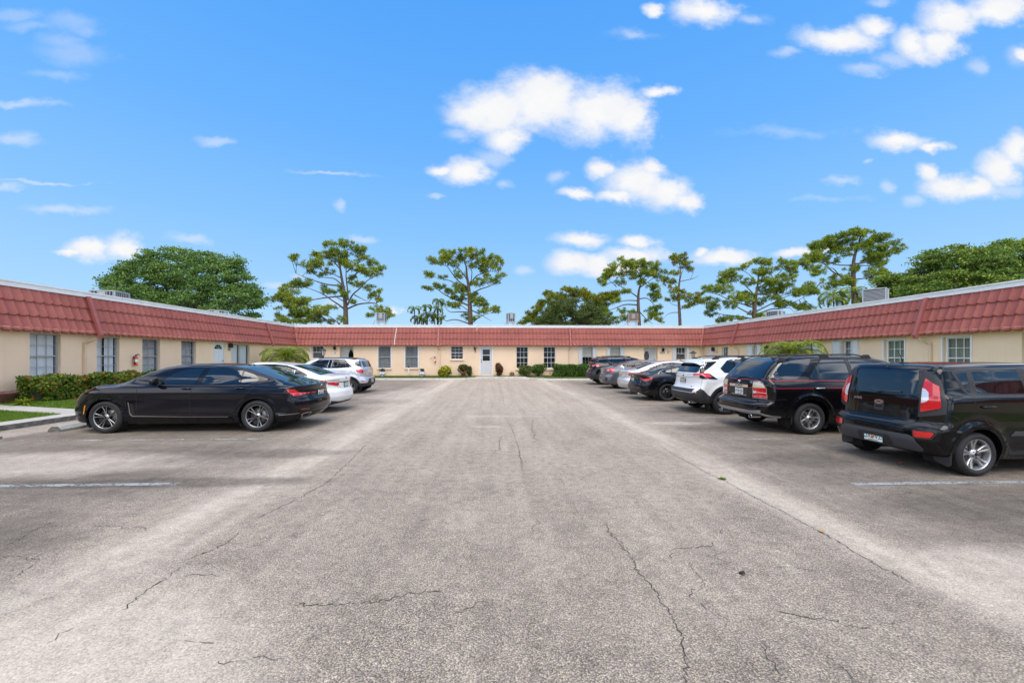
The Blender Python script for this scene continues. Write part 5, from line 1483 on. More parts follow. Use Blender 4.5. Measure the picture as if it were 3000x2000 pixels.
# ---- mansard tiles
def mansard(name, M, u0, u1, mitre0, mitre1, per=.265):
    """three courses of rolled tiles on a steep slope; mitre: +1 opens outwards, -1 closes, with the slope"""
    n = int((u1 - u0) / per); per = (u1 - u0) / n
    prof = [(0, 0), (.30, .0), (.62, .0), (.64, .014), (.70, .027), (.79, .031), (.87, .025), (.93, .006)]
    us = []; hs = []
    for i in range(n):
        for t, h in prof: us.append(u0 + (i + t) * per); hs.append(h)
    us.append(u1); hs.append(0)
    us = np.array(us); hs = np.array(hs); K = len(us)
    base_d = lambda z: .27 - (z - EAVE) / (RTOP - EAVE) * .42
    V, F = [], []
    cz = [EAVE, EAVE + .455, EAVE + .905, RTOP + .03]
    jit = np.repeat(RNG.normal(0, .004, n), len(prof)); jit = np.append(jit, 0)
    for c in range(3):
        za, zb = cz[c], cz[c + 1] + (.06 if c < 2 else 0)
        rows = []
        for (z, out, lift) in ((za - .035, -.02, 1), (za, .032, 1), (za + .03, .032, .95), ((za + zb) / 2, .018, .9), (zb, .002, .8)):
            zz = np.full(K, z) + (hs * 1.25 * lift if z < za + .1 else 0) + jit * (z < za + .1)
            dd = base_d(z) + out + hs * (1 if out > 0 else .4) * (1.0 if z < zb else .6)
            uu = us.copy()
            if mitre0: uu = np.maximum(uu, u0 + mitre0 * (base_d(z) - base_d(RTOP)) + 0 * uu)
            if mitre1: uu = np.minimum(uu, u1 - mitre1 * (base_d(z) - base_d(RTOP)))
            rows.append(np.stack([uu, dd, zz], 1))
        k = len(V) and sum(len(v) for v in V)
        V += rows
        for r in range(4):
            for i in range(K - 1): F.append((k + r * K + i, k + r * K + i + 1, k + (r + 1) * K + i + 1, k + (r + 1) * K + i))
    V = np.concatenate(V); Mn = np.array(M)
    V = V @ Mn[:3, :3].T + Mn[:3, 3]
    # drop collapsed faces at the mitres
    F = np.array(F); keep = np.linalg.norm(V[F[:, 0]] - V[F[:, 1]], axis=1) > 1e-4
    o = np_mesh(name, V, F[keep], M_TILE, BLD)
    bm = bmesh.new(); bm.from_mesh(o.data); bmesh.ops.recalc_face_normals(bm, faces=bm.faces); bm.to_mesh(o.data); bm.free()
    return o
mansard('mansard_roof', FL, -12, YB + .15, 0, 1)
mansard('mansard_roof', FR, -12, YB + .15, 0, 1)
mansard('mansard_roof', FB, XL - .15, XR + .15, 1, 1)
for sx, X in ((1, XL), (-1, XR)):      # valley flashing in the two inner corners
    mb = MB(); p0 = Vector((X + sx * .27, YB - .27, EAVE - .02)); p1 = Vector((X - sx * .15, YB + .15, RTOP))
    o_ = Vector((sx * .05, -.05, 0)); w = Vector((.10, 0, 0)), Vector((0, .10, 0))
    mb.poly([p0 + o_ + Vector((sx * .10, .02, 0)), p0 + o_, p1 + o_, p1 + o_ + Vector((sx * .10, .02, 0))]); mb.poly([p0 + o_ + Vector((0, -.10, 0)), p0 + o_, p1 + o_, p1 + o_ + Vector((0, -.10, 0))])
    mb.build('valley_flashing', MATS['pipe_red'], BLD)
# soffit under the eaves
for M, a, b in ((FL, -12, YB - .27), (FR, -12, YB - .27), (FB, XL, XR)):
    mb = MB(); mb.box(a, b, -.05, .27, EAVE + .07, EAVE + .10, 0, M); mb.build('soffit', MATS['trim_cream'], BLD)
# white roof edge and flat roof
for M, a, b in ((FL, -12, YB + .22), (FR, -12, YB + .22), (FB, XL - .18, XR + .18)):
    mb = MB(); mb.box(a, b, -.30, -.10, RTOP - .02, RFAS - .05, 0, M); mb.box(a - (.0), b, -.34, -.075, RFAS - .047, RFAS, 0, M)
    mb.build('roof_edge', MATS['fascia'], BLD)
mb = MB(); mb.box(-26, XL - .25, -12, 41, 3.5, 3.84); mb.box(XR + .25, 27, -12, 41, 3.5, 3.84); mb.box(XL - .25, XR + .25, YB + .27, 41, 3.5, 3.838)
mb.build('flat_roof', MATS['roof_gravel'], BLD)
mb = MB(); mb.box(-25.8, -25.6, -12, 40.8, -.1, 3.5); mb.box(26.4, 26.6, -12, 40.8, -.1, 3.5); mb.box(-25.6, 26.4, 40.6, 40.8, -.1, 3.5); mb.box(-25.6, XL - .8, -12, -11.8, -.1, 3.5); mb.box(XR + .8, 26.4, -12, -11.8, -.1, 3.5)
mb.build('outer_wall', M_WALL, BLD)

# downspouts: red leader on the slope, cream pipe on the wall
def downspout(M, u, side):
    mb = MB(); P = lambda a, b, c: M @ Vector((a, b, c))
    w = .06
    def run(pts, m, w, t):
        for (a, da, za), (b, db, zb) in zip(pts, pts[1:]):
            k = len(mb.v)
            for (q, dq, zq) in ((a, da, za), (b, db, zb)):
                for (x, y) in ((-w, 0), (w, 0), (w, t), (-w, t)): mb.v.append(tuple(P(q + x, dq + y, zq)))
            for i in range(4): mb.face((k + i, k + (i + 1) % 4, k + 4 + (i + 1) % 4, k + 4 + i), m)
            mb.face((k, k + 1, k + 2, k + 3), m); mb.face((k + 4, k + 5, k + 6, k + 7), m)
    run([(u, -.10, RTOP + .0), (u, .325, EAVE - .01)], 0, .055, .10)
    run([(u, .325, EAVE - .01), (u + side * .0, .30, EAVE - .14)], 0, .055, .10)
    mb.build('rain_leader', MATS['pipe_red'], BLD)
    mb = MB()
    run([(u, .27, EAVE - .13), (u + side * .22, .03, EAVE - .34)], 0, .038, .07)
    run([(u + side * .22, .012, EAVE - .30), (u + side * .22, .012, .2)], 0, .04, .07)
    mb.build('downspout', MATS['pipe_cream'], BLD)
downspout(FL, 14.88, -1); downspout(FL, 25.95, -1); downspout(FL, 3.8, -1)
downspout(FR, 13.93, -1); downspout(FR, 25.3, -1); downspout(FR, 2.6, -1)
downspout(FB, -4.20, .3); downspout(FB, 5.50, -.35)
for u, zt, zb, w in ((-7.28, 3.70, 2.46, .02), (-.87 - .5, 3.72, 3.5, .012)):     # white streaks of sealant on the tiles
    mb = MB()
    for i in range(6):
        a = zt + (zb - zt) * i / 6; b = zt + (zb - zt) * (i + 1) / 6; q = lambda z: .27 - (z - EAVE) / (RTOP - EAVE) * .42 + .085
        x = u - .07 * i / 6 + random.uniform(-.015, .015)
        mb.poly([tuple(FB @ Vector(p)) for p in ((x - w, q(a), a), (x + w, q(a), a), (x + w - .012, q(b), b), (x - w - .012, q(b), b))])
    mb.build('sealant_streak', MATS['foam_white'], BLD)
# ------------------------------------------------------------------ ground, asphalt, kerbs, lawns
def asphalt():
    m, nt, b = new_mat('asphalt')
    tc = nt.node('ShaderNodeTexCoord').outputs['Object']
    sep = nt.node('ShaderNodeSeparateXYZ'); nt.link(tc, sep.inputs[0]); X, Y = sep.outputs[0], sep.outputs[1]
    def vor(scale, feat='F1'):
        n = nt.node('ShaderNodeTexVoronoi'); n.feature = feat; n.voronoi_dimensions = '2D'; n.inputs['Scale'].default_value = scale
        nt.link(tc, n.inputs['Vector']); return n
    v1 = vor(95); v2 = vor(210)
    hs = nt.node('ShaderNodeSeparateXYZ'); nt.link(v1.outputs['Color'], hs.inputs[0])
    hs2 = nt.node('ShaderNodeSeparateXYZ'); nt.link(v2.outputs['Color'], hs2.inputs[0])
    stone = nt.ramp(hs.outputs[0], [(0, (.115, .112, .115)), (.35, (.22, .21, .205)), (.6, (.36, .335, .30)), (.8, (.46, .43, .385)), (.93, (.50, .42, .30)), (1, (.68, .66, .63))])
    stone2 = nt.ramp(hs2.outputs[1], [(0, (.15, .145, .145)), (.5, (.30, .285, .265)), (1, (.52, .49, .45))])
    gap = nt.ramp(v1.outputs['Distance'], [(.32, 0), (.62, 1)])
    col = nt.mix(.42, stone, stone2)
    col = nt.mix(nt.math('MULTIPLY', gap, .85), col, (.06, .056, .054))
    # broad tone: aisle paler, bays darker
    n1 = nt.noise(tc, .22, 5, .6); n2 = nt.noise(tc, .9, 6, .62); n3 = nt.noise(tc, 3.2, 5, .6)
    mpx = nt.node('ShaderNodeMapping'); nt.link(tc, mpx.inputs[0]); mpx.inputs['Scale'].default_value = (.45, 1.6, 1)
    n4 = nt.noise(mpx.outputs[0], .9, 6, .65)
    ax = nt.math('ABSOLUTE', X)
    bay = nt.ramp(nt.math('ADD', ax, nt.math('MULTIPLY', nt.math('SUBTRACT', n2, .5), 2.6)), [(0, 0), (1, 1)])
    baym = nt.math('MULTIPLY', nt.node('ShaderNodeMapRange').outputs[0], 1.0)
    mr = nt.node('ShaderNodeMapRange'); nt.link(nt.math('ADD', ax, nt.math('MULTIPLY', nt.math('SUBTRACT', n2, .5), 2.4)), mr.inputs[0])
    mr.inputs[1].default_value = 3.0; mr.inputs[2].default_value = 5.2; mr.interpolation_type = 'SMOOTHSTEP'
    bay = mr.outputs[0]
    stain = nt.ramp(n4, [(.40, 1), (.60, 0)])
    dark = nt.math('MULTIPLY', bay, nt.math('ADD', nt.math('MULTIPLY', stain, .52), .34))
    col = nt.mix(dark, col, (.085, .079, .074))
    aisle = nt.ramp(nt.math('ADD', nt.math('MULTIPLY', n1, .6), nt.math('MULTIPLY', n2, .4)), [(.35, 0), (.65, .38)])
    col = nt.mix(nt.math('MULTIPLY', aisle, nt.math('SUBTRACT', 1.0, nt.math('MULTIPLY', bay, .75))), col, (.50, .465, .425))
    # the far half is worn smoother and paler
    mrY = nt.node('ShaderNodeMapRange'); nt.link(nt.math('ADD', Y, nt.math('MULTIPLY', n1, 4)), mrY.inputs[0]); mrY.inputs[1].default_value = 3; mrY.inputs[2].default_value = 16
    col = nt.mix(nt.math('MULTIPLY', mrY.outputs[0], nt.math('SUBTRACT', .58, nt.math('MULTIPLY', bay, .32))), col, (.47, .43, .385))
    # sand swept into two long bands beside the bays
    def band(x0, w, amp, ys=.35):
        wob = nt.math('MULTIPLY', nt.math('SUBTRACT', n1, .5), 1.3)
        d = nt.math('ABSOLUTE', nt.math('SUBTRACT', nt.math('ADD', X, wob), x0))
        g = nt.node('ShaderNodeMapRange'); nt.link(d, g.inputs[0]); g.inputs[1].default_value = 0; g.inputs[2].default_value = w; g.inputs[3].default_value = 1; g.inputs[4].default_value = 0; g.interpolation_type = 'SMOOTHSTEP'
        mp = nt.node('ShaderNodeMapping'); nt.link(tc, mp.inputs[0]); mp.inputs['Scale'].default_value = (3.2, ys, 1)
        return nt.math('MULTIPLY', nt.math('MULTIPLY', g.outputs[0], nt.ramp(nt.noise(mp.outputs[0], 1.0, 5, .6), [(.3, .25), (.62, 1)])), amp)
    sand = nt.math('MAXIMUM', band(-3.0, .62, .80), band(3.2, .42, .70))
    def blob(x, y, rx, ry, amp):
        dx = nt.math('MULTIPLY', nt.math('SUBTRACT', X, x), 1 / rx); dy = nt.math('MULTIPLY', nt.math('SUBTRACT', Y, y), 1 / ry)
        r = nt.math('ADD', nt.math('SQRT', nt.math('ADD', nt.math('MULTIPLY', dx, dx), nt.math('MULTIPLY', dy, dy))), nt.math('MULTIPLY', nt.math('SUBTRACT', n2, .5), 1.1))
        return nt.math('MULTIPLY', nt.ramp(r, [(.55, 1), (1.0, 0)]), amp)
    for bl in ((-7.3, 6.35, 2.9, .95, .62), (-2.4, 1.9, 1.5, 1.3, .72), (3.9, 2.6, 1.0, .9, .62), (-4.2, 17, 1.2, 4.5, .4), (.2, 10.9, 1.4, .22, .28), (4.4, 9.6, 1.0, .25, .45), (-.2, 9.3, .5, .12, .4), (-10.3, 9, .6, 6, .5)):
        sand = nt.math('MAXIMUM', sand, blob(*bl))
    sand = nt.math('MULTIPLY', sand, nt.ramp(n3, [(.22, .55), (.55, 1)]))
    sand = nt.math('MULTIPLY', sand, nt.ramp(hs.outputs[1], [(.0, .62), (.5, 1)]))
    col = nt.mix(sand, col, nt.mix(n2, (.52, .50, .47), (.60, .575, .54)))
    # oil and tyre marks in the bays
    oil = nt.math('ADD', blob(-3.7, 6.9, 1.7, .42, .55), blob(-4.3, 5.35, 2.4, .28, .7))
    for bl in ((4.9, 6.1, 1.3, .5, .5), (5.6, 4.0, 2.0, .8, .5), (-4.6, 3.7, 1.1, .5, .5), (5.0, 8.8, 1.2, .5, .5), (-5.2, 14.6, 2.2, 1.2, .45), (5.6, 11.6, 1.3, .6, .45)): oil = nt.math('ADD', oil, blob(*bl))
    col = nt.mix(nt.math('MULTIPLY', nt.math('MINIMUM', oil, .8), nt.ramp(n3, [(.3, .6), (.6, 1)])), col, (.07, .064, .06))
    g1 = nt.ramp(nt.noise(tc, 60, 5, .8), [(.30, .48), (.5, .99), (.70, 1.6)])
    g2 = nt.ramp(nt.noise(tc, 9, 8, .74), [(.30, .68), (.5, 1.0), (.72, 1.26)])
    g3 = nt.ramp(nt.noise(tc, 1.7, 7, .7), [(.30, .84), (.5, 1.0), (.72, 1.10)])
    mpt = nt.node('ShaderNodeMapping'); nt.link(tc, mpt.inputs[0]); mpt.inputs['Scale'].default_value = (3.6, .16, 1)
    g3 = nt.math('MULTIPLY', g3, nt.ramp(nt.noise(mpt.outputs[0], 1.0, 5, .6), [(.32, .87), (.68, 1.09)]))
    soft = nt.math('SUBTRACT', 1.0, nt.math('MULTIPLY', sand, .55))
    gg = nt.math('MULTIPLY', nt.math('MULTIPLY', g1, g2), g3)
    gg = nt.math('ADD', nt.math('MULTIPLY', nt.math('SUBTRACT', gg, 1.0), soft), 1.0)
    col = nt.vmath('MULTIPLY', nt.mix(1.0, col, (.92, .82, .715), 'MULTIPLY'), gg).outputs[0]
    # hairline crazing
    wv = nt.node('ShaderNodeTexNoise'); nt.link(tc, wv.inputs['Vector']); wv.inputs['Scale'].default_value = 2.4; wv.inputs['Detail'].default_value = 7; wv.inputs['Roughness'].default_value = .7
    wp = nt.vmath('MULTIPLY_ADD', nt.vmath('SUBTRACT', wv.outputs['Color'], (.5, .5, .5)).outputs[0], (.75, .75, 0)); nt.link(tc, wp.inputs[2])
    ve = nt.node('ShaderNodeTexVoronoi'); ve.feature = 'DISTANCE_TO_EDGE'; ve.voronoi_dimensions = '2D'; ve.inputs['Scale'].default_value = .62; nt.link(wp.outputs[0], ve.inputs['Vector'])
    hair = nt.math('MULTIPLY', nt.ramp(ve.outputs['Distance'], [(.0015, 1), (.0065, 0)]), nt.ramp(nt.noise(tc, .75, 4, .6), [(.50, 0), (.60, .75)]))
    col = nt.mix(hair, col, (.05, .045, .04))
    nt.link(col, b.inputs['Base Color']); b.inputs['Roughness'].default_value = .88; b.inputs['Specular IOR Level'].default_value = .25
    h = nt.math('SUBTRACT', nt.math('MULTIPLY', nt.math('SUBTRACT', 1.0, v1.outputs['Distance']), nt.math('SUBTRACT', 1.0, nt.math('MULTIPLY', sand, .8))), nt.math('MULTIPLY', n3, .2))
    nt.link(nt.bump(h, .55, .008), b.inputs['Normal'])
    return m
M_ASPH = asphalt()
mat('crack', (.045, .04, .036), .95, var=.4, vscale=30)
def concrete(name, col, dark=.35):
    m, nt, b = new_mat(name)
    tc = nt.node('ShaderNodeTexCoord').outputs['Object']
    n1, n2, n3 = nt.noise(tc, .9, 6, .62), nt.noise(tc, 7, 5, .6), nt.noise(tc, 70, 3)
    c = nt.mix(nt.ramp(n1, [(.35, 0), (.7, 1)]), tuple(x * .82 for x in col), col)
    c = nt.mix(nt.ramp(n2, [(.5, 0), (.8, dark)]), c, tuple(x * .45 for x in col))
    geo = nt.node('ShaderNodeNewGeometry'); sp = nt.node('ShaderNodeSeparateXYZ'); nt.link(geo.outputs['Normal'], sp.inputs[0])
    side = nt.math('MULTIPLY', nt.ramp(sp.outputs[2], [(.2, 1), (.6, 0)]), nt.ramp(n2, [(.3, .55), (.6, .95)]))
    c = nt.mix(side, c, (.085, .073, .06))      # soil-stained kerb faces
    nt.link(c, b.inputs['Base Color']); b.inputs['Roughness'].default_value = .9
    nt.link(nt.bump(nt.math('ADD', n3, n2), .3, .004), b.inputs['Normal'])
    return m
M_CONC = concrete('concrete', (.44, .415, .375))
M_CONC2 = concrete('concrete_block', (.36, .35, .325), .5)
def grassy(name, cols):
    m, nt, b = new_mat(name)
    tc = nt.node('ShaderNodeTexCoord').outputs['Object']
    n1, n2 = nt.noise(tc, .8, 5, .6), nt.noise(tc, 38, 4, .7)
    c = nt.ramp(nt.math('ADD', nt.math('MULTIPLY', n1, .5), nt.math('MULTIPLY', n2, .5)), [(.3 + .4 * i / (len(cols) - 1), q) for i, q in enumerate(cols)])
    nt.link(c, b.inputs['Base Color']); b.inputs['Roughness'].default_value = .9
    nt.link(nt.bump(n2, .8, .03), b.inputs['Normal'])
    return m
M_LAWN = grassy('lawn_turf', [(.06, .085, .015), (.12, .19, .025), (.17, .26, .03)])
M_FIELD = grassy('field', [(.05, .07, .02), (.08, .12, .025), (.13, .15, .05)])
M_LAWNB = grassy('lawn_thin', [(.10, .08, .03), (.10, .13, .022), (.14, .18, .03)])

def structure(o): o['kind'] = 'structure'; return o
mb = MB(); mb.poly([(-1500, -1500, -.06), (1500, -1500, -.06), (1500, 1500, -.06), (-1500, 1500, -.06)])
structure(mb.build('ground', M_FIELD))

# ---- traced cracks (pixels of the survey photograph turned into ground positions)
def gpx(px, py):
    u = (px - 1500) / 1167.0; v = (1043.0 - py) / 1167.0; c, s = math.cos(R(2.3)), math.sin(R(2.3))
    t = -1.64 / v
    return (t * (u * c + s), t * (c - u * s))
ZA, ZB_, ZC_ = (0, 1300, 1.568), (1500, 1300, 1.568), (1300, 1100, 3.36)
CRACKS = [(ZA, .012, [(1680, 5), (1610, 75), (1500, 180), (1390, 240), (1290, 290), (1180, 340)]), (ZA, .012, [(1110, 400), (1050, 450), (960, 495), (860, 530)]), (ZA, .013, [(830, 565), (760, 620), (690, 660), (620, 715), (560, 760)]), (ZA, .008, [(330, 850), (260, 890), (200, 925)]),
    (ZA, .011, [(1340, 735), (1440, 735), (1520, 742), (1600, 735), (1690, 730), (1790, 715), (1880, 690), (1960, 680), (2030, 675)]), (ZA, .007, [(2050, 785), (2130, 770), (2180, 735), (2220, 715)]), (ZA, .008, [(850, 912), (900, 908), (980, 915)]), (ZA, .006, [(1000, 1000), (1100, 995), (1200, 985), (1300, 985)]),
    (ZA, .008, [(1560, 140), (1650, 135), (1700, 120), (1830, 120), (1950, 112), (2080, 112)]), (ZA, .010, [(30, 465), (90, 440), (160, 395), (215, 375), (230, 360)]), (ZA, .010, [(0, 520), (90, 512), (140, 525), (180, 532)]), (ZA, .008, [(180, 532), (130, 570), (80, 605)]), (ZA, .008, [(420, 385), (480, 375), (530, 378), (580, 388), (640, 380), (690, 398)]), (ZA, .007, [(840, 605), (950, 600), (1015, 605)]),
    (ZB_, .012, [(690, 12), (740, 50), (820, 90), (880, 125), (970, 165), (1060, 215), (1160, 270), (1280, 330), (1350, 370), (1420, 405), (1500, 450), (1560, 490), (1640, 535), (1700, 570), (1790, 610), (1830, 640)]),
    (ZB_, .011, [(430, 370), (445, 400), (460, 425), (505, 455), (505, 480), (560, 525), (560, 560), (580, 595), (625, 630), (660, 665), (680, 715), (720, 755), (755, 825), (775, 880), (790, 940), (798, 1000), (800, 1095)]), (ZB_, .009, [(955, 390), (965, 415)]), (ZB_, .010, [(935, 455), (920, 465), (850, 478), (760, 478), (730, 490), (735, 530)]),
    (ZB_, .009, [(815, 545), (830, 580), (850, 605), (890, 625), (890, 660), (830, 670), (820, 710)]), (ZB_, .009, [(860, 730), (910, 765), (960, 790), (1000, 810)]), (ZB_, .010, [(1200, 760), (1280, 780), (1350, 795), (1420, 808), (1500, 805)]), (ZB_, .010, [(1500, 820), (1560, 840), (1610, 845), (1650, 850)]), (ZB_, .008, [(1620, 805), (1680, 812), (1730, 822), (1790, 808)]), (ZB_, .008, [(1220, 565), (1300, 570), (1390, 580)]),
    (ZB_, .009, [(1150, 910), (1180, 985), (1200, 1010), (1260, 1080)]), (ZB_, .008, [(1500, 1020), (1540, 1065), (1580, 1095)]), (ZB_, .007, [(390, 152), (440, 148), (500, 135), (600, 130), (720, 137), (790, 137)]), (ZB_, .008, [(200, 142), (235, 175), (240, 195)]), (ZB_, .007, [(290, 290), (300, 320), (340, 345)]), (ZB_, .006, [(30, 30), (45, 100), (52, 160)]),
    (ZC_, .014, [(620, 585), (570, 600), (555, 630), (548, 670), (545, 705), (562, 735)]), (ZC_, .012, [(515, 735), (500, 760), (420, 768), (340, 772), (270, 772)]), (ZC_, .010, [(500, 762), (600, 778), (680, 792), (740, 792)]), (ZC_, .010, [(710, 640), (735, 710), (750, 790), (775, 860)]), (ZC_, .010, [(640, 470), (680, 540), (705, 620)]),
    (ZC_, .012, [(880, 430), (870, 470), (865, 540), (898, 575), (882, 612), (940, 640), (1030, 680)]), (ZC_, .009, [(870, 790), (940, 825), (1020, 850), (1120, 855), (1220, 880)]), (ZC_, .009, [(470, 240), (480, 300), (475, 325), (550, 360)]), (ZC_, .010, [(545, 70), (560, 130), (590, 210), (585, 285)]), (ZC_, .008, [(800, 480), (800, 500)]), (ZC_, .008, [(45, 240), (40, 300), (20, 330)]), (ZC_, .007, [(700, 390), (790, 405), (855, 420)]), (ZC_, .010, [(1080, 100), (1200, 165), (1330, 235)])]
mb = MB()
mb.poly([(-11, -60, 0), (11.75, -60, 0), (11.75, 29.4, 0), (-11, 29.4, 0)])
for z, w, pts in CRACKS:
    P = [Vector((*gpx(z[0] + a / z[2], z[1] + b / z[2]), 0)) for a, b in pts]
    Q = []
    for p, q in zip(P, P[1:]):
        n = max(2, int((q - p).length / .022))
        for i in range(n):
            t = i / n; r = p.lerp(q, t); e = .011
            Q.append(r + Vector((random.gauss(0, e), random.gauss(0, e), 0)))
    Q.append(P[-1]); n = len(Q); k = len(mb.v)
    for i, p in enumerate(Q):
        d = (Q[min(i + 1, n - 1)] - Q[max(i - 1, 0)]).normalized(); s = Vector((-d.y, d.x, 0)) * (w * random.uniform(.08, .42) * (.35 if i in (0, n - 1) else 1))
        mb.v += [(p.x + s.x, p.y + s.y, .0035), (p.x - s.x, p.y - s.y, .0035)]
    for i in range(n - 1): mb.face((k + 2 * i, k + 2 * i + 1, k + 2 * i + 3, k + 2 * i + 2), 1)
LOT = structure(mb.build('parking_lot', [M_ASPH, MATS['crack']]))
# painted bay lines
def line_mat(name, col, keep):
    m, nt, b = new_mat(name)
    tc = nt.node('ShaderNodeTexCoord').outputs['Object']
    n = nt.noise(tc, 26, 6, .75); n2 = nt.noise(tc, 2.2, 4)
    f = nt.ramp(nt.math('ADD', n, nt.math('MULTIPLY', nt.math('SUBTRACT', n2, .5), .6)), [(keep - .04, 0), (keep + .05, 1)])
    b.inputs['Base Color'].default_value = (*col, 1); b.inputs['Roughness'].default_value = .7
    tr = nt.node('ShaderNodeBsdfTransparent'); mx = nt.node('ShaderNodeMixShader')
    nt.link(f, mx.inputs[0]); nt.link(b.outputs[0], mx.inputs[1]); nt.link(tr.outputs[0], mx.inputs[2]); nt.link(mx.outputs[0], nt.n['Material Output'].inputs[0])
    return m
L1, L2, L3 = line_mat('line_white', (.27, .28, .275), .56), line_mat('line_worn', (.36, .36, .34), .46), line_mat('line_yellow', (.55, .36, .10), .46)
def bay_line(x0, x1, y, m, w=.10, y1=None):
    mb = MB(); n = 24; y1 = y if y1 is None else y1
    for i in range(n):
        a, b = x0 + (x1 - x0) * i / n, x0 + (x1 - x0) * (i + 1) / n; ya, yb = y + (y1 - y) * i / n, y + (y1 - y) * (i + 1) / n
        mb.poly([(a, ya - w / 2, .005), (b, yb - w / 2, .005), (b, yb + w / 2, .005), (a, ya + w / 2, .005)])
    mb.build('bay_line', m, LOT)
for x0, x1, y, m, y1 in ((-9.6, -4.08, 5.28, L1, 5.28), (-9.4, -4.08, 8.09, L2, 8.09), (-9.4, -4.0, 10.95, L2, 10.95), (-9.4, -4.0, 13.8, L2, 13.8), (-9.4, -4.0, 16.6, L2, 16.6), (-9.4, -4.0, 19.6, L2, 19.6), (-9.4, -4.0, 22.4, L2, 22.4),
                         (4.57, 10.2, 4.92, L1, 4.92), (4.57, 10, 7.65, L2, 7.65), (4.43, 10, 10.48, L2, 10.48), (4.6, 10, 13.5, L3, 13.5), (4.6, 10, 16.35, L3, 16.35), (4.6, 10, 19.2, L2, 19.2), (4.6, 10, 22.0, L2, 22.0)):
    bay_line(x0, x1, y, m, y1=y1)

# ---- kerbs, walks, lawns
def slab(name, poly, z0, z1, m, bev=.0):
    mb = MB(); mb.prism(poly, z0, z1, 'XY'); return structure(mb.build(name, m))
def strip(name, rows, m):
    mb = MB(); n = len(rows[0]); k = 0
    for r in rows: mb.v += r
    for i in range(len(rows) - 1):
        for j in range(n - 1): mb.face((i * n + j, i * n + j + 1, (i + 1) * n + j + 1, (i + 1) * n + j), 0, False)
    return structure(mb.build(name, m))
slab('sidewalk', [(-11.42, -12), (-10.85, -12), (-10.85, 27.2), (-11.42, 27.2)], -.05, .12, M_CONC)
slab('sidewalk', [(11.6, -12), (12.2, -12), (12.2, 26.3), (11.6, 26.3)], -.05, .12, M_CONC)
def lawn_z(x): return .11 + .2 * max(0, min(1, (-11.42 - x) / 3.1))
strip('lawn', [[(x, y, lawn_z(x) - .004) for x in (-11.42, -12.4, -13.5, XL - .01)] for y in (-12, 10.95)], M_LAWN)
strip('lawn', [[(x, y, lawn_z(x) - .004) for x in (-11.42, -12.4, -13.5, XL - .01)] for y in (11.75, 20, 27.2)], M_LAWN)
strip('path', [[(x, y, lawn_z(x) + .006) for x in (-11.42, -12.4, -13.5, XL - .01)] for y in (10.95, 11.75)], M_CONC)
strip('lawn', [[(12.2, y, .11), (13.4, y, .16), (14.5, y, .24), (XR + .01, y, .28)] for y in (-12, 5, 15, 26.3)], M_LAWN)
KB = [(-10.85, 27.2), (-9, 27.75), (-6, 27.62), (-3.2, 27.5), (-2.2, 27.75), (-1.5, 28.45), (-1.0, 28.7), (1.6, 28.65), (2.3, 28.2), (2.9, 27.3), (3.7, 26.85), (5.5, 26.72), (9.5, 26.6), (11.6, 26.3)]
mb = MB()
for (a, b), (c, d) in zip(KB, KB[1:]):
    ang = .34
    k = len(mb.v)
    mb.v += [(a, b, -.03), (c, d, -.03), (a, b + .02, .105), (c, d + .02, .105), (a, b + ang, .11), (c, d + ang, .11)]
    mb.face((k, k + 1, k + 3, k + 2)); mb.face((k + 2, k + 3, k + 5, k + 4))
structure(mb.build('kerb', mat('kerb_concrete', (.52, .50, .46), .9, var=.18, vscale=6)))
rows = [[(x, y + .33, .105) for x, y in KB], [(x, YB, .205) for x, y in KB]]
strip('lawn', rows, M_LAWNB)
slab('apron', [(-1.45, 28.6), (2.2, 28.5), (2.0, 29.10), (-1.3, 29.10)], -.02, .16, MATS['kerb_concrete'])
slab('doorstep', [(-1.28, 29.11), (-.16, 29.11), (-.16, 29.45), (-1.28, 29.45)], .0, .20, M_CONC)
slab('sidewalk', [(-11.42, 27.21), (-10.86, 27.21), (-10.5, YB), (-11.42, YB)], -.05, .118, M_CONC)
slab('sidewalk', [(11.61, 26.31), (12.2, 26.31), (12.2, YB), (11.61, YB)], -.05, .118, M_CONC)
strip('lawn', [[(x, y, lawn_z(x) - .004) for x in (-11.42, -12.4, -13.5, XL - .01)] for y in (27.2, YB)], M_LAWNB)
strip('lawn', [[(12.2, y, .11), (13.4, y, .16), (14.5, y, .24), (XR + .01, y, .28)] for y in (26.3, YB)], M_LAWNB)

# ---- grass blades (one mass)
def blades(name, spots, h0, h1, m, label, zf):
    n = len(spots); V = np.zeros((n, 3, 3)); 
    a = RNG.uniform(0, 2 * PI, n); h = RNG.uniform(h0, h1, n); w = RNG.uniform(.004, .009, n); lean = RNG.normal(0, .35, (n, 2))
    V[:, 0, 0] = spots[:, 0] - np.cos(a) * w; V[:, 0, 1] = spots[:, 1] - np.sin(a) * w; V[:, 1, 0] = spots[:, 0] + np.cos(a) * w; V[:, 1, 1] = spots[:, 1] + np.sin(a) * w
    V[:, 2, 0] = spots[:, 0] + lean[:, 0] * h; V[:, 2, 1] = spots[:, 1] + lean[:, 1] * h
    z = np.array([zf(x, y) for x, y in spots]); V[:, 0, 2] = z; V[:, 1, 2] = z; V[:, 2, 2] = z + h
    o = np_mesh(name, V.reshape(-1, 3), np.arange(n * 3).reshape(-1, 3), m)
    o['kind'] = 'stuff'; o['label'] = label; o['category'] = 'grass'
    return o
M_BLADE = leaf_mat('grass_blade', [(.06, .10, .012), (.14, .24, .025), (.24, .36, .045)], .6, .3, 1.2)
s1 = np.stack([RNG.uniform(-14.4, -11.42, 42000), RNG.uniform(8.2, 10.95, 42000)], 1)
s2 = np.stack([RNG.uniform(-14.4, -11.42, 30000), RNG.uniform(11.75, 15.5, 30000)], 1)
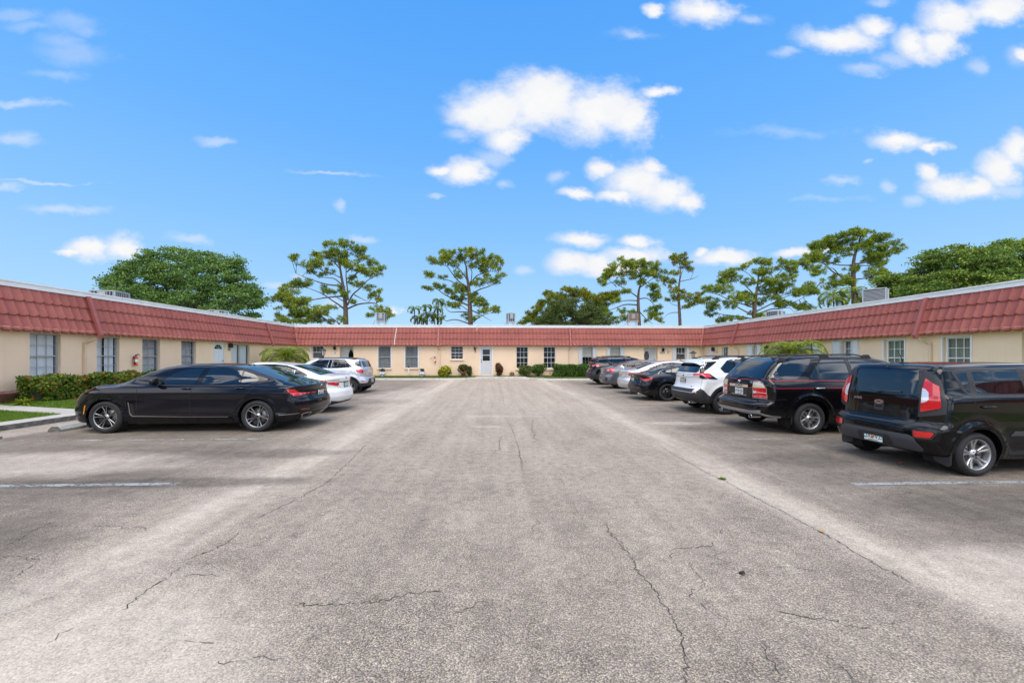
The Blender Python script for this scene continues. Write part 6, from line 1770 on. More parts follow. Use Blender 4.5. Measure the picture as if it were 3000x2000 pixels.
blades('grass', np.concatenate([s1, s2]), .025, .07, M_BLADE, 'short bright green lawn grass beside the concrete walk', lambda x, y: lawn_z(x) - .006)
M_BLADE2 = leaf_mat('grass_blade_dry', [(.10, .09, .025), (.12, .16, .025), (.18, .23, .035)], .6, .3, 1.2)
xs = np.concatenate([RNG.uniform(-10, -2.0, 16000), RNG.uniform(3.4, 11, 16000)])
kx = np.array([p[0] for p in KB]); ky = np.array([p[1] for p in KB])
yy = np.interp(xs, kx, ky) + .36; ys = yy + (29.3 - yy) * RNG.uniform(0, 1, len(xs)) ** 1.3
blades('grass', np.stack([xs, ys], 1), .03, .07, M_BLADE2, 'thin strip of olive grass along the foot of the back wall', lambda x, y: .105 + .1 * max(0, min(1, (y - 27.6) / 1.8)))
# wheel stops
ST = []
def wheel_stop(x, y0, y1, label):
    mb = MB(); sec = [(-.17, -.002), (.17, -.002), (.15, .06), (.07, .125), (-.07, .125), (-.15, .06)]
    k = 0; N = 8
    for i in range(N + 1):
        y = y0 + (y1 - y0) * i / N; t = 1 - (.10 if i in (0, N) else 0)
        for (a, b) in sec: mb.vert((a * t + random.uniform(-.006, .006), y - (y0 + y1) / 2, b * t + (random.uniform(-.006, .004) if b > 0 else 0)))
    for i in range(N):
        for j in range(6): mb.face((i * 6 + j, i * 6 + (j + 1) % 6, (i + 1) * 6 + (j + 1) % 6, (i + 1) * 6 + j))
    mb.face(range(6)); mb.face(range(N * 6, N * 6 + 6))
    tag(mb.build('wheel_stop', M_CONC2, loc=(x, (y0 + y1) / 2, 0)), label, 'wheel stop', 'concrete wheel stops')
wheel_stop(-9.55, 9.02, 10.75, 'weathered concrete wheel stop in front of the long black sedan, one end crumbled')
wheel_stop(-9.95, 6.55, 8.32, 'concrete wheel stop of the empty bay, cut off by the left edge of the photo')
# ------------------------------------------------------------------ rooftop units, lamps, extinguishers, numbers, pots
mat('ac_grey', (.33, .345, .36), .5, .3, var=.06)
mat('ac_dark', (.05, .05, .052), .6)
mat('ac_brown', (.30, .24, .20), .6, .2, var=.15)
mat('red_paint', (.55, .02, .015), .3, coat=.6)
mat('label_white', (.7, .7, .68), .5)
mat('label_yellow', (.75, .55, .02), .5)
mat('lamp_glass', (.55, .55, .52), .25, coat=.5)
mat('bronze', (.03, .025, .02), .5)
mat('terracotta', (.32, .13, .08), .75, var=.15, vscale=12)
mat('terracotta_dark', (.16, .07, .055), .8, var=.2, vscale=10)
mat('pot_white', (.72, .73, .78), .35, coat=.4)
mat('pot_blue', (.12, .16, .42), .4)
mat('soil', (.03, .022, .015), .95, var=.3, vscale=20)

def ac_unit(loc, w, d, h, stand, rz, label, face=('L', 'D'), body='ac_grey', slats='h', round_=False):
    r = empty('rooftop_air_conditioner', loc, rz, label, 'air conditioner', 'air conditioners on the flat roofs')
    z0 = stand; mb = MB()
    mb.bbox(-w / 2, w / 2, -d / 2, d / 2, z0 + h - .05, z0 + h, .012); mb.box(-w / 2, w / 2, -d / 2, d / 2, z0, z0 + .05)
    for x in (-1, 1):
        for y in (-1, 1): mb.box(x * w / 2 - (.05 if x > 0 else 0), x * w / 2 + (.05 if x < 0 else 0), y * d / 2 - (.05 if y > 0 else 0), y * d / 2 + (.05 if y < 0 else 0), z0 + .05, z0 + h - .05)
    mb.build('casing', MATS[body], r)
    cb = MB(); cb.box(-w / 2 + .04, w / 2 - .04, -d / 2 + .04, d / 2 - .04, z0 + .05, z0 + h - .05); cb.build('coil', MATS['ac_dark'], r)
    lb = MB()
    if slats == 'h':
        n = int((h - .12) / .06)
        for i in range(n):
            z = z0 + .07 + i * .06
            lb.box(-w / 2 + .05, w / 2 - .05, -d / 2 + .004, -d / 2 + .03, z, z + .028); lb.box(-w / 2 + .05, w / 2 - .05, d / 2 - .03, d / 2 - .004, z, z + .028)
            lb.box(-w / 2 + .004, -w / 2 + .03, -d / 2 + .05, d / 2 - .05, z, z + .028); lb.box(w / 2 - .03, w / 2 - .004, -d / 2 + .05, d / 2 - .05, z, z + .028)
    else:
        n = int((w - .1) / .11)
        for i in range(n):
            x = -w / 2 + .08 + i * (w - .16) / max(1, n - 1)
            lb.box(x - .014, x + .014, -d / 2 + .004, -d / 2 + .03, z0 + .05, z0 + h - .05); lb.box(x - .014, x + .014, d / 2 - .03, d / 2 - .004, z0 + .05, z0 + h - .05)
            y = -d / 2 + .08 + i * (d - .16) / max(1, n - 1)
            lb.box(-w / 2 + .004, -w / 2 + .03, y - .014, y + .014, z0 + .05, z0 + h - .05); lb.box(w / 2 - .03, w / 2 - .004, y - .014, y + .014, z0 + .05, z0 + h - .05)
    lb.build('louvre_grille', MATS[body], r)
    pb = MB(); pb.box(-.14, .14, -d / 2 - .012, -d / 2 + .003, z0 + h * .35, z0 + h - .06); pb.build('access_panel', MATS[body], r) if face else None
    gb = MB()
    for i in range(4): gb.lathe([(.08 + .09 * i, z0 + h + .004), (.095 + .09 * i, z0 + h + .02), (.11 + .09 * i, z0 + h + .004)], 20, 0, 'Z') if .11 + .09 * i < min(w, d) / 2 else None
    if gb.v: gb.build('fan_guard', MATS['ac_dark'], r)
    if stand > .05:
        sb = MB()
        for x in (-1, 1):
            for y in (-1, 1): sb.box(x * (w / 2 - .06) - .025, x * (w / 2 - .06) + .025, y * (d / 2 - .06) - .025, y * (d / 2 - .06) + .025, 0, z0 - .04)
        sb.box(-w / 2 - .06, w / 2 + .06, -d / 2 - .02, d / 2 + .02, z0 - .04, z0 - .003)
        sb.tube([(-w / 2 - .02, -d / 2, z0 + .15), (-w / 2 - .14, -d / 2 - .02, z0 + .1), (-w / 2 - .16, -d / 2, z0 - .1), (-w / 2 - .5, 0, .05)], .025, 6)
        sb.build('stand', MATS['aluminium'], r)
    return r
RT = 3.84
ac_unit((-9.36, 33, RT), .68, .62, .70, .62, 0, 'grey louvred air conditioner on the back roof beside the tall pine at left', slats='h')
ac_unit((1.22, 33, RT), .62, .62, .72, .62, R(12), 'dark upright air conditioner alone on the middle of the back roof', slats='v', body='ac_grey')
ac_unit((11.45, 33, RT), .80, .66, .66, .70, R(-8), 'brown louvred air conditioner on a stand on the back roof at right', slats='h', body='ac_brown')
ac_unit((-17.6, 18.9, RT), 1.0, .9, .72, .02, R(8), 'white and grey air conditioner on the left roof, nearest the camera', slats='v', body='ac_grey')
ac_unit((-17.4, 25.6, RT), .9, .9, .62, .02, R(30), 'smaller air conditioner far along the left roof in front of the dense tree', slats='v')
ac_unit((18.2, 18.4, RT), .86, .86, .92, .08, R(38), 'big dark-louvred air conditioner on the right roof above the black boxy car', slats='h', body='ac_grey')
ac_unit((18.3, 25.4, RT), .8, .8, .68, .06, R(25), 'low air conditioner far along the right roof before the spreading pine', slats='v')

def wall_lamp(M, u, z, label, s=1.0):
    o = empty('wall_lamp', tuple(M @ Vector((u, 0, z))), 0, label, 'lamp', 'black lantern lamps on the walls')
    Rm = M.to_3x3().to_4x4()
    mb = MB(); mb.box(-.05 * s, .05 * s, .0, .015, -.10 * s, .10 * s, 0, Rm)
    mb.box(-.085 * s, .085 * s, .03, .19 * s, .09 * s, .105 * s, 0, Rm)
    k = len(mb.v)
    for (w, zz) in ((.085 * s, .105 * s), (.02 * s, .155 * s)):
        for x, y in ((-w, .11 * s - w), (w, .11 * s - w), (w, .11 * s + w), (-w, .11 * s + w)): mb.v.append(tuple(Rm @ Vector((x, y, zz))))
    for i in range(4): mb.face((k + i, k + (i + 1) % 4, k + 4 + (i + 1) % 4, k + 4 + i))
    mb.box(-.02 * s, .02 * s, .01, .12 * s, .06 * s, .085 * s, 0, Rm); mb.box(-.06 * s, .06 * s, .05 * s, .17 * s, -.115 * s, -.10 * s, 0, Rm)
    for x in (-.066 * s, .066 * s):
        for y in (.045 * s, .175 * s): mb.box(x - .007, x + .007, y - .007, y + .007, -.10 * s, .09 * s, 0, Rm)
    mb.build('lantern', MATS['iron_black'], o)
    gb = MB(); gb.box(-.056 * s, .056 * s, .055 * s, .165 * s, -.095 * s, .085 * s, 0, Rm); gb.build('lamp_glass', MATS['glass_dark'], o)
wall_lamp(FL, 22.32, 2.2, 'black lantern above the number 707 on the left wall')
wall_lamp(FB, -11.69, 2.22, 'black lantern above the white number plate on the back wall')
wall_lamp(FB, -1.55, 2.18, 'black lantern beside the middle grey door', .9)
wall_lamp(FB, 12.51, 2.11, 'black lantern above the framed house number at the right of the back wall')
wall_lamp(FR, 22.33, 2.12, 'black lantern on the right wall next to the palm', 1.0)
wall_lamp(FR, 27.97, 2.12, 'black lantern by the white door in the far right corner', 1.1)
tb = MB(); tb.bbox(-1.535, -1.475, .0, .05, 1.955, 2.035, .008, 0, FB); tag(tb.build('doorbell_box', MATS['iron_black']), 'small black box on the wall below the lantern by the middle door', 'doorbell')

def extinguisher(M, u, z, label, hose=False):
    o = empty('fire_extinguisher', tuple(M @ Vector((u, 0, z))), 0, label, 'fire extinguisher', 'fire extinguishers on the walls')
    Rm = M.to_3x3()
    def tr(mb):
        mb.v = [tuple(Rm @ Vector(v)) for v in mb.v]; return mb
    mb = MB(); mb.lathe([(.001, 0), (.06, 0), (.07, .015), (.07, .30), (.055, .345), (.022, .365), (.022, .385)], 18, 0, 'Z', (0, .09, 0)); tr(mb).build('cylinder', MATS['red_paint'], o)
    mb = MB(); mb.lathe([(.0712, .13), (.0712, .25)], 18, 0, 'Z', (0, .09, 0)); tr(mb).build('label_band', MATS['label_white'], o)
    mb = MB(); mb.box(-.05, .03, .162, .166, .04, .11); tr(mb).build('inspection_tag', MATS['label_yellow'], o)
    mb = MB(); mb.lathe([(.025, .38), (.025, .42), (.015, .425)], 10, 0, 'Z', (0, .09, 0)); mb.tube([(-.02, .09, .42), (.03, .16, .45), (.03, .2, .44)], .011, 6); mb.tube([(0, .09, .40), (.05, .15, .41), (.05, .2, .40)], .010, 6)
    if hose: mb.tube([(-.02, .1, .41), (-.14, .12, .40), (-.24, .12, .32), (-.33, .12, .22)], [.014, .012, .011, .018], 7)
    else: mb.tube([(-.02, .1, .40), (-.09, .12, .36), (-.095, .12, .15), (-.08, .12, .08)], .011, 7)
    mb.box(-.03, .03, .0, .03, .12, .36); tr(mb).build('valve_hose', MATS['iron_black'], o)
extinguisher(FL, 16.6, 1.27, 'red fire extinguisher with white label and yellow tag on the left wall')
extinguisher(FB, -4.47, 1.18, 'red fire extinguisher with its hose sticking out, on the back wall by a downspout', True)

def number_text(M, u, z, txt, size, m, off=.012):
    o = tuple(M @ Vector((u, off, z))); ex = M.to_3x3() @ Vector((1, 0, 0)); 
    return o, ex
def wall_text(M, u, z, txt, size, m, name, off=.01, flip=1, parent=None, shear=0):
    ex = (M.to_3x3() @ Vector((flip, 0, 0)))
    return text_mesh(txt, size, frame_mtx(tuple(M @ Vector((u, off, z))), ex, (0, 0, 1)), m, name, parent, .004, shear)
# 707: loose brown digits (walking right along the left wall is +Y)
t = wall_text(FL, 22.33, 1.985, '707', .17, mat('digit_brown', (.12, .045, .02), .5), 'house_number', .01, 1)
tag(t, 'brown digits 707 fixed to the left wall under a lantern', 'house number')
o = empty('number_plate', tuple(FB @ Vector((-11.70, 0, 1.885))), 0, 'small white number plate reading 708 on the back wall', 'house number')
mb = MB(); mb.bbox(-11.86, -11.55, .0, .02, 1.81, 1.965, .01, 0, FB); q = mb.build('plate', MATS['white_paint']); q.parent = o; q.matrix_parent_inverse = Matrix.Translation(o.location).inverted()
q = wall_text(FB, -11.70, 1.885, '708', .105, mat('digit_blue', (.10, .14, .20), .5), 'digits', .024, 1, None, .15); q.parent = o; q.matrix_parent_inverse = Matrix.Translation(o.location).inverted()
o = empty('number_plate', tuple(FB @ Vector((12.48, 0, 1.91))), 0, 'black framed row of number tiles on the back wall at right', 'house number')
mb = MB(); mb.bbox(12.30, 12.66, .0, .02, 1.85, 1.975, .006, 0, FB); q = mb.build('frame', MATS['iron_black']); q.parent = o; q.matrix_parent_inverse = Matrix.Translation(o.location).inverted()
for i, dg in enumerate('713'):
    u = 12.375 + i * .105
    mb = MB(); mb.box(u - .046, u + .046, .0205, .026, 1.868, 1.958, 0, FB); q = mb.build('tile', MATS['label_white']); q.parent = o; q.matrix_parent_inverse = Matrix.Translation(o.location).inverted()
    q = wall_text(FB, u, 1.913, dg, .095, MATS['iron_black'], 'digit', .029); q.parent = o; q.matrix_parent_inverse = Matrix.Translation(o.location).inverted()
def hook(M, u, z, s, label):
    mb = MB(); mb.box(u - .012, u + .012, .0, .012, z - .13, z + .13, 0, M)
    P = lambda a, b, c: tuple(M @ Vector((a, b, c)))
    mb.tube([P(u, .01, z + .1), P(u + s * .05, .10, z + .08), P(u + s * .14, .22, z + .02), P(u + s * .17, .24, z + .05)], .008, 5); mb.tube([P(u, .01, z - .1), P(u + s * .04, .08, z + .0), P(u + s * .10, .17, z + .03)], .007, 5)
    tag(mb.build('plant_hook', MATS['iron_black']), label, 'hook', 'iron plant hooks')
hook(FB, 12.9, 1.95, 1, 'black iron plant hook on the back wall beside the framed number')
hook(FR, 27.6, 1.95, 1, 'black iron plant hook on the right wall by the corner door')

def post_lamp(x, y, h, label, hat=1.0):
    o = empty('lamp_post', (x, y, .1), 0, label, 'lamp post', 'black lantern posts')
    z = h - .1
    mb = MB(); mb.lathe([(.055, 0), (.055, .12), (.035, .15), (.035, z - .52), (.05, z - .5), (.05, z - .47)], 12); mb.tube([(-.18, 0, z - .68), (.18, 0, z - .68)], .012, 6); mb.build('post', MATS['iron_black'], o)
    mb = MB(); mb.lathe([(.05, z - .47), (.075, z - .45)], 6)
    mb.lathe([(.20 * hat, z - .15), (.17 * hat, z - .11), (.10, z - .04), (.03, z - .02), (.03, z + .02), (.012, z + .04)], 6, sm=False)
    for i in range(6):
        a = PI * i / 3; mb.tube([(.075 * math.cos(a), .075 * math.sin(a), z - .45), (.145 * math.cos(a), .145 * math.sin(a), z - .15)], .009, 5)
    mb.build('lantern_frame', MATS['iron_black'], o)
    mb = MB(); mb.lathe([(.001, z - .44), (.066, z - .44), (.135, z - .155), (.001, z - .152)], 6, sm=False); mb.build('lantern_glass', MATS['lamp_glass'], o)
post_lamp(-10.72, 25.2, 2.12, 'black lantern post with pale glass, right of the left palm', 1.0)
post_lamp(12.75, 25.3, 1.98, 'black lantern post with wide pointed hat in the right corner', 1.35)

def urn(x, y, label):
    o = empty('urn_planter', (x, y, .16), 0, label, 'planter', 'white ball urns')
    mb = MB(); mb.lathe([(.001, 0), (.10, 0), (.12, .03), (.10, .05), (.17, .11), (.215, .20), (.225, .27), (.21, .33), (.20, .345), (.225, .36), (.225, .375), (.19, .375), (.185, .33), (.001, .33)], 24, 0); mb.build('urn', MATS['pot_white'], o)
    mb = MB(); mb.lathe([(.2115, .325), (.203, .345), (.2265, .361)], 24, 0); mb.tube([(.03, -.222, .31), (.0, -.235, .25), (.03, -.228, .2)], .012, 6); mb.build('blue_band', MATS['pot_blue'], o)
    return o
urn(-8.17, 29.0, 'white ball urn with clipped dark plant, left one below the window beside the crossover')
urn(-5.33, 28.98, 'white ball urn with clipped dark plant, right one near the fire extinguisher')
# terracotta pots
o = empty('flower_pot', (-2.36, 28.98, .17), 0, 'small terracotta pot holding the croton left of the middle door', 'pot')
mb = MB(); mb.lathe([(.001, 0), (.12, 0), (.165, .25), (.18, .25), (.18, .31), (.15, .31), (.145, .26), (.001, .26)], 20); mb.build('pot', MATS['terracotta'], o)
o = empty('large_pot', (-14.25, 12.05, .25), 0, 'large dark terracotta pot against the left wall, cut by the photo edge', 'pot')
mb = MB(); mb.lathe([(.001, 0), (.20, 0), (.30, .30), (.33, .31), (.33, .36), (.27, .36), (.26, .28), (.001, .28)], 24); mb.build('pot', MATS['terracotta_dark'], o)
# stub pipe with cap in front of the second curtained window, tap, clay pipe
mb = MB(); mb.tube([(-6.28, 29.0, .1), (-6.28, 29.0, .80)], .022, 8, 0); mb.tube([(-6.28, 29.0, .80), (-6.28, 29.0, .96)], .034, 8, 1)
tag(mb.build('sprinkler_riser', [MATS['white_paint'], MATS['iron_black']]), 'thin white pipe with black head standing under the second curtained window', 'sprinkler')
mb = MB(); mb.tube([(3.99, YB - .02, .45), (3.99, YB - .07, .44), (3.99, YB - .08, .32)], .02, 8)
tag(mb.build('garden_tap', MATS['bronze']), 'little brown garden tap on the back wall between bush and hedge', 'tap')
mb = MB(); mb.bbox(-.06, .06, -.03, .03, 0, .05, .01); tag(mb.build('valve_cover', MATS['label_white'], loc=(3.45, 28.6, .11)), 'small white valve cover in the grass before the green bush', 'valve cover')
mb = MB(); mb.bbox(-.09, .09, -.04, .04, 0, .03, .01); tag(mb.build('splash_block', MATS['label_white'], loc=(-4.0, 28.75, .11)), 'small white splash block at the foot of the yellow bush', 'splash block')
# fallen leaves on the asphalt
mat('dry_leaf', (.14, .05, .02), .8); mat('dry_leaf_pale', (.42, .22, .07), .8)
def leaf(px, py, s, label, m):
    x, y = gpx(px, py); mb = MB(); n = 8
    for i in range(n + 1):
        t = i / n; w = s * .45 * math.sin(PI * min(1, t * 1.02 + .01)) ** .8
        mb.v += [((t - .5) * s, -w, .006 + .25 * w), ((t - .5) * s, 0, .008 + .02 * math.sin(t * 5)), ((t - .5) * s, w, .006 + .3 * w)]
    for i in range(n):
        for j in (0, 1): mb.face((3 * i + j, 3 * i + j + 1, 3 * i + j + 4, 3 * i + j + 3))
    o = mb.build('fallen_leaf', m, loc=(x, y, .003)); o.rotation_euler[2] = random.uniform(0, 6); tag(o, label, 'leaf', 'fallen leaves')
leaf(2637, 1358, .10, 'curled brown leaf on the asphalt behind the boxy black car', MATS['dry_leaf'])
leaf(2407, 1559, .05, 'small orange leaf on the crack right of the aisle', MATS['dry_leaf_pale'])
leaf(2174, 1681, .045, 'dark leaf scrap lying in the middle of the near asphalt', MATS['soil'])
# weed tuft in the right-hand crack
# ------------------------------------------------------------------ plants and trees
def leaf_cloud(C, size, n3, flat=0.0, elong=1.6, up=None):
    """leaf quads (two triangles folded) at points C; returns V, F"""
    n = len(C); sz = size * RNG.uniform(.6, 1.3, n)
    d = RNG.normal(0, 1, (n, 3)); 
    if up is not None: d[:, 2] = d[:, 2] * .6 + up
    d /= np.linalg.norm(d, axis=1, keepdims=True)
    e = RNG.normal(0, 1, (n, 3)); e -= d * (e * d).sum(1, keepdims=True); e /= np.linalg.norm(e, axis=1, keepdims=True)
    a = e * (sz * elong / 2)[:, None]; b = np.cross(d, e) * (sz / 2)[:, None]; nn = d * (sz * .18)[:, None]
    V = np.stack([C - a, C + b + nn, C + a, C - b + nn], 1).reshape(-1, 3)
    F = np.arange(n * 4).reshape(-1, 4)
    return V, F
def ball(n, c, r, shell=.0):
    p = RNG.normal(0, 1, (n, 3)); p /= np.linalg.norm(p, axis=1, keepdims=True)
    k = RNG.uniform(shell, 1, n) ** (1 / 3)
    return np.array(c) + p * k[:, None] * np.array(r)

M_HEDGE = leaf_mat('hedge_leaf', [(0.0192, 0.045, 0.0078), (0.048, 0.1125, 0.013), (0.096, 0.195, 0.0208), (0.176, 0.285, 0.039)], .4, .25, 2.0)
M_IXORA = leaf_mat('flowering_hedge_leaf', [(0.0288, 0.045, 0.0078), (0.064, 0.1125, 0.013), (0.144, 0.21, 0.0234), (0.272, 0.3, 0.039)], .4, .25, 1.6)
M_FLOWER = leaf_mat('flower_red', [(.55, .05, .02), (.70, .09, .03), (.75, .16, .07)], .6, .2, 4)
M_YELLOW = leaf_mat('variegated_leaf', [(.05, .09, .01), (.22, .26, .02), (.50, .46, .03), (.62, .55, .06)], .45, .25, 6)
M_BUSH = leaf_mat('bush_leaf', [(.03, .05, .012), (.07, .11, .018), (.13, .17, .03), (.24, .22, .09)], .5, .25, 2.2)
M_CROTON = leaf_mat('croton_leaf', [(.02, .05, .012), (.05, .08, .015), (.16, .13, .03), (.28, .12, .05)], .45, .25, 5)
M_CORDY = leaf_mat('cordyline_leaf', [(.03, .012, .008), (.08, .025, .012), (.14, .06, .015), (.30, .26, .03)], .45, .25, 3.5)
M_DEAD = leaf_mat('dry_twig_leaf', [(.16, .09, .05), (.28, .17, .10), (.36, .24, .15)], .8, .1, 5)
M_TOPI = leaf_mat('clipped_leaf', [(.006, .012, .005), (.015, .03, .010), (.03, .05, .016)], .6, .15, 8)
M_OAK = leaf_mat('dense_tree_leaf', [(0.036, 0.0827, 0.0259), (0.0841, 0.1656, 0.039), (0.1653, 0.2839, 0.0583), (0.3005, 0.4021, 0.0973)], .45, .28, .45)
M_OAK2 = leaf_mat('right_tree_leaf', [(0.0416, 0.0785, 0.0185), (0.095, 0.1683, 0.0276), (0.193, 0.2917, 0.0415), (0.4453, 0.4712, 0.0691)], .45, .28, .5)
M_ROUND = leaf_mat('round_tree_leaf', [(0.042, 0.0621, 0.0144), (0.0756, 0.1087, 0.0216), (0.126, 0.1552, 0.0317)], .55, .25, .8)
M_PINE = leaf_mat('pine_needle', [(0.052, 0.1037, 0.0109), (0.1428, 0.219, 0.0182), (0.2858, 0.3456, 0.0275), (0.5196, 0.484, 0.0457)], .5, .25, .45)
M_PINE2 = leaf_mat('pine_needle_yellow', [(0.0512, 0.0861, 0.0077), (0.1535, 0.1894, 0.013), (0.307, 0.3098, 0.0194), (0.4776, 0.4131, 0.0389)], .5, .25, .5)
M_PALM = leaf_mat('palm_leaf', [(.05, .09, .008), (.13, .20, .014), (.27, .33, .02), (.42, .42, .05)], .4, .35, 1.2)
M_PALM2 = leaf_mat('palm_leaf_deep', [(0.034, 0.08, 0.0104), (0.102, 0.176, 0.0156), (0.221, 0.304, 0.026), (0.408, 0.32, 0.065)], .4, .35, .9)
M_BARK = mat('bark', (.115, .078, .055), .9, var=.35, vscale=5, bump=.8, bscale=14)
M_BARKD = mat('bark_dark', (.085, .062, .048), .9, var=.3, vscale=5, bump=.6, bscale=14)
M_TWIG = mat('twig', (.07, .05, .035), .9)

def hedge(x0, x1, y0, y1, z0, z1, m, label, n, size, group='clipped hedges', flowers=0, rnd=.12):
    o = empty('hedge', ((x0 + x1) / 2, (y0 + y1) / 2, z0), 0, label, 'hedge', group)
    cx, cy = (x0 + x1) / 2, (y0 + y1) / 2; hx, hy, hz = (x1 - x0) / 2, (y1 - y0) / 2, (z1 - z0)
    # points on a rounded box skin
    A = np.array([hy * hz, hy * hz, hx * hz, hx * hz, hx * hy * 2]); A = A / A.sum()
    side = RNG.choice(5, n, p=A); u, v = RNG.uniform(-1, 1, n), RNG.uniform(0, 1, n)
    P = np.zeros((n, 3))
    for k, (ax, sg) in enumerate(((0, -1), (0, 1), (1, -1), (1, 1))):
        q = side == k
        P[q, ax] = sg * (hx, hy)[ax]; P[q, 1 - ax] = u[q] * (hx, hy)[1 - ax]; P[q, 2] = v[q] * hz
    q = side == 4; P[q, 0] = u[q] * hx; P[q, 1] = RNG.uniform(-1, 1, q.sum()) * hy; P[q, 2] = hz
    # round the arrises
    dx, dy, dz = hx - np.abs(P[:, 0]), hy - np.abs(P[:, 1]), hz - P[:, 2]
    for (a, da, b, db) in ((0, dx, 2, dz), (1, dy, 2, dz), (0, dx, 1, dy)):
        s = np.maximum(0, rnd - np.maximum(da, db)) * .5 * (np.minimum(da, db) < rnd * .3)
        P[:, a] -= np.sign(P[:, a]) * s * RNG.uniform(.2, 1, n)
        if b == 2: P[:, 2] -= s * RNG.uniform(.2, 1, n)
        else: P[:, b] -= np.sign(P[:, b]) * s
    lump = .035 * np.sin(P[:, 1] * 5.1 + P[:, 0] * 3) + .03 * np.sin(P[:, 2] * 8 + P[:, 1] * 2.3 + P[:, 0] * 6)
    P[:, :2] *= 1 + (lump / max(.3, min(hx, hy)))[:, None] * .5; P[:, 2] += lump * (P[:, 2] > hz * .8)
    P += RNG.normal(0, .028, P.shape)
    P[:, 2] = np.maximum(P[:, 2], .01)
    V, F = leaf_cloud(P, size, None)
    np_mesh('leaves', V, F, m, o)
    V, F = [], []
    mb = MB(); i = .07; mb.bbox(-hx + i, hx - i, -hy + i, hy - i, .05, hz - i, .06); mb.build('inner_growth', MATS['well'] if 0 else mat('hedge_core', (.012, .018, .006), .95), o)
    tb = MB()
    for k in range(int(max(hx, hy) * 2 / .3)):
        t = -1 + 2 * (k + .5) / int(max(hx, hy) * 2 / .3)
        p = (t * hx * .9, random.uniform(-.1, .1)) if hx > hy else (random.uniform(-.1, .1), t * hy * .9)
        tb.tube([(p[0], p[1], -.05), (p[0] + random.uniform(-.06, .06), p[1] + random.uniform(-.06, .06), .3)], .014, 5)
    tb.build('stems', M_TWIG, o)
    if flowers:
        k = RNG.choice(len(P), flowers, replace=False)
        C = np.repeat(P[k], 16, 0); C += RNG.normal(0, .022, C.shape); C[:, 0] += .02; C[:, 2] += .015
        V, F = leaf_cloud(C, .026, None, elong=1.1)
        f = np_mesh('flowers', V, F, M_FLOWER, o); f['kind'] = 'stuff'
    return o
hedge(-14.25, -13.6, 12.4, 16.1, .24, .98, M_IXORA, 'long clipped hedge with red flowers along the left wall', 15000, .055, flowers=130)
hedge(-14.25, -13.6, 16.4, 19.4, .24, .96, M_HEDGE, 'short plain hedge behind the bonnet of the long black sedan', 7000, .055)
hedge(4.26, 8.3, 28.25, 29.1, .14, .98, M_HEDGE, 'dark green square-clipped hedge at the back wall beside the farthest black car', 11000, .055)

def shrub(x, y, z, rx, ry, rz, m, label, n, size, name='shrub', trunks=5, lumps=9, elong=1.7, group=None, cat='shrub', up=.5):
    o = empty(name, (x, y, z), 0, label, cat, group)
    Ps = []
    L = [(0, 0, rz * .55, .75)] + [(random.uniform(-.62, .62) * rx, random.uniform(-.6, .6) * ry, rz * random.uniform(.3, .8), random.uniform(.35, .55)) for _ in range(lumps)]
    tot = sum(l[3] ** 2 for l in L)
    for (a, b, c, s) in L: Ps.append(ball(int(n * s * s / tot) + 1, (a, b, c), (rx * s, ry * s, rz * s * .6), .35))
    P = np.concatenate(Ps); P[:, 2] = np.maximum(P[:, 2], .03)
    V, F = leaf_cloud(P, size, None, elong=elong, up=up); np_mesh('leaves', V, F, m, o)
    tb = MB()
    for k in range(trunks):
        a, b, c, s = random.choice(L)
        tb.tube([(a * .15, b * .15, -.02), (a * .5, b * .5, c * .5), (a, b, c)], [.018, .012, .006], 5)
    tb.build('stems', M_TWIG, o)
    return o
shrub(-3.72, 28.95, .16, .60, .42, .72, M_YELLOW, 'bright yellow variegated bush by the downspout', 1500, .085, 'variegated_bush')
shrub(-2.36, 28.98, .45, .42, .34, .62, M_CROTON, 'green and rust croton growing in the terracotta pot', 900, .075, 'croton', 7)
shrub(-1.93, 29.0, .16, .26, .24, .80, M_CROTON, 'thin croton on bare stems right of the terracotta pot', 380, .08, 'croton', 5, 5)
shrub(.23, 29.0, .16, .24, .22, 1.0, M_CORDY, 'upright dark red cordyline right of the middle door', 520, .10, 'cordyline', 4, 6, 2.6)
shrub(1.18, 29.1, .16, .18, .15, .34, M_DEAD, 'withered little tan plant at the foot of the back wall', 110, .06, 'withered_plant', 6, 4, 2.2)
shrub(2.18, 28.95, .15, .60, .40, .86, M_BUSH, 'left half of the leggy olive bush under the gridded windows', 1900, .06, 'bush', 8)
shrub(3.08, 28.95, .15, .58, .40, .90, M_HEDGE, 'brighter green bush touching the olive one beneath the right gridded window', 1900, .06, 'bush', 8)
shrub(13.6, 28.7, .11, .5, .45, 1.25, M_YELLOW, 'yellow-green shrub top seen over the white wagon near the corner lantern', 900, .09, 'variegated_bush')
for x, y, lab in ((-8.17, 29.0, 'dark clipped plant in the left white urn'), (-5.33, 28.98, 'dark clipped plant in the right white urn')):
    shrub(x, y, .49, .21, .21, .26, M_TOPI, lab, 420, .035, 'clipped_plant', 3, 5, 1.3, 'plants in the white urns', 'plant', .2)
shrub(-10.0, 26.2, .11, .35, .35, 1.35, M_CORDY, 'red-leaved shrub between lantern post and silver crossover', 260, .12, 'red_shrub', 4, 5, 2.2)

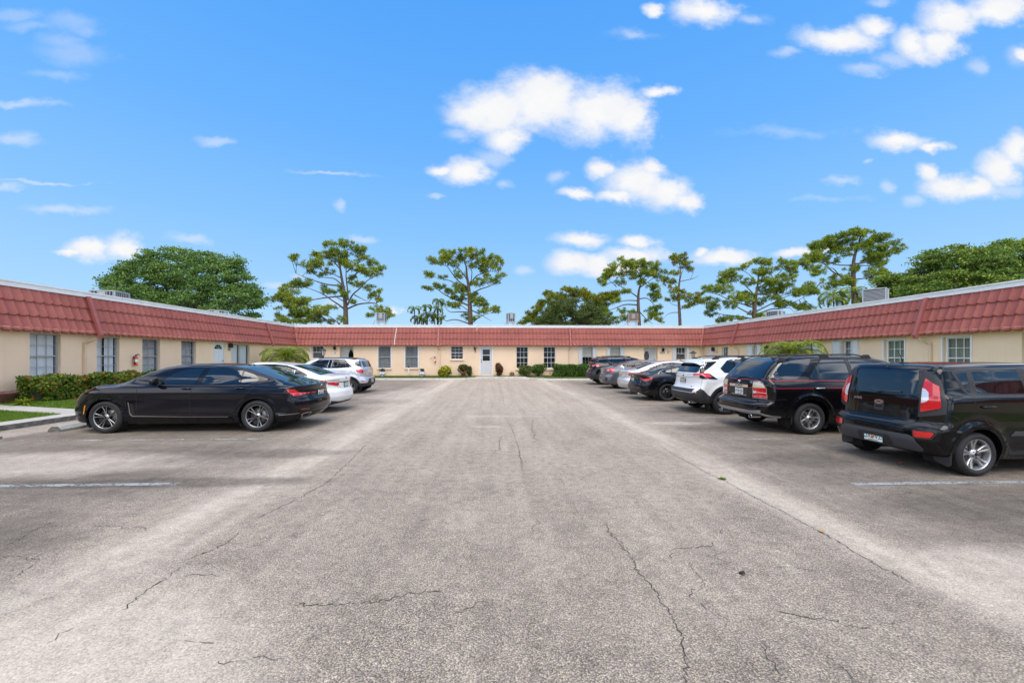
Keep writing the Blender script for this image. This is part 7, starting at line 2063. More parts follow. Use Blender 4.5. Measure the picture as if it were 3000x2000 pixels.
def strap_plant(x, y, z, n, L, m, label, name='spider_plant'):
    V, F = [], []
    for i in range(n):
        a = random.uniform(0, 2 * PI); l = L * random.uniform(.6, 1.1); w = .02; el = random.uniform(.5, 1.3)
        k = len(V)
        for j in range(6):
            t = j / 5; r = l * t * math.cos(el) * (1 + .3 * t); h = l * (t * math.sin(el) - .55 * t * t)
            ww = w * (1 - t) ** .6 * (1 if j else .6) + .001
            V.append((r * math.cos(a) - math.sin(a) * ww, r * math.sin(a) + math.cos(a) * ww, h)); V.append((r * math.cos(a) + math.sin(a) * ww, r * math.sin(a) - math.cos(a) * ww, h))
        for j in range(5): F.append((k + 2 * j, k + 2 * j + 1, k + 2 * j + 3, k + 2 * j + 2))
    o = np_mesh(name, V, F, m, None, loc=(x, y, z)); return tag(o, label, 'plant')
strap_plant(-13.55, 12.0, .24, 60, .50, M_PALM, 'yellow-green strap-leaved plant at the near end of the flowering hedge')
strap_plant(*gpx(2117, 1403), .0, 26, .07, M_PALM2, 'tiny weed growing in the crack right of the aisle', 'weed')

# ---- palms
def frond(V, F, base, az, el, L, nl, lw, ll, droop, curl=1.0):
    pts = []
    p = np.array(base, float); st = L / 12; e = el
    for i in range(13):
        pts.append(p.copy()); p = p + st * np.array([math.cos(az) * math.cos(e), math.sin(az) * math.cos(e), math.sin(e)]); e -= droop / 12 * (1 + i / 8)
    side = np.array([-math.sin(az), math.cos(az), 0])
    for i in range(12):       # stalk
        w = .014 * (1 - i / 13) + .003; k = len(V)
        for q, ww in ((pts[i], w), (pts[i + 1], w * .9)): V += [q - side * ww, q + side * ww]
        F.append((k, k + 1, k + 3, k + 2))
    for j in range(nl):
        t = .14 + .86 * j / nl; f = t * 12; i = min(11, int(f)); q = pts[i] + (pts[i + 1] - pts[i]) * (f - i); d = (pts[i + 1] - pts[i]) / st
        l = ll * (math.sin(PI * min(1, t * .9 + .12)) ** .7) * random.uniform(.85, 1.1)
        for s in (-1, 1):
            dir_ = side * s * .8 + d * .55 + np.array([0, 0, .18 - .25 * t]); dir_ /= np.linalg.norm(dir_)
            wv = np.cross(dir_, [0, 0, 1]); wv /= max(1e-6, np.linalg.norm(wv)); k = len(V); a, b, c = q, q + dir_ * l * .55, q + dir_ * l + np.array([0, 0, -l * .38 * curl])
            V += [a - wv * lw * .5, a + wv * lw * .5, b + wv * lw * .5, b - wv * lw * .5, c]
            F.append((k, k + 1, k + 2, k + 3)); F.append((k + 3, k + 2, k + 4, k + 4))
def quads(F): return [f if len(f) == 4 else (*f, f[-1]) for f in F]
def palm_crown(o, base, n, L, m, nl=26, lw=.028, ll=.42, droop=1.5, el0=.15, el1=1.35):
    V, F = [], []
    for i in range(n):
        frond(V, F, base, i * 2.4 + random.uniform(-.2, .2), el0 + (el1 - el0) * (i / n) + random.uniform(-.1, .1), L * random.uniform(.8, 1.1), nl, lw, ll, droop)
    V = np.array(V); F4 = [f for f in F if f[2] != f[3]]; T = [f[:3] for f in F if f[2] == f[3]]
    me = bpy.data.meshes.new('fronds'); me.from_pydata([tuple(v) for v in V], [], F4 + T); me.materials.append(m); me.update()
    q = bpy.data.objects.new('fronds', me); put(q, o); return q
def palm(x, y, z, h, n, L, m, label, stems=3, **kw):
    o = empty('palm', (x, y, z), 0, label, 'palm'); 
    tb = MB()
    for s in range(stems):
        a = 2 * PI * s / max(1, stems); dx, dy = (.16 * math.cos(a), .16 * math.sin(a)) if stems > 1 else (0, 0)
        tb.tube([(dx * .4, dy * .4, -.05), (dx * .8, dy * .8, h * .5), (dx, dy, h * random.uniform(.85, 1.0))], [.06, .05, .04], 8)
    tb.build('trunk', M_BARKD, o)
    palm_crown(o, (0, 0, h), n, L, m, **kw)
    return o
palm(-12.55, 24.4, .12, 1.35, 46, 1.75, M_PALM, 'bushy yellow-green palm in the left corner between downspout and lantern post', nl=30, ll=.5)
palm(13.4, 17.6, .2, 1.45, 40, 1.7, M_PALM, 'feathery palm rising behind the roof rails of the pinstriped black car', nl=30, ll=.48)

# ---- trees traced from their silhouettes; each stands at its own distance and has real depth
def to_world(zf, a, b, D):
    px, py = zf[0] + a / zf[2], zf[1] + b / zf[2]
    u, v = (px - 1500) / 1167.0, (1043.0 - py) / 1167.0; c, s = math.cos(R(2.3)), math.sin(R(2.3))
    t = D / (c - u * s)
    return Vector((t * (u * c + s), D, 1.64 + t * v)), t / 1167.0 / zf[2]       # point, metres per zoom pixel
def limb(tb, pts, r0, r1, n=7, wob=.5):
    """smooth curve through pts with a taper"""
    out = []
    for i in range(len(pts) - 1):
        p0, p1, p2, p3 = pts[max(i - 1, 0)], pts[i], pts[i + 1], pts[min(i + 2, len(pts) - 1)]
        for j in range(4):
            t = j / 4
            out.append(.5 * ((2 * p1) + (p2 - p0) * t + (2 * p0 - 5 * p1 + 4 * p2 - p3) * t * t + (3 * p1 - p0 - 3 * p2 + p3) * t ** 3))
    out.append(pts[-1]); k = len(out)
    tb.tube(out, [r0 + (r1 - r0) * i / (k - 1) for i in range(k)], n)
    return out
def needles(C, r, nb):
    """tufts: nb thin blades radiating from each centre"""
    n = len(C) * nb
    d = RNG.normal(0, 1, (n, 3)); d[:, 2] = d[:, 2] * .8 + .35; d /= np.linalg.norm(d, axis=1, keepdims=True)
    c = np.repeat(C, nb, 0) + d * (r * .12); l = r * RNG.uniform(.6, 1.1, n)
    s = np.cross(d, RNG.normal(0, 1, (n, 3))); s /= np.linalg.norm(s, axis=1, keepdims=True); w = (r * RNG.uniform(.045, .085, n))[:, None]
    V = np.stack([c - s * w * .4, c + s * w * .4, c + d * (l * .6)[:, None] + s * w, c + d * l[:, None], c + d * (l * .6)[:, None] - s * w], 1)
    F = np.arange(n * 5).reshape(-1, 5)
    return V.reshape(-1, 3), F
def pine(zf, D, trunk, r, limbs, pads, label, m=None, tuft=.40, dens=1.0, group='slash pines beyond the roofs', bark=None):
    m = m or M_PINE
    W = lambda q: to_world(zf, q[0], q[1], D)[0]
    base = W(trunk[0]); base.z = 0
    o = empty('pine_tree', tuple(base), 0, label, 'tree', group); rel = lambda p: p - base
    tb = MB(); joints = []
    T = [Vector((0, 0, -.1))] + [rel(W(q)) for q in trunk[0:]]
    if T[1].z < .5: T.pop(1)
    joints += limb(tb, T, r * 1.15, r * .18, 9)
    for L in limbs:
        P = [rel(W(q)) for q in L]; dy = random.uniform(-1, 1); ln = (P[-1] - P[0]).length
        for i, p in enumerate(P):
            if i: p.y += dy * ln * .55 * i / (len(P) - 1)
        joints += limb(tb, P, r * .27 * min(1.15, .45 + ln / 7), r * .05, 6)
    J = np.array([tuple(j) for j in joints]); Cs = []
    pads = list(pads) + [(q[0] + random.uniform(-1.3, 1.3) * q[2], q[1] + random.uniform(-.9, .7) * q[3], q[2] * .55, q[3] * .6) for q in pads]
    for q in pads:
        p, mpp = to_world(zf, q[0], q[1], D); p = rel(p); rx, rz = q[2] * mpp * 1.08, q[3] * mpp * 1.0
        dist = np.hypot(J[:, 0] - p.x, (J[:, 2] - p.z) * 1.0) + np.maximum(0, J[:, 2] - p.z) * .8
        j = J[np.argmin(dist)]; p.y = j[1] + random.uniform(-.5, .5) * (rx + .4)
        n = max(2, int(dens * rx * rz * 10.5 / (tuft * tuft) * .42))
        c = ball(n, tuple(p), (rx, max(rx, rz) * .9, rz * .85)); Cs.append(c)
        a = Vector(j); mid = a.lerp(p, .55); mid.z -= rz * .25
        if (p - a).length > .2: limb(tb, [a, mid, p], r * .07 + .012, .010, 5)
        for t in c[:: max(1, len(c) // 4)]: limb(tb, [mid, Vector(t)], .022, .008, 4)
    tb.build('trunk', bark or M_BARK, o)
    C = np.concatenate(Cs); V, F = needles(C, tuft, 42)
    np_mesh('crown', V, F, m, o)
    return o
def broadleaf(zf, D, trunk, r, pads, label, m, n, size, name='shade_tree', depth=.9, dark=None):
    W = lambda q: to_world(zf, q[0], q[1], D)[0]
    base = W(trunk); base.z = 0
    o = empty(name, tuple(base), 0, label, 'tree'); rel = lambda p: p - base
    Cs = []
    tb = MB(); fork = Vector((0, 0, 3.2)); limb(tb, [Vector((0, 0, -.1)), Vector((.1, 0, 1.6)), fork], r, r * .8, 10)
    E = []
    for q in pads:
        p, mpp = to_world(zf, q[0], q[1], D); p = rel(p); E.append((p.x, p.z, q[2] * mpp, q[3] * mpp))
    E = np.array(E); x0, x1 = (E[:, 0] - E[:, 2]).min(), (E[:, 0] + E[:, 2]).max(); z0, z1 = (E[:, 1] - E[:, 3]).min(), (E[:, 1] + E[:, 3]).max()
    cx, cz, hx, hz = (x0 + x1) / 2, z0, (x1 - x0) / 2, z1 - z0
    m_ = 6000; X = RNG.uniform(x0, x1, m_); Zz = RNG.uniform(max(z0, 3.0), z1, m_)
    f = np.min(np.hypot((X[:, None] - E[None, :, 0]) / E[None, :, 2], (Zz[:, None] - E[None, :, 1]) / E[None, :, 3]), 1)
    gap = np.sin(X * 1.9 + np.sin(Zz * 1.3) * 2) + np.sin(Zz * 2.6 + X * .7) + np.sin(X * 3.7 - Zz * 2.9 + 1)
    ok = (f < .96 + RNG.normal(0, .13, m_)) & (gap < 1.35 - .5 * RNG.uniform(0, 1, m_)); X, Zz = X[ok], Zz[ok]
    lw = n // 70; X, Zz = X[:lw], Zz[:lw]; sub = len(X)
    rr = np.clip(1 - ((X - cx) / hx) ** 2 - ((Zz - cz) / (hz * 1.05)) ** 2, .03, 1)
    Y = RNG.uniform(-1, 1, sub); Y = np.sign(Y) * np.abs(Y) ** .6 * np.sqrt(rr) * hx * .62 * depth
    cc = np.stack([X, Y, Zz], 1); k = n // max(1, sub)
    Cs.append(np.repeat(cc, k, 0) + RNG.normal(0, 1, (sub * k, 3)) * np.array([.27, .27, .10]) * RNG.uniform(.7, 1.3, (sub, 1)).repeat(k, 0))
    hubs = cc[RNG.choice(sub, min(sub, 22), replace=False)]
    for h in hubs:
        p = Vector(h); mid = fork.lerp(p, .5) + Vector((random.uniform(-.4, .4), 0, .4)); limb(tb, [fork, mid, p], r * .26, .03, 6)
        near = cc[np.argsort(((cc - h) ** 2).sum(1))[1:14]]
        for t in near: limb(tb, [mid.lerp(p, .6), p.lerp(Vector(t), .5), Vector(t)], .03, .008, 4)
    tb.build('trunk', M_BARKD, o)
    C = np.concatenate(Cs); V, F = leaf_cloud(C, size, None, elong=1.7, up=.35); np_mesh('crown', V, F, m, o)
    return o

Z1_, Z2_, Z3_, Z4_, Z5_, Z6_ = (770, 690, 5.807), (1080, 700, 5.6), (1500, 720, 3.92), (2000, 640, 3.36), (280, 700, 4.523), (2500, 680, 4.704)
pine(Z1_, 50, [(1412, 1800), (1412, 1450), (1408, 1230), (1390, 1000), (1355, 800), (1310, 520), (1275, 300)], .36,
    [[(1450, 1100), (1445, 900), (1430, 700), (1450, 450), (1480, 260)], [(1375, 1240), (1290, 1170), (1200, 1110), (1060, 1010), (900, 940), (780, 900)], [(1390, 1120), (1250, 1050), (1180, 960)], [(1345, 840), (1230, 740), (1100, 720), (960, 720)], [(1330, 720), (1200, 660), (1080, 640)], [(1310, 560), (1150, 400), (1000, 350)],
     [(1440, 1180), (1550, 1020), (1700, 920), (1850, 800), (2050, 720), (2150, 640)], [(1440, 1245), (1650, 1180), (1850, 1170), (2000, 1190), (2100, 1290), (2220, 1360)], [(1560, 1010), (1700, 1080), (1850, 1150)], [(1440, 800), (1600, 650), (1800, 560), (1950, 600)], [(1430, 620), (1600, 480), (1800, 400)], [(1370, 1030), (1150, 1070), (950, 1130), (700, 1200)], [(1370, 850), (1150, 850), (900, 780), (700, 700)]],
    [(1250, 200, 190, 80), (1430, 160, 80, 60), (1600, 230, 100, 80), (1720, 260, 65, 65), (1000, 300, 150, 90), (1150, 320, 150, 70), (730, 470, 90, 65), (850, 540, 180, 70), (1000, 480, 120, 70), (1500, 500, 150, 80), (1620, 560, 150, 70), (1850, 450, 100, 90), (1800, 640, 160, 60), (1960, 600, 85, 50), (2120, 640, 75, 55), (2000, 700, 90, 45), (900, 640, 150, 50), (1130, 620, 90, 50), (650, 860, 160, 80), (800, 830, 140, 70), (1080, 930, 110, 80), (1330, 900, 70, 55), (1550, 740, 100, 50), (1640, 840, 110, 60), (1440, 1010, 90, 65), (1870, 920, 90, 45), (1900, 1040, 110, 50), (2080, 990, 60, 38), (1580, 1130, 80, 45), (2020, 1140, 60, 45), (1400, 350, 130, 80), (1300, 420, 130, 70), (1650, 380, 80, 60), (640, 1010, 150, 80), (600, 1120, 150, 80), (780, 1180, 130, 70), (2020, 1270, 80, 45), (2180, 1330, 120, 75), (1900, 1390, 60, 45), (2240, 1400, 80, 50), (1180, 1210, 70, 35), (480, 1000, 90, 60)],
    'tallest left pine, its bare trunk rising above the back roof with a broad olive crown')
pine(Z1_, 45, [(1330, 1800), (1300, 1530), (1290, 1480)], .30,
    [[(1290, 1490), (1150, 1380), (1000, 1340)], [(1290, 1540), (1150, 1500), (950, 1370), (800, 1330), (600, 1350), (420, 1330)], [(1000, 1380), (800, 1250), (550, 1180), (300, 1130), (90, 1080)], [(950, 1370), (700, 1420), (400, 1430), (260, 1400)], [(1230, 1450), (1160, 1430), (1130, 1460)]],
    [(300, 990, 120, 50), (200, 1040, 80, 40), (420, 1060, 110, 60), (100, 1090, 50, 25), (560, 1130, 150, 80), (420, 1180, 120, 60), (350, 1310, 150, 80), (230, 1380, 60, 60), (550, 1320, 180, 90), (750, 1340, 180, 90), (900, 1250, 150, 80), (1000, 1300, 120, 70), (950, 1440, 170, 60), (500, 1440, 190, 60), (700, 1450, 150, 50), (1330, 1430, 50, 70), (300, 1440, 100, 50), (250, 1240, 60, 40), (1100, 1260, 70, 50), (680, 1240, 120, 70)],
    'low sprawling pine spreading left across the corner of the back roof', M_PINE, .36)
pine(Z2_, 50, [(1672, 1800), (1670, 1395), (1660, 1100), (1650, 900), (1640, 780), (1610, 600), (1600, 450), (1560, 360)], .34,
    [[(1665, 760), (1700, 560), (1640, 430)], [(1670, 730), (1760, 620), (1850, 580), (2000, 540), (2120, 570)], [(1670, 930), (1800, 850), (1980, 800), (2130, 740), (2230, 660)], [(1620, 680), (1500, 500), (1440, 480)], [(1640, 800), (1480, 700), (1370, 570), (1300, 480), (1200, 470)], [(1645, 920), (1500, 890), (1390, 720), (1240, 680), (1090, 640)],
     [(1655, 1100), (1480, 1010), (1330, 940), (1180, 850), (1060, 760), (930, 770), (820, 715)], [(1660, 1200), (1480, 1190), (1330, 1190), (1240, 1100)], [(1655, 1190), (1470, 1050)], [(1665, 1395), (1430, 1320), (1260, 1340), (1240, 1270)], [(1680, 1390), (1800, 1300), (1900, 1250), (2000, 1230)], [(1670, 1160), (1800, 1220), (1860, 1250), (2020, 1340)]],
    [(1250, 270, 70, 55), (1290, 310, 110, 75), (1130, 390, 110, 75), (1250, 400, 100, 75), (1400, 410, 90, 75), (1470, 230, 80, 45), (1600, 220, 80, 45), (1560, 320, 110, 65), (1720, 260, 90, 65), (1690, 330, 90, 65), (1850, 270, 60, 55), (1900, 350, 110, 85), (1840, 430, 110, 65), (2040, 300, 80, 75), (2040, 420, 90, 55), (2140, 430, 60, 45), (2080, 520, 80, 45), (1890, 500, 80, 75), (1480, 590, 80, 70), (1690, 490, 55, 55), (1000, 590, 80, 55), (1050, 640, 70, 36), (940, 720, 70, 45), (830, 720, 25, 15), (1060, 710, 60, 45), (1170, 750, 80, 45), (1200, 640, 60, 36), (1310, 830, 90, 65), (1450, 770, 60, 45), (1540, 830, 100, 80), (1480, 860, 80, 55), (1430, 950, 80, 55), (1560, 960, 80, 45), (1800, 740, 100, 55), (1950, 700, 110, 55), (2090, 730, 90, 45), (2170, 650, 80, 45), (1940, 620, 60, 45), (1730, 920, 60, 55), (1720, 1000, 80, 55), (1800, 1050, 120, 80), (1900, 1080, 80, 55), (1950, 1180, 100, 65), (2080, 1160, 80, 70), (1340, 1060, 110, 55), (1450, 1090, 70, 55), (1590, 1270, 70, 55), (1740, 1290, 60, 45), (1210, 1290, 40, 30)],
    'flat-topped pine standing clear above the middle of the back roof')
pine(Z3_, 52, [(1462, 1200), (1460, 905), (1450, 650), (1460, 500), (1500, 380)], .34,
    [[(1445, 590), (1320, 520), (1200, 470), (1120, 440)], [(1465, 480), (1560, 420), (1660, 350), (1720, 260)], [(1450, 680), (1310, 670), (1200, 710), (1100, 740)], [(1450, 630), (1300, 630), (1180, 660)], [(1455, 610), (1560, 600), (1640, 660), (1690, 720)], [(1460, 750), (1540, 850), (1600, 900)], [(1490, 400), (1420, 300), (1340, 250)], [(1200, 470), (1100, 380)]],
    [(1270, 190, 60, 40), (1180, 240, 80, 55), (1130, 300, 60, 50), (1090, 340, 70, 55), (1040, 400, 50, 50), (1020, 460, 30, 40), (1330, 260, 100, 65), (1450, 220, 80, 50), (1520, 230, 60, 50), (1400, 330, 100, 55), (1520, 330, 90, 55), (1620, 260, 60, 40), (1690, 190, 70, 50), (1730, 250, 60, 55), (1680, 290, 60, 50), (1760, 330, 50, 55), (1230, 330, 70, 50), (1460, 420, 60, 50), (1240, 430, 40, 50), (1280, 540, 60, 45), (1200, 640, 60, 36), (1050, 730, 80, 55), (1130, 780, 80, 50), (1280, 740, 60, 36), (1600, 450, 60, 36), (1680, 470, 50, 45), (1650, 540, 60, 45), (1670, 600, 60, 55), (1690, 690, 60, 36), (1620, 740, 70, 36), (1700, 770, 70, 36), (1600, 820, 60, 60), (1270, 830, 60, 50), (1420, 760, 50, 28), (1180, 860, 60, 50)],
    'leaning-crowned pine right of the round dark tree, behind the brown air conditioner')
pine(Z3_, 48, [(1932, 1200), (1930, 910), (1920, 700), (1912, 550), (1925, 400), (1940, 320), (1920, 190)], .22,
    [[(1925, 410), (1900, 320), (1850, 230)], [(1940, 340), (1990, 260), (2040, 200)], [(1930, 410), (2060, 380), (2130, 355), (2175, 325)], [(2050, 385), (2055, 355)], [(1925, 730), (2000, 710), (2090, 690)], [(1912, 600), (1850, 520), (1780, 460)], [(1922, 765), (1830, 770), (1760, 800), (1680, 890)], [(1915, 690), (1840, 660), (1840, 600)], [(1915, 480), (1840, 410), (1740, 400)]],
    [(1840, 150, 50, 40), (1920, 130, 60, 40), (1990, 130, 60, 40), (2040, 170, 40, 40), (1880, 190, 60, 36), (2000, 210, 50, 36), (2090, 250, 50, 36), (1840, 410, 60, 36), (1790, 390, 45, 50), (1840, 320, 55, 45), (1830, 520, 60, 45), (1870, 600, 60, 50), (1990, 580, 70, 55), (2040, 640, 70, 45), (2110, 650, 50, 36), (1990, 700, 60, 36), (2110, 570, 30, 28), (1960, 530, 40, 28), (1680, 860, 40, 40)],
    'slender pine with one bare dead twig pointing right', M_PINE2, .36)
pine(Z4_, 48, [(708, 1250), (706, 960), (710, 850), (720, 760), (740, 650), (748, 520)], .32,
    [[(740, 650), (660, 560), (560, 500)], [(745, 560), (790, 470)], [(745, 680), (880, 600), (940, 530), (980, 490)], [(722, 770), (600, 640), (470, 580)], [(725, 740), (900, 750), (1000, 750), (1150, 720)], [(710, 920), (900, 830), (1050, 760), (1200, 730)], [(720, 950), (880, 890), (1000, 880), (1150, 810), (1300, 740)], [(708, 880), (600, 850), (450, 810), (330, 760), (220, 740)], [(706, 960), (550, 890), (400, 820), (280, 830)], [(706, 990), (560, 960), (430, 940), (300, 910)], [(1000, 880), (1050, 880), (1090, 920)]],
    [(770, 420, 80, 45), (830, 430, 50, 45), (590, 470, 60, 36), (480, 510, 70, 36), (440, 560, 80, 45), (520, 590, 80, 45), (400, 620, 50, 45), (640, 620, 70, 36), (760, 520, 80, 50), (820, 530, 60, 45), (1000, 470, 80, 45), (1050, 490, 50, 36), (920, 430, 30, 26), (850, 600, 90, 45), (950, 640, 90, 50), (800, 640, 80, 36), (870, 700, 90, 45), (990, 700, 90, 45), (1130, 560, 80, 50), (1080, 630, 80, 45), (1180, 720, 120, 60), (1280, 690, 90, 45), (1350, 640, 60, 45), (1330, 720, 60, 36), (280, 690, 100, 45), (350, 720, 90, 45), (210, 720, 40, 40), (560, 760, 100, 45), (480, 800, 90, 45), (640, 750, 60, 45), (240, 820, 60, 45), (330, 870, 80, 45), (440, 860, 60, 45), (660, 820, 60, 45), (780, 820, 60, 45), (920, 780, 50, 36), (1050, 830, 90, 45), (480, 990, 80, 36), (390, 1000, 50, 28), (590, 990, 60, 28), (740, 950, 60, 36), (320, 930, 50, 36), (960, 860, 50, 36), (1250, 850, 70, 45), (1170, 880, 50, 36), (1280, 880, 60, 36)],
    'wide spreading open pine above the right corner of the roofs', M_PINE, .36, .9)
pine(Z4_, 54, [(1690, 1300), (1690, 900), (1682, 660), (1680, 480), (1690, 380), (1730, 250), (1760, 150)], .40,
    [[(1680, 600), (1500, 540), (1380, 440), (1280, 430), (1180, 440)], [(1680, 660), (1540, 580), (1440, 500), (1350, 520)], [(1685, 600), (1800, 595), (1920, 610)], [(1685, 450), (1800, 430), (1900, 370), (2000, 300)], [(1682, 460), (1560, 440), (1450, 370)], [(1685, 570), (1760, 480), (1850, 440), (2000, 430), (2180, 395)], [(1690, 360), (1620, 300), (1500, 250)], [(1730, 250), (1850, 230), (2040, 250)], [(1680, 660), (1600, 640), (1480, 660)]],
    [(1780, 120, 80, 40), (1700, 140, 80, 45), (1620, 160, 80, 45), (1500, 190, 90, 45), (1430, 230, 80, 55), (1390, 280, 60, 45), (1560, 230, 90, 55), (1680, 230, 90, 60), (1820, 150, 60, 45), (1910, 190, 80, 45), (1980, 200, 70, 45), (2050, 250, 60, 36), (1800, 260, 80, 55), (1600, 310, 90, 50), (1720, 310, 90, 50), (1480, 340, 90, 45), (1560, 380, 80, 45), (1400, 360, 60, 36), (1260, 360, 70, 45), (1170, 430, 90, 45), (1220, 470, 60, 36), (1300, 400, 60, 45), (1310, 520, 70, 45), (1230, 560, 40, 28), (1880, 330, 90, 55), (2000, 340, 90, 55), (2080, 350, 60, 45), (1960, 400, 100, 50), (1850, 390, 80, 45), (2190, 390, 40, 28), (2110, 420, 40, 28), (1700, 500, 80, 50), (1880, 520, 90, 45), (1870, 580, 60, 36), (1790, 560, 60, 36), (1520, 600, 80, 45), (1590, 640, 70, 36), (1480, 660, 80, 36), (1640, 590, 40, 45), (1740, 820, 70, 40), (1800, 800, 50, 30)],
    'tallest right-hand pine with a thick rounded crown', M_PINE, .42)
pine(Z3_, 60, [(700, 1100), (700, 800), (690, 640), (700, 540)], .3, [[(695, 700), (560, 620), (430, 590)], [(695, 660), (820, 580), (900, 600)], [(698, 760), (450, 740), (250, 800)], [(700, 760), (900, 720), (1010, 650)]],
    [(690, 500, 90, 40), (620, 510, 60, 35), (800, 530, 80, 45), (740, 560, 90, 45), (560, 560, 80, 45), (430, 550, 70, 45), (470, 600, 80, 45), (380, 640, 60, 45), (330, 690, 60, 45), (280, 740, 60, 45), (250, 790, 70, 45), (220, 840, 80, 45), (150, 860, 60, 35), (620, 600, 90, 45), (850, 590, 70, 45), (900, 620, 80, 50), (960, 640, 80, 60), (1000, 600, 60, 45), (930, 690, 80, 60), (1090, 590, 80, 45), (1150, 580, 60, 45), (1120, 640, 80, 50), (990, 730, 80, 60), (100, 895, 40, 20), (300, 850, 80, 60)],
    'yellowish low pine peeping out behind the round dark tree', M_PINE2, .42, 1.2)
broadleaf(Z3_, 44, (670, 1100), .3, [(670, 740, 230, 110), (520, 780, 170, 100), (820, 780, 190, 110), (420, 850, 140, 80), (650, 830, 300, 110), (900, 860, 170, 80), (560, 690, 120, 70), (760, 690, 140, 70), (980, 890, 120, 50), (350, 900, 110, 50), (660, 650, 90, 45)], 'round dense dark olive tree behind the middle of the back roof', M_ROUND, 30000, .10, 'round_tree', .9)
broadleaf(Z5_, 40, (1200, 1300), .45, [(1170, 260, 170, 90), (1200, 190, 90, 60), (900, 280, 180, 90), (760, 260, 90, 70), (1500, 320, 170, 90), (1600, 260, 80, 50), (1850, 350, 110, 80), (1880, 300, 50, 40), (560, 420, 110, 55), (700, 480, 190, 110), (1000, 430, 240, 130), (1300, 480, 230, 130), (1600, 490, 200, 130), (1900, 520, 140, 90), (300, 510, 110, 50), (200, 580, 80, 45), (420, 570, 140, 70), (600, 640, 180, 110), (850, 660, 230, 130), (1150, 660, 240, 130), (1450, 680, 240, 140), (1750, 670, 190, 120), (1950, 650, 110, 80), (2090, 730, 90, 70), (700, 740, 190, 70), (1000, 800, 280, 90), (1350, 820, 290, 100), (1650, 830, 240, 100), (1900, 800, 190, 90), (2120, 860, 70, 70), (1800, 950, 200, 55), (2000, 970, 130, 55), (480, 700, 140, 70), (1970, 470, 70, 40)], 'large dense dark green tree spreading over the left roof', M_OAK, 56000, .12)
broadleaf(Z6_, 34, (1900, 1200), .45, [(1250, 290, 140, 70), (1150, 350, 100, 60), (1400, 330, 150, 70), (1080, 470, 70, 40), (1300, 450, 180, 70), (1600, 430, 200, 90), (1850, 250, 130, 90), (1700, 330, 120, 80), (2080, 210, 120, 60), (2250, 220, 140, 100), (2000, 380, 250, 110), (1400, 560, 240, 100), (1000, 630, 110, 50), (1150, 640, 150, 70), (1750, 560, 300, 110), (2150, 500, 250, 140), (1300, 700, 300, 90), (1700, 680, 300, 90), (2200, 650, 250, 100), (2500, 350, 250, 200), (2500, 600, 250, 150), (1000, 790, 300, 80), (1400, 740, 250, 70)], 'big light-green tree at the right edge above the right roof', M_OAK2, 56000, .115)
broadleaf(Z6_, 38, (620, 1200), .3, [(480, 640, 110, 50), (600, 640, 120, 60), (740, 640, 110, 70), (560, 720, 190, 75), (780, 740, 150, 80), (700, 830, 250, 75), (400, 700, 80, 50), (900, 780, 160, 70)], 'smaller bushy tree between the big air conditioner and the right-edge tree', M_OAK2, 17000, .115)
# tall palms beyond the roofs
def far_palm(zf, D, heads, label, m, L, stem_r=.09):
    p0, mpp = to_world(zf, heads[0][0], heads[0][1], D); base = Vector((p0.x, D, 0))
    o = empty('palm', tuple(base), 0, label, 'palm')
    tb = MB(); V, F = [], []
    for (a, b, l, n) in heads:
        p = to_world(zf, a, b, D)[0] - base; p.y += random.uniform(-.8, .8)
        tb.tube([(p.x * .3, p.y * .3, -.1), (p.x * .7, p.y * .7, p.z * .5), tuple(p)], [stem_r, stem_r * .8, stem_r * .6], 7)
        for i in range(n): frond(V, F, tuple(p), i * 2.4 + random.uniform(-.3, .3), .1 + 1.2 * i / n, l * random.uniform(.8, 1.1), 18, .07, l * .30, 1.9)
    tb.build('trunk', M_BARKD, o)
    F4 = [f for f in F if f[2] != f[3]]; T = [f[:3] for f in F if f[2] == f[3]]
    me = bpy.data.meshes.new('fronds'); me.from_pydata([tuple(v) for v in V], [], F4 + T); me.materials.append(m); me.update(); put(bpy.data.objects.new('fronds', me), o)
far_palm(Z2_, 43, [(770, 1160, 1.0, 9), (790, 1300, 1.2, 9)], 'clump of drooping palms, the left pair beside the small cloud', M_PALM2, 1.1)
far_palm(Z2_, 43.5, [(960, 1130, 1.0, 9), (950, 1250, 1.3, 11), (880, 1330, 1.1, 8)], 'palm clump in the middle between the two leftmost tall pines', M_PALM2, 1.1)
far_palm(Z2_, 44, [(1130, 1010, 1.1, 10), (1130, 1150, 1.1, 8), (1090, 1290, 1.4, 11)], 'tallest palm of the clump, touching the flat-topped pine', M_PALM2, 1.1)
far_palm(Z4_, 40, [(1530, 760, 2.3, 16), (1690, 720, 1.9, 12), (1460, 820, 1.6, 10)], 'bright green drooping palm in front of the tallest right pine', M_PALM, 2.0)
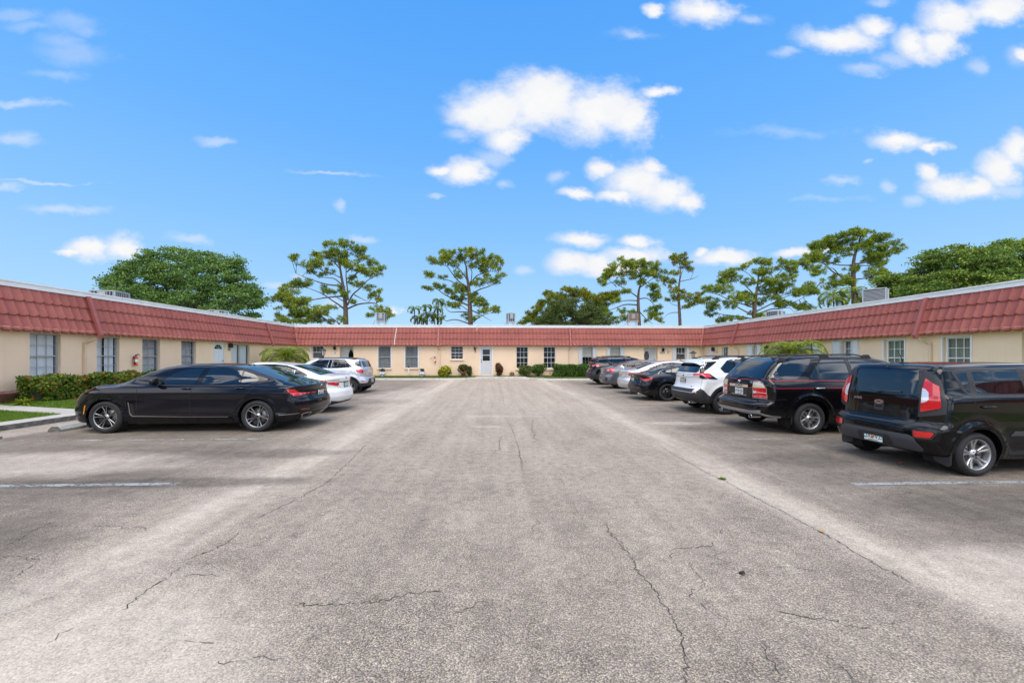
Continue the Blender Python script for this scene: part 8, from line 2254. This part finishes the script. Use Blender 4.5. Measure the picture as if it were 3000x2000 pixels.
# ------------------------------------------------------------------ sky, clouds, sun
SUN_EL, SUN_AZ = 60.0, 184.0          # azimuth: degrees clockwise from +Y
def build_sky():
    w = bpy.data.worlds.new("World"); SC.world = w; w.use_nodes = True
    nt = NT(w.node_tree); bg = nt.n['Background']
    sk = nt.node('ShaderNodeTexSky', sky_type='NISHITA', sun_disc=False)
    sk.sun_elevation = R(SUN_EL); sk.sun_rotation = R(SUN_AZ); sk.air_density = 1.0; sk.dust_density = .4; sk.ozone_density = 3.0; sk.altitude = 0
    hs = nt.node('ShaderNodeHueSaturation'); hs.inputs['Saturation'].default_value = SKY_SAT; hs.inputs['Value'].default_value = SKY_VAL
    nt.link(sk.outputs[0], hs.inputs['Color'])
    d = nt.node('ShaderNodeTexCoord').outputs['Generated']
    sep = nt.node('ShaderNodeSeparateXYZ'); nt.link(d, sep.inputs[0])
    X, Y, Z = sep.outputs
    ys = nt.math('MAXIMUM', Y, .02)
    cb = nt.node('ShaderNodeCombineXYZ'); nt.link(nt.math('DIVIDE', X, ys), cb.inputs[0]); nt.link(nt.math('DIVIDE', Z, ys), cb.inputs[1])
    P0 = cb.outputs[0]
    # billowing edges: warp the sky plane with two scales of noise
    def nz(scale, det, seed):
        mp = nt.node('ShaderNodeMapping'); nt.link(P0, mp.inputs[0]); mp.inputs['Location'].default_value = (seed, seed * .7, seed * .3); mp.inputs['Scale'].default_value = (1, 1.5, 1)
        n = nt.node('ShaderNodeTexNoise'); nt.link(mp.outputs[0], n.inputs['Vector']); n.inputs['Scale'].default_value = scale; n.inputs['Detail'].default_value = det; n.inputs['Roughness'].default_value = .62
        return n
    nA = nz(9, 7, 3.1); nB = nz(30, 5, 8.3)
    wv = nt.vmath('SUBTRACT', nA.outputs['Color'], (.5, .5, .5)).outputs[0]
    P = nt.vmath('MULTIPLY_ADD', wv, (.085, .06, 0)); nt.link(P0, P.inputs[2]); P = P.outputs[0]
    c, s = math.cos(R(2.3)), math.sin(R(2.3))
    def conv(zf, L):
        out = []
        for q in L:
            px, py = zf[0] + q[0] / zf[2], zf[1] + q[1] / zf[2]
            u, v = (px - 1500) / 1167.0, (1043.0 - py) / 1167.0
            D = c - u * s
            out.append(((u * c + s) / D, v / D, q[2] / zf[2] / 1167.0 * 1.10, q[3] / zf[2] / 1167.0 * 1.10))
        return out
    C1, C2, C3, C4, C5 = (1200, 150, 2.24), (1800, 0, 1.96), (2000, 640, 3.36), (0, 0, 1.12), (770, 690, 5.807)
    solid = conv(C1, [(880, 330, 330, 190), (560, 390, 280, 170), (1250, 400, 320, 180), (1450, 450, 170, 150), (420, 420, 170, 100), (850, 240, 150, 110), (640, 570, 150, 90), (380, 790, 165, 90), (210, 775, 90, 40),
        (1500, 870, 230, 120), (1700, 930, 190, 110), (1380, 950, 170, 40), (1240, 785, 90, 60), (1100, 935, 110, 36), (1580, 770, 90, 60), (1820, 990, 90, 70), (1630, 260, 105, 40),
        (1150, 1230, 200, 55), (1500, 1240, 110, 55), (1050, 1390, 150, 75), (1230, 1400, 130, 65), (1480, 1350, 200, 75), (1300, 1430, 250, 50), ])
    solid += conv(C2, [(520, 70, 200, 78), (230, 70, 70, 45), (1290, 225, 260, 75), (1500, 160, 120, 65), (1720, 250, 130, 100), (1930, 110, 190, 120), (2200, 60, 250, 95), (1860, 250, 140, 100), (2340, 320, 50, 50),
        (1650, 812, 190, 62), (1820, 845, 90, 30), (1910, 1070, 165, 75), (2080, 1080, 170, 55), (2210, 970, 140, 110), (2310, 870, 110, 105), (1800, 990, 55, 55), ])
    solid += conv(C3, [(420, 390, 320, 80), (160, 330, 80, 45), (1080, 350, 190, 52), (1310, 290, 80, 50)])
    solid += conv(C4, [(405, 810, 62, 36), (300, 818, 80, 32), (235, 832, 50, 12)]) + conv(C5, [(2280, 1290, 130, 90)])
    faint = conv(C4, [(70, 340, 110, 13), (45, 455, 75, 20), (20, 615, 50, 10), (200, 682, 120, 16), (150, 600, 140, 6), (705, 467, 60, 14), (630, 780, 80, 16), (1180, 785, 44, 12), (1118, 678, 26, 24), (1080, 565, 130, 7)])
    faint += conv(C1, [(540, 690, 130, 70), (640, 880, 60, 40), (175, 965, 60, 20), (960, 840, 60, 50), (330, 560, 110, 60), (725, 1430, 52, 40)]) + conv(C2, [(1600, 340, 130, 55), (1450, 395, 150, 40), (1000, 305, 110, 34), (780, 110, 90, 30), (120, 200, 100, 26), (1300, 1030, 120, 30), (1470, 930, 40, 14), (1555, 1062, 48, 36), (1540, 8, 100, 34), (2090, 390, 80, 52), (2330, 330, 90, 90), (1720, 1150, 80, 40), (2250, 1080, 150, 60)])
    faint += conv(C5, [(600, 680, 130, 60), (260, 830, 320, 70), (1200, 1150, 210, 100)])
    wisp = conv(C4, [(235, 175, 90, 30), (190, 140, 60, 22), (100, 90, 70, 16), (40, 50, 70, 18), (240, 70, 80, 30), (280, 95, 50, 20), (180, 240, 80, 16)]) + conv(C2, [(780, 110, 110, 34), (120, 200, 130, 30), (1000, 760, 300, 30), (1200, 1140, 200, 20)])
    def mind(L):
        cur = None
        for (x, y, rx, ry) in L:
            v = nt.vmath('MULTIPLY_ADD', P, (1 / rx, 1 / ry, 0)); v.inputs[2].default_value = (-x / rx, -y / ry, 0)
            l = nt.vmath('LENGTH', v.outputs[0]).outputs['Value']
            cur = l if cur is None else nt.math('SMOOTH_MIN', cur, l, .25)
        return cur
    def sm(v, a, b):
        m = nt.node('ShaderNodeMapRange'); m.interpolation_type = 'SMOOTHSTEP'; nt.link(v, m.inputs[0]); m.inputs[1].default_value = a; m.inputs[2].default_value = b
        return m.outputs[0]
    detail = nt.math('ADD', nt.math('MULTIPLY', nt.math('SUBTRACT', nA.outputs['Fac'], .5), 1.25), nt.math('MULTIPLY', nt.math('SUBTRACT', nB.outputs['Fac'], .5), .5))
    fs = nt.math('ADD', mind(solid), detail)
    a1 = nt.math('POWER', sm(fs, 1.26, .30), .85)
    a2 = nt.math('MULTIPLY', sm(nt.math('ADD', mind(faint), nt.math('MULTIPLY', detail, 1.3)), 1.25, .1), .45)
    a2 = nt.math('MAXIMUM', a2, nt.math('MULTIPLY', sm(nt.math('ADD', mind(wisp), nt.math('MULTIPLY', detail, 1.8)), 1.5, -.1), .26))
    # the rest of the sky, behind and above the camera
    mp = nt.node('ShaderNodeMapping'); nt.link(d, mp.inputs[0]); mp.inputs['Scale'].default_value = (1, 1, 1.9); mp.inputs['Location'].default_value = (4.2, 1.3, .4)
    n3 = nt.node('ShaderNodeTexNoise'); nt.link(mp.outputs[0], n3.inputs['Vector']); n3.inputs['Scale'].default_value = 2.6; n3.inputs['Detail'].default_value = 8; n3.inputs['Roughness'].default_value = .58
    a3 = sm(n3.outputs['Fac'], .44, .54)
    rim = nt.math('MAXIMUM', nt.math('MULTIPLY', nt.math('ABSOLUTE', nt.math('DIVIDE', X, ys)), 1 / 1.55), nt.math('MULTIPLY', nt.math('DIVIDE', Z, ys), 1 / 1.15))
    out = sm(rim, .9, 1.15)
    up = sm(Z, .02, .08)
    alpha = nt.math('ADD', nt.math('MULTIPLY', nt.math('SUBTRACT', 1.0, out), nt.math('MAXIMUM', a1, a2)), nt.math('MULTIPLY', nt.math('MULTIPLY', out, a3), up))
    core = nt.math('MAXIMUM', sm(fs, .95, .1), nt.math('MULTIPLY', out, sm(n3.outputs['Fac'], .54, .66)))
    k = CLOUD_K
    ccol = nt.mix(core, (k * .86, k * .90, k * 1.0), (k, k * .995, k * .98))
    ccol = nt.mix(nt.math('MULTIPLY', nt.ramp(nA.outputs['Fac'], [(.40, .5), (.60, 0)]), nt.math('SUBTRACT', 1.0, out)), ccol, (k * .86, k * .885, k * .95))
    ccol = nt.mix(out, ccol, nt.vmath('SCALE', ccol, scale=2.7).outputs[0])  # clouds out of view are brightened, an added fill light for the walls
    g = 1.0 / (2 ** EXPO * SKY_STR)
    rp = nt.ramp(Z, [(0.0, (.52, .76, 1.0)), (.10, (.42, .70, 1.02)), (.28, (.26, .58, 1.03)), (.46, (.155, .475, 1.03)), (.70, (.085, .385, 1.0))])
    rp = nt.vmath('SCALE', rp, scale=g).outputs[0]
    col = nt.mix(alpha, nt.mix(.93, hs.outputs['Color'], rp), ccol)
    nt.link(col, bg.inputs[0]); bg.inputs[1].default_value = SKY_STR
    w.cycles.sampling_method = 'MANUAL'; w.cycles.sample_map_resolution = 512
    l = bpy.data.lights.new('sun', 'SUN'); l.energy = SUN_E; l.angle = R(SUN_ANG); l.color = (1, .91, .78)
    o = bpy.data.objects.new('sun', l); COL.objects.link(o)
    az = R(SUN_AZ); el = R(SUN_EL)
    dv = Vector((math.sin(az) * math.cos(el), math.cos(az) * math.cos(el), math.sin(el)))
    o.rotation_euler = dv.to_track_quat('Z', 'Y').to_euler()
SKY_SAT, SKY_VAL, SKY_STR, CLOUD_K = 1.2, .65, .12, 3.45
SUN_E, SUN_ANG, EXPO = 1.2, 45.0, 1.25
build_sky()
SC.view_settings.exposure = EXPO
# ------------------------------------------------------------------ camera
CAM_H, CAM_F, CAM_YAW, CAM_HZ = 1.64, 1167.0, 2.3, 1043.0
cd = bpy.data.cameras.new('camera'); co = bpy.data.objects.new('camera', cd); COL.objects.link(co)
co.location = (0, 0, CAM_H); co.rotation_euler = (R(90), 0, -R(CAM_YAW))
cd.sensor_width = 36; cd.sensor_fit = 'HORIZONTAL'; cd.lens = 36 * CAM_F / 3000
cd.shift_y = (CAM_HZ - 1000) / 3000
cd.clip_start = .1; cd.clip_end = 6000
SC.camera = co
SC.view_settings.view_transform = 'Standard'; SC.view_settings.look = 'None'
SC.view_settings.exposure = EXPO; SC.view_settings.gamma = 1
SC.cycles.max_bounces = 6; SC.cycles.transparent_max_bounces = 8
SC.cycles.use_denoising = True
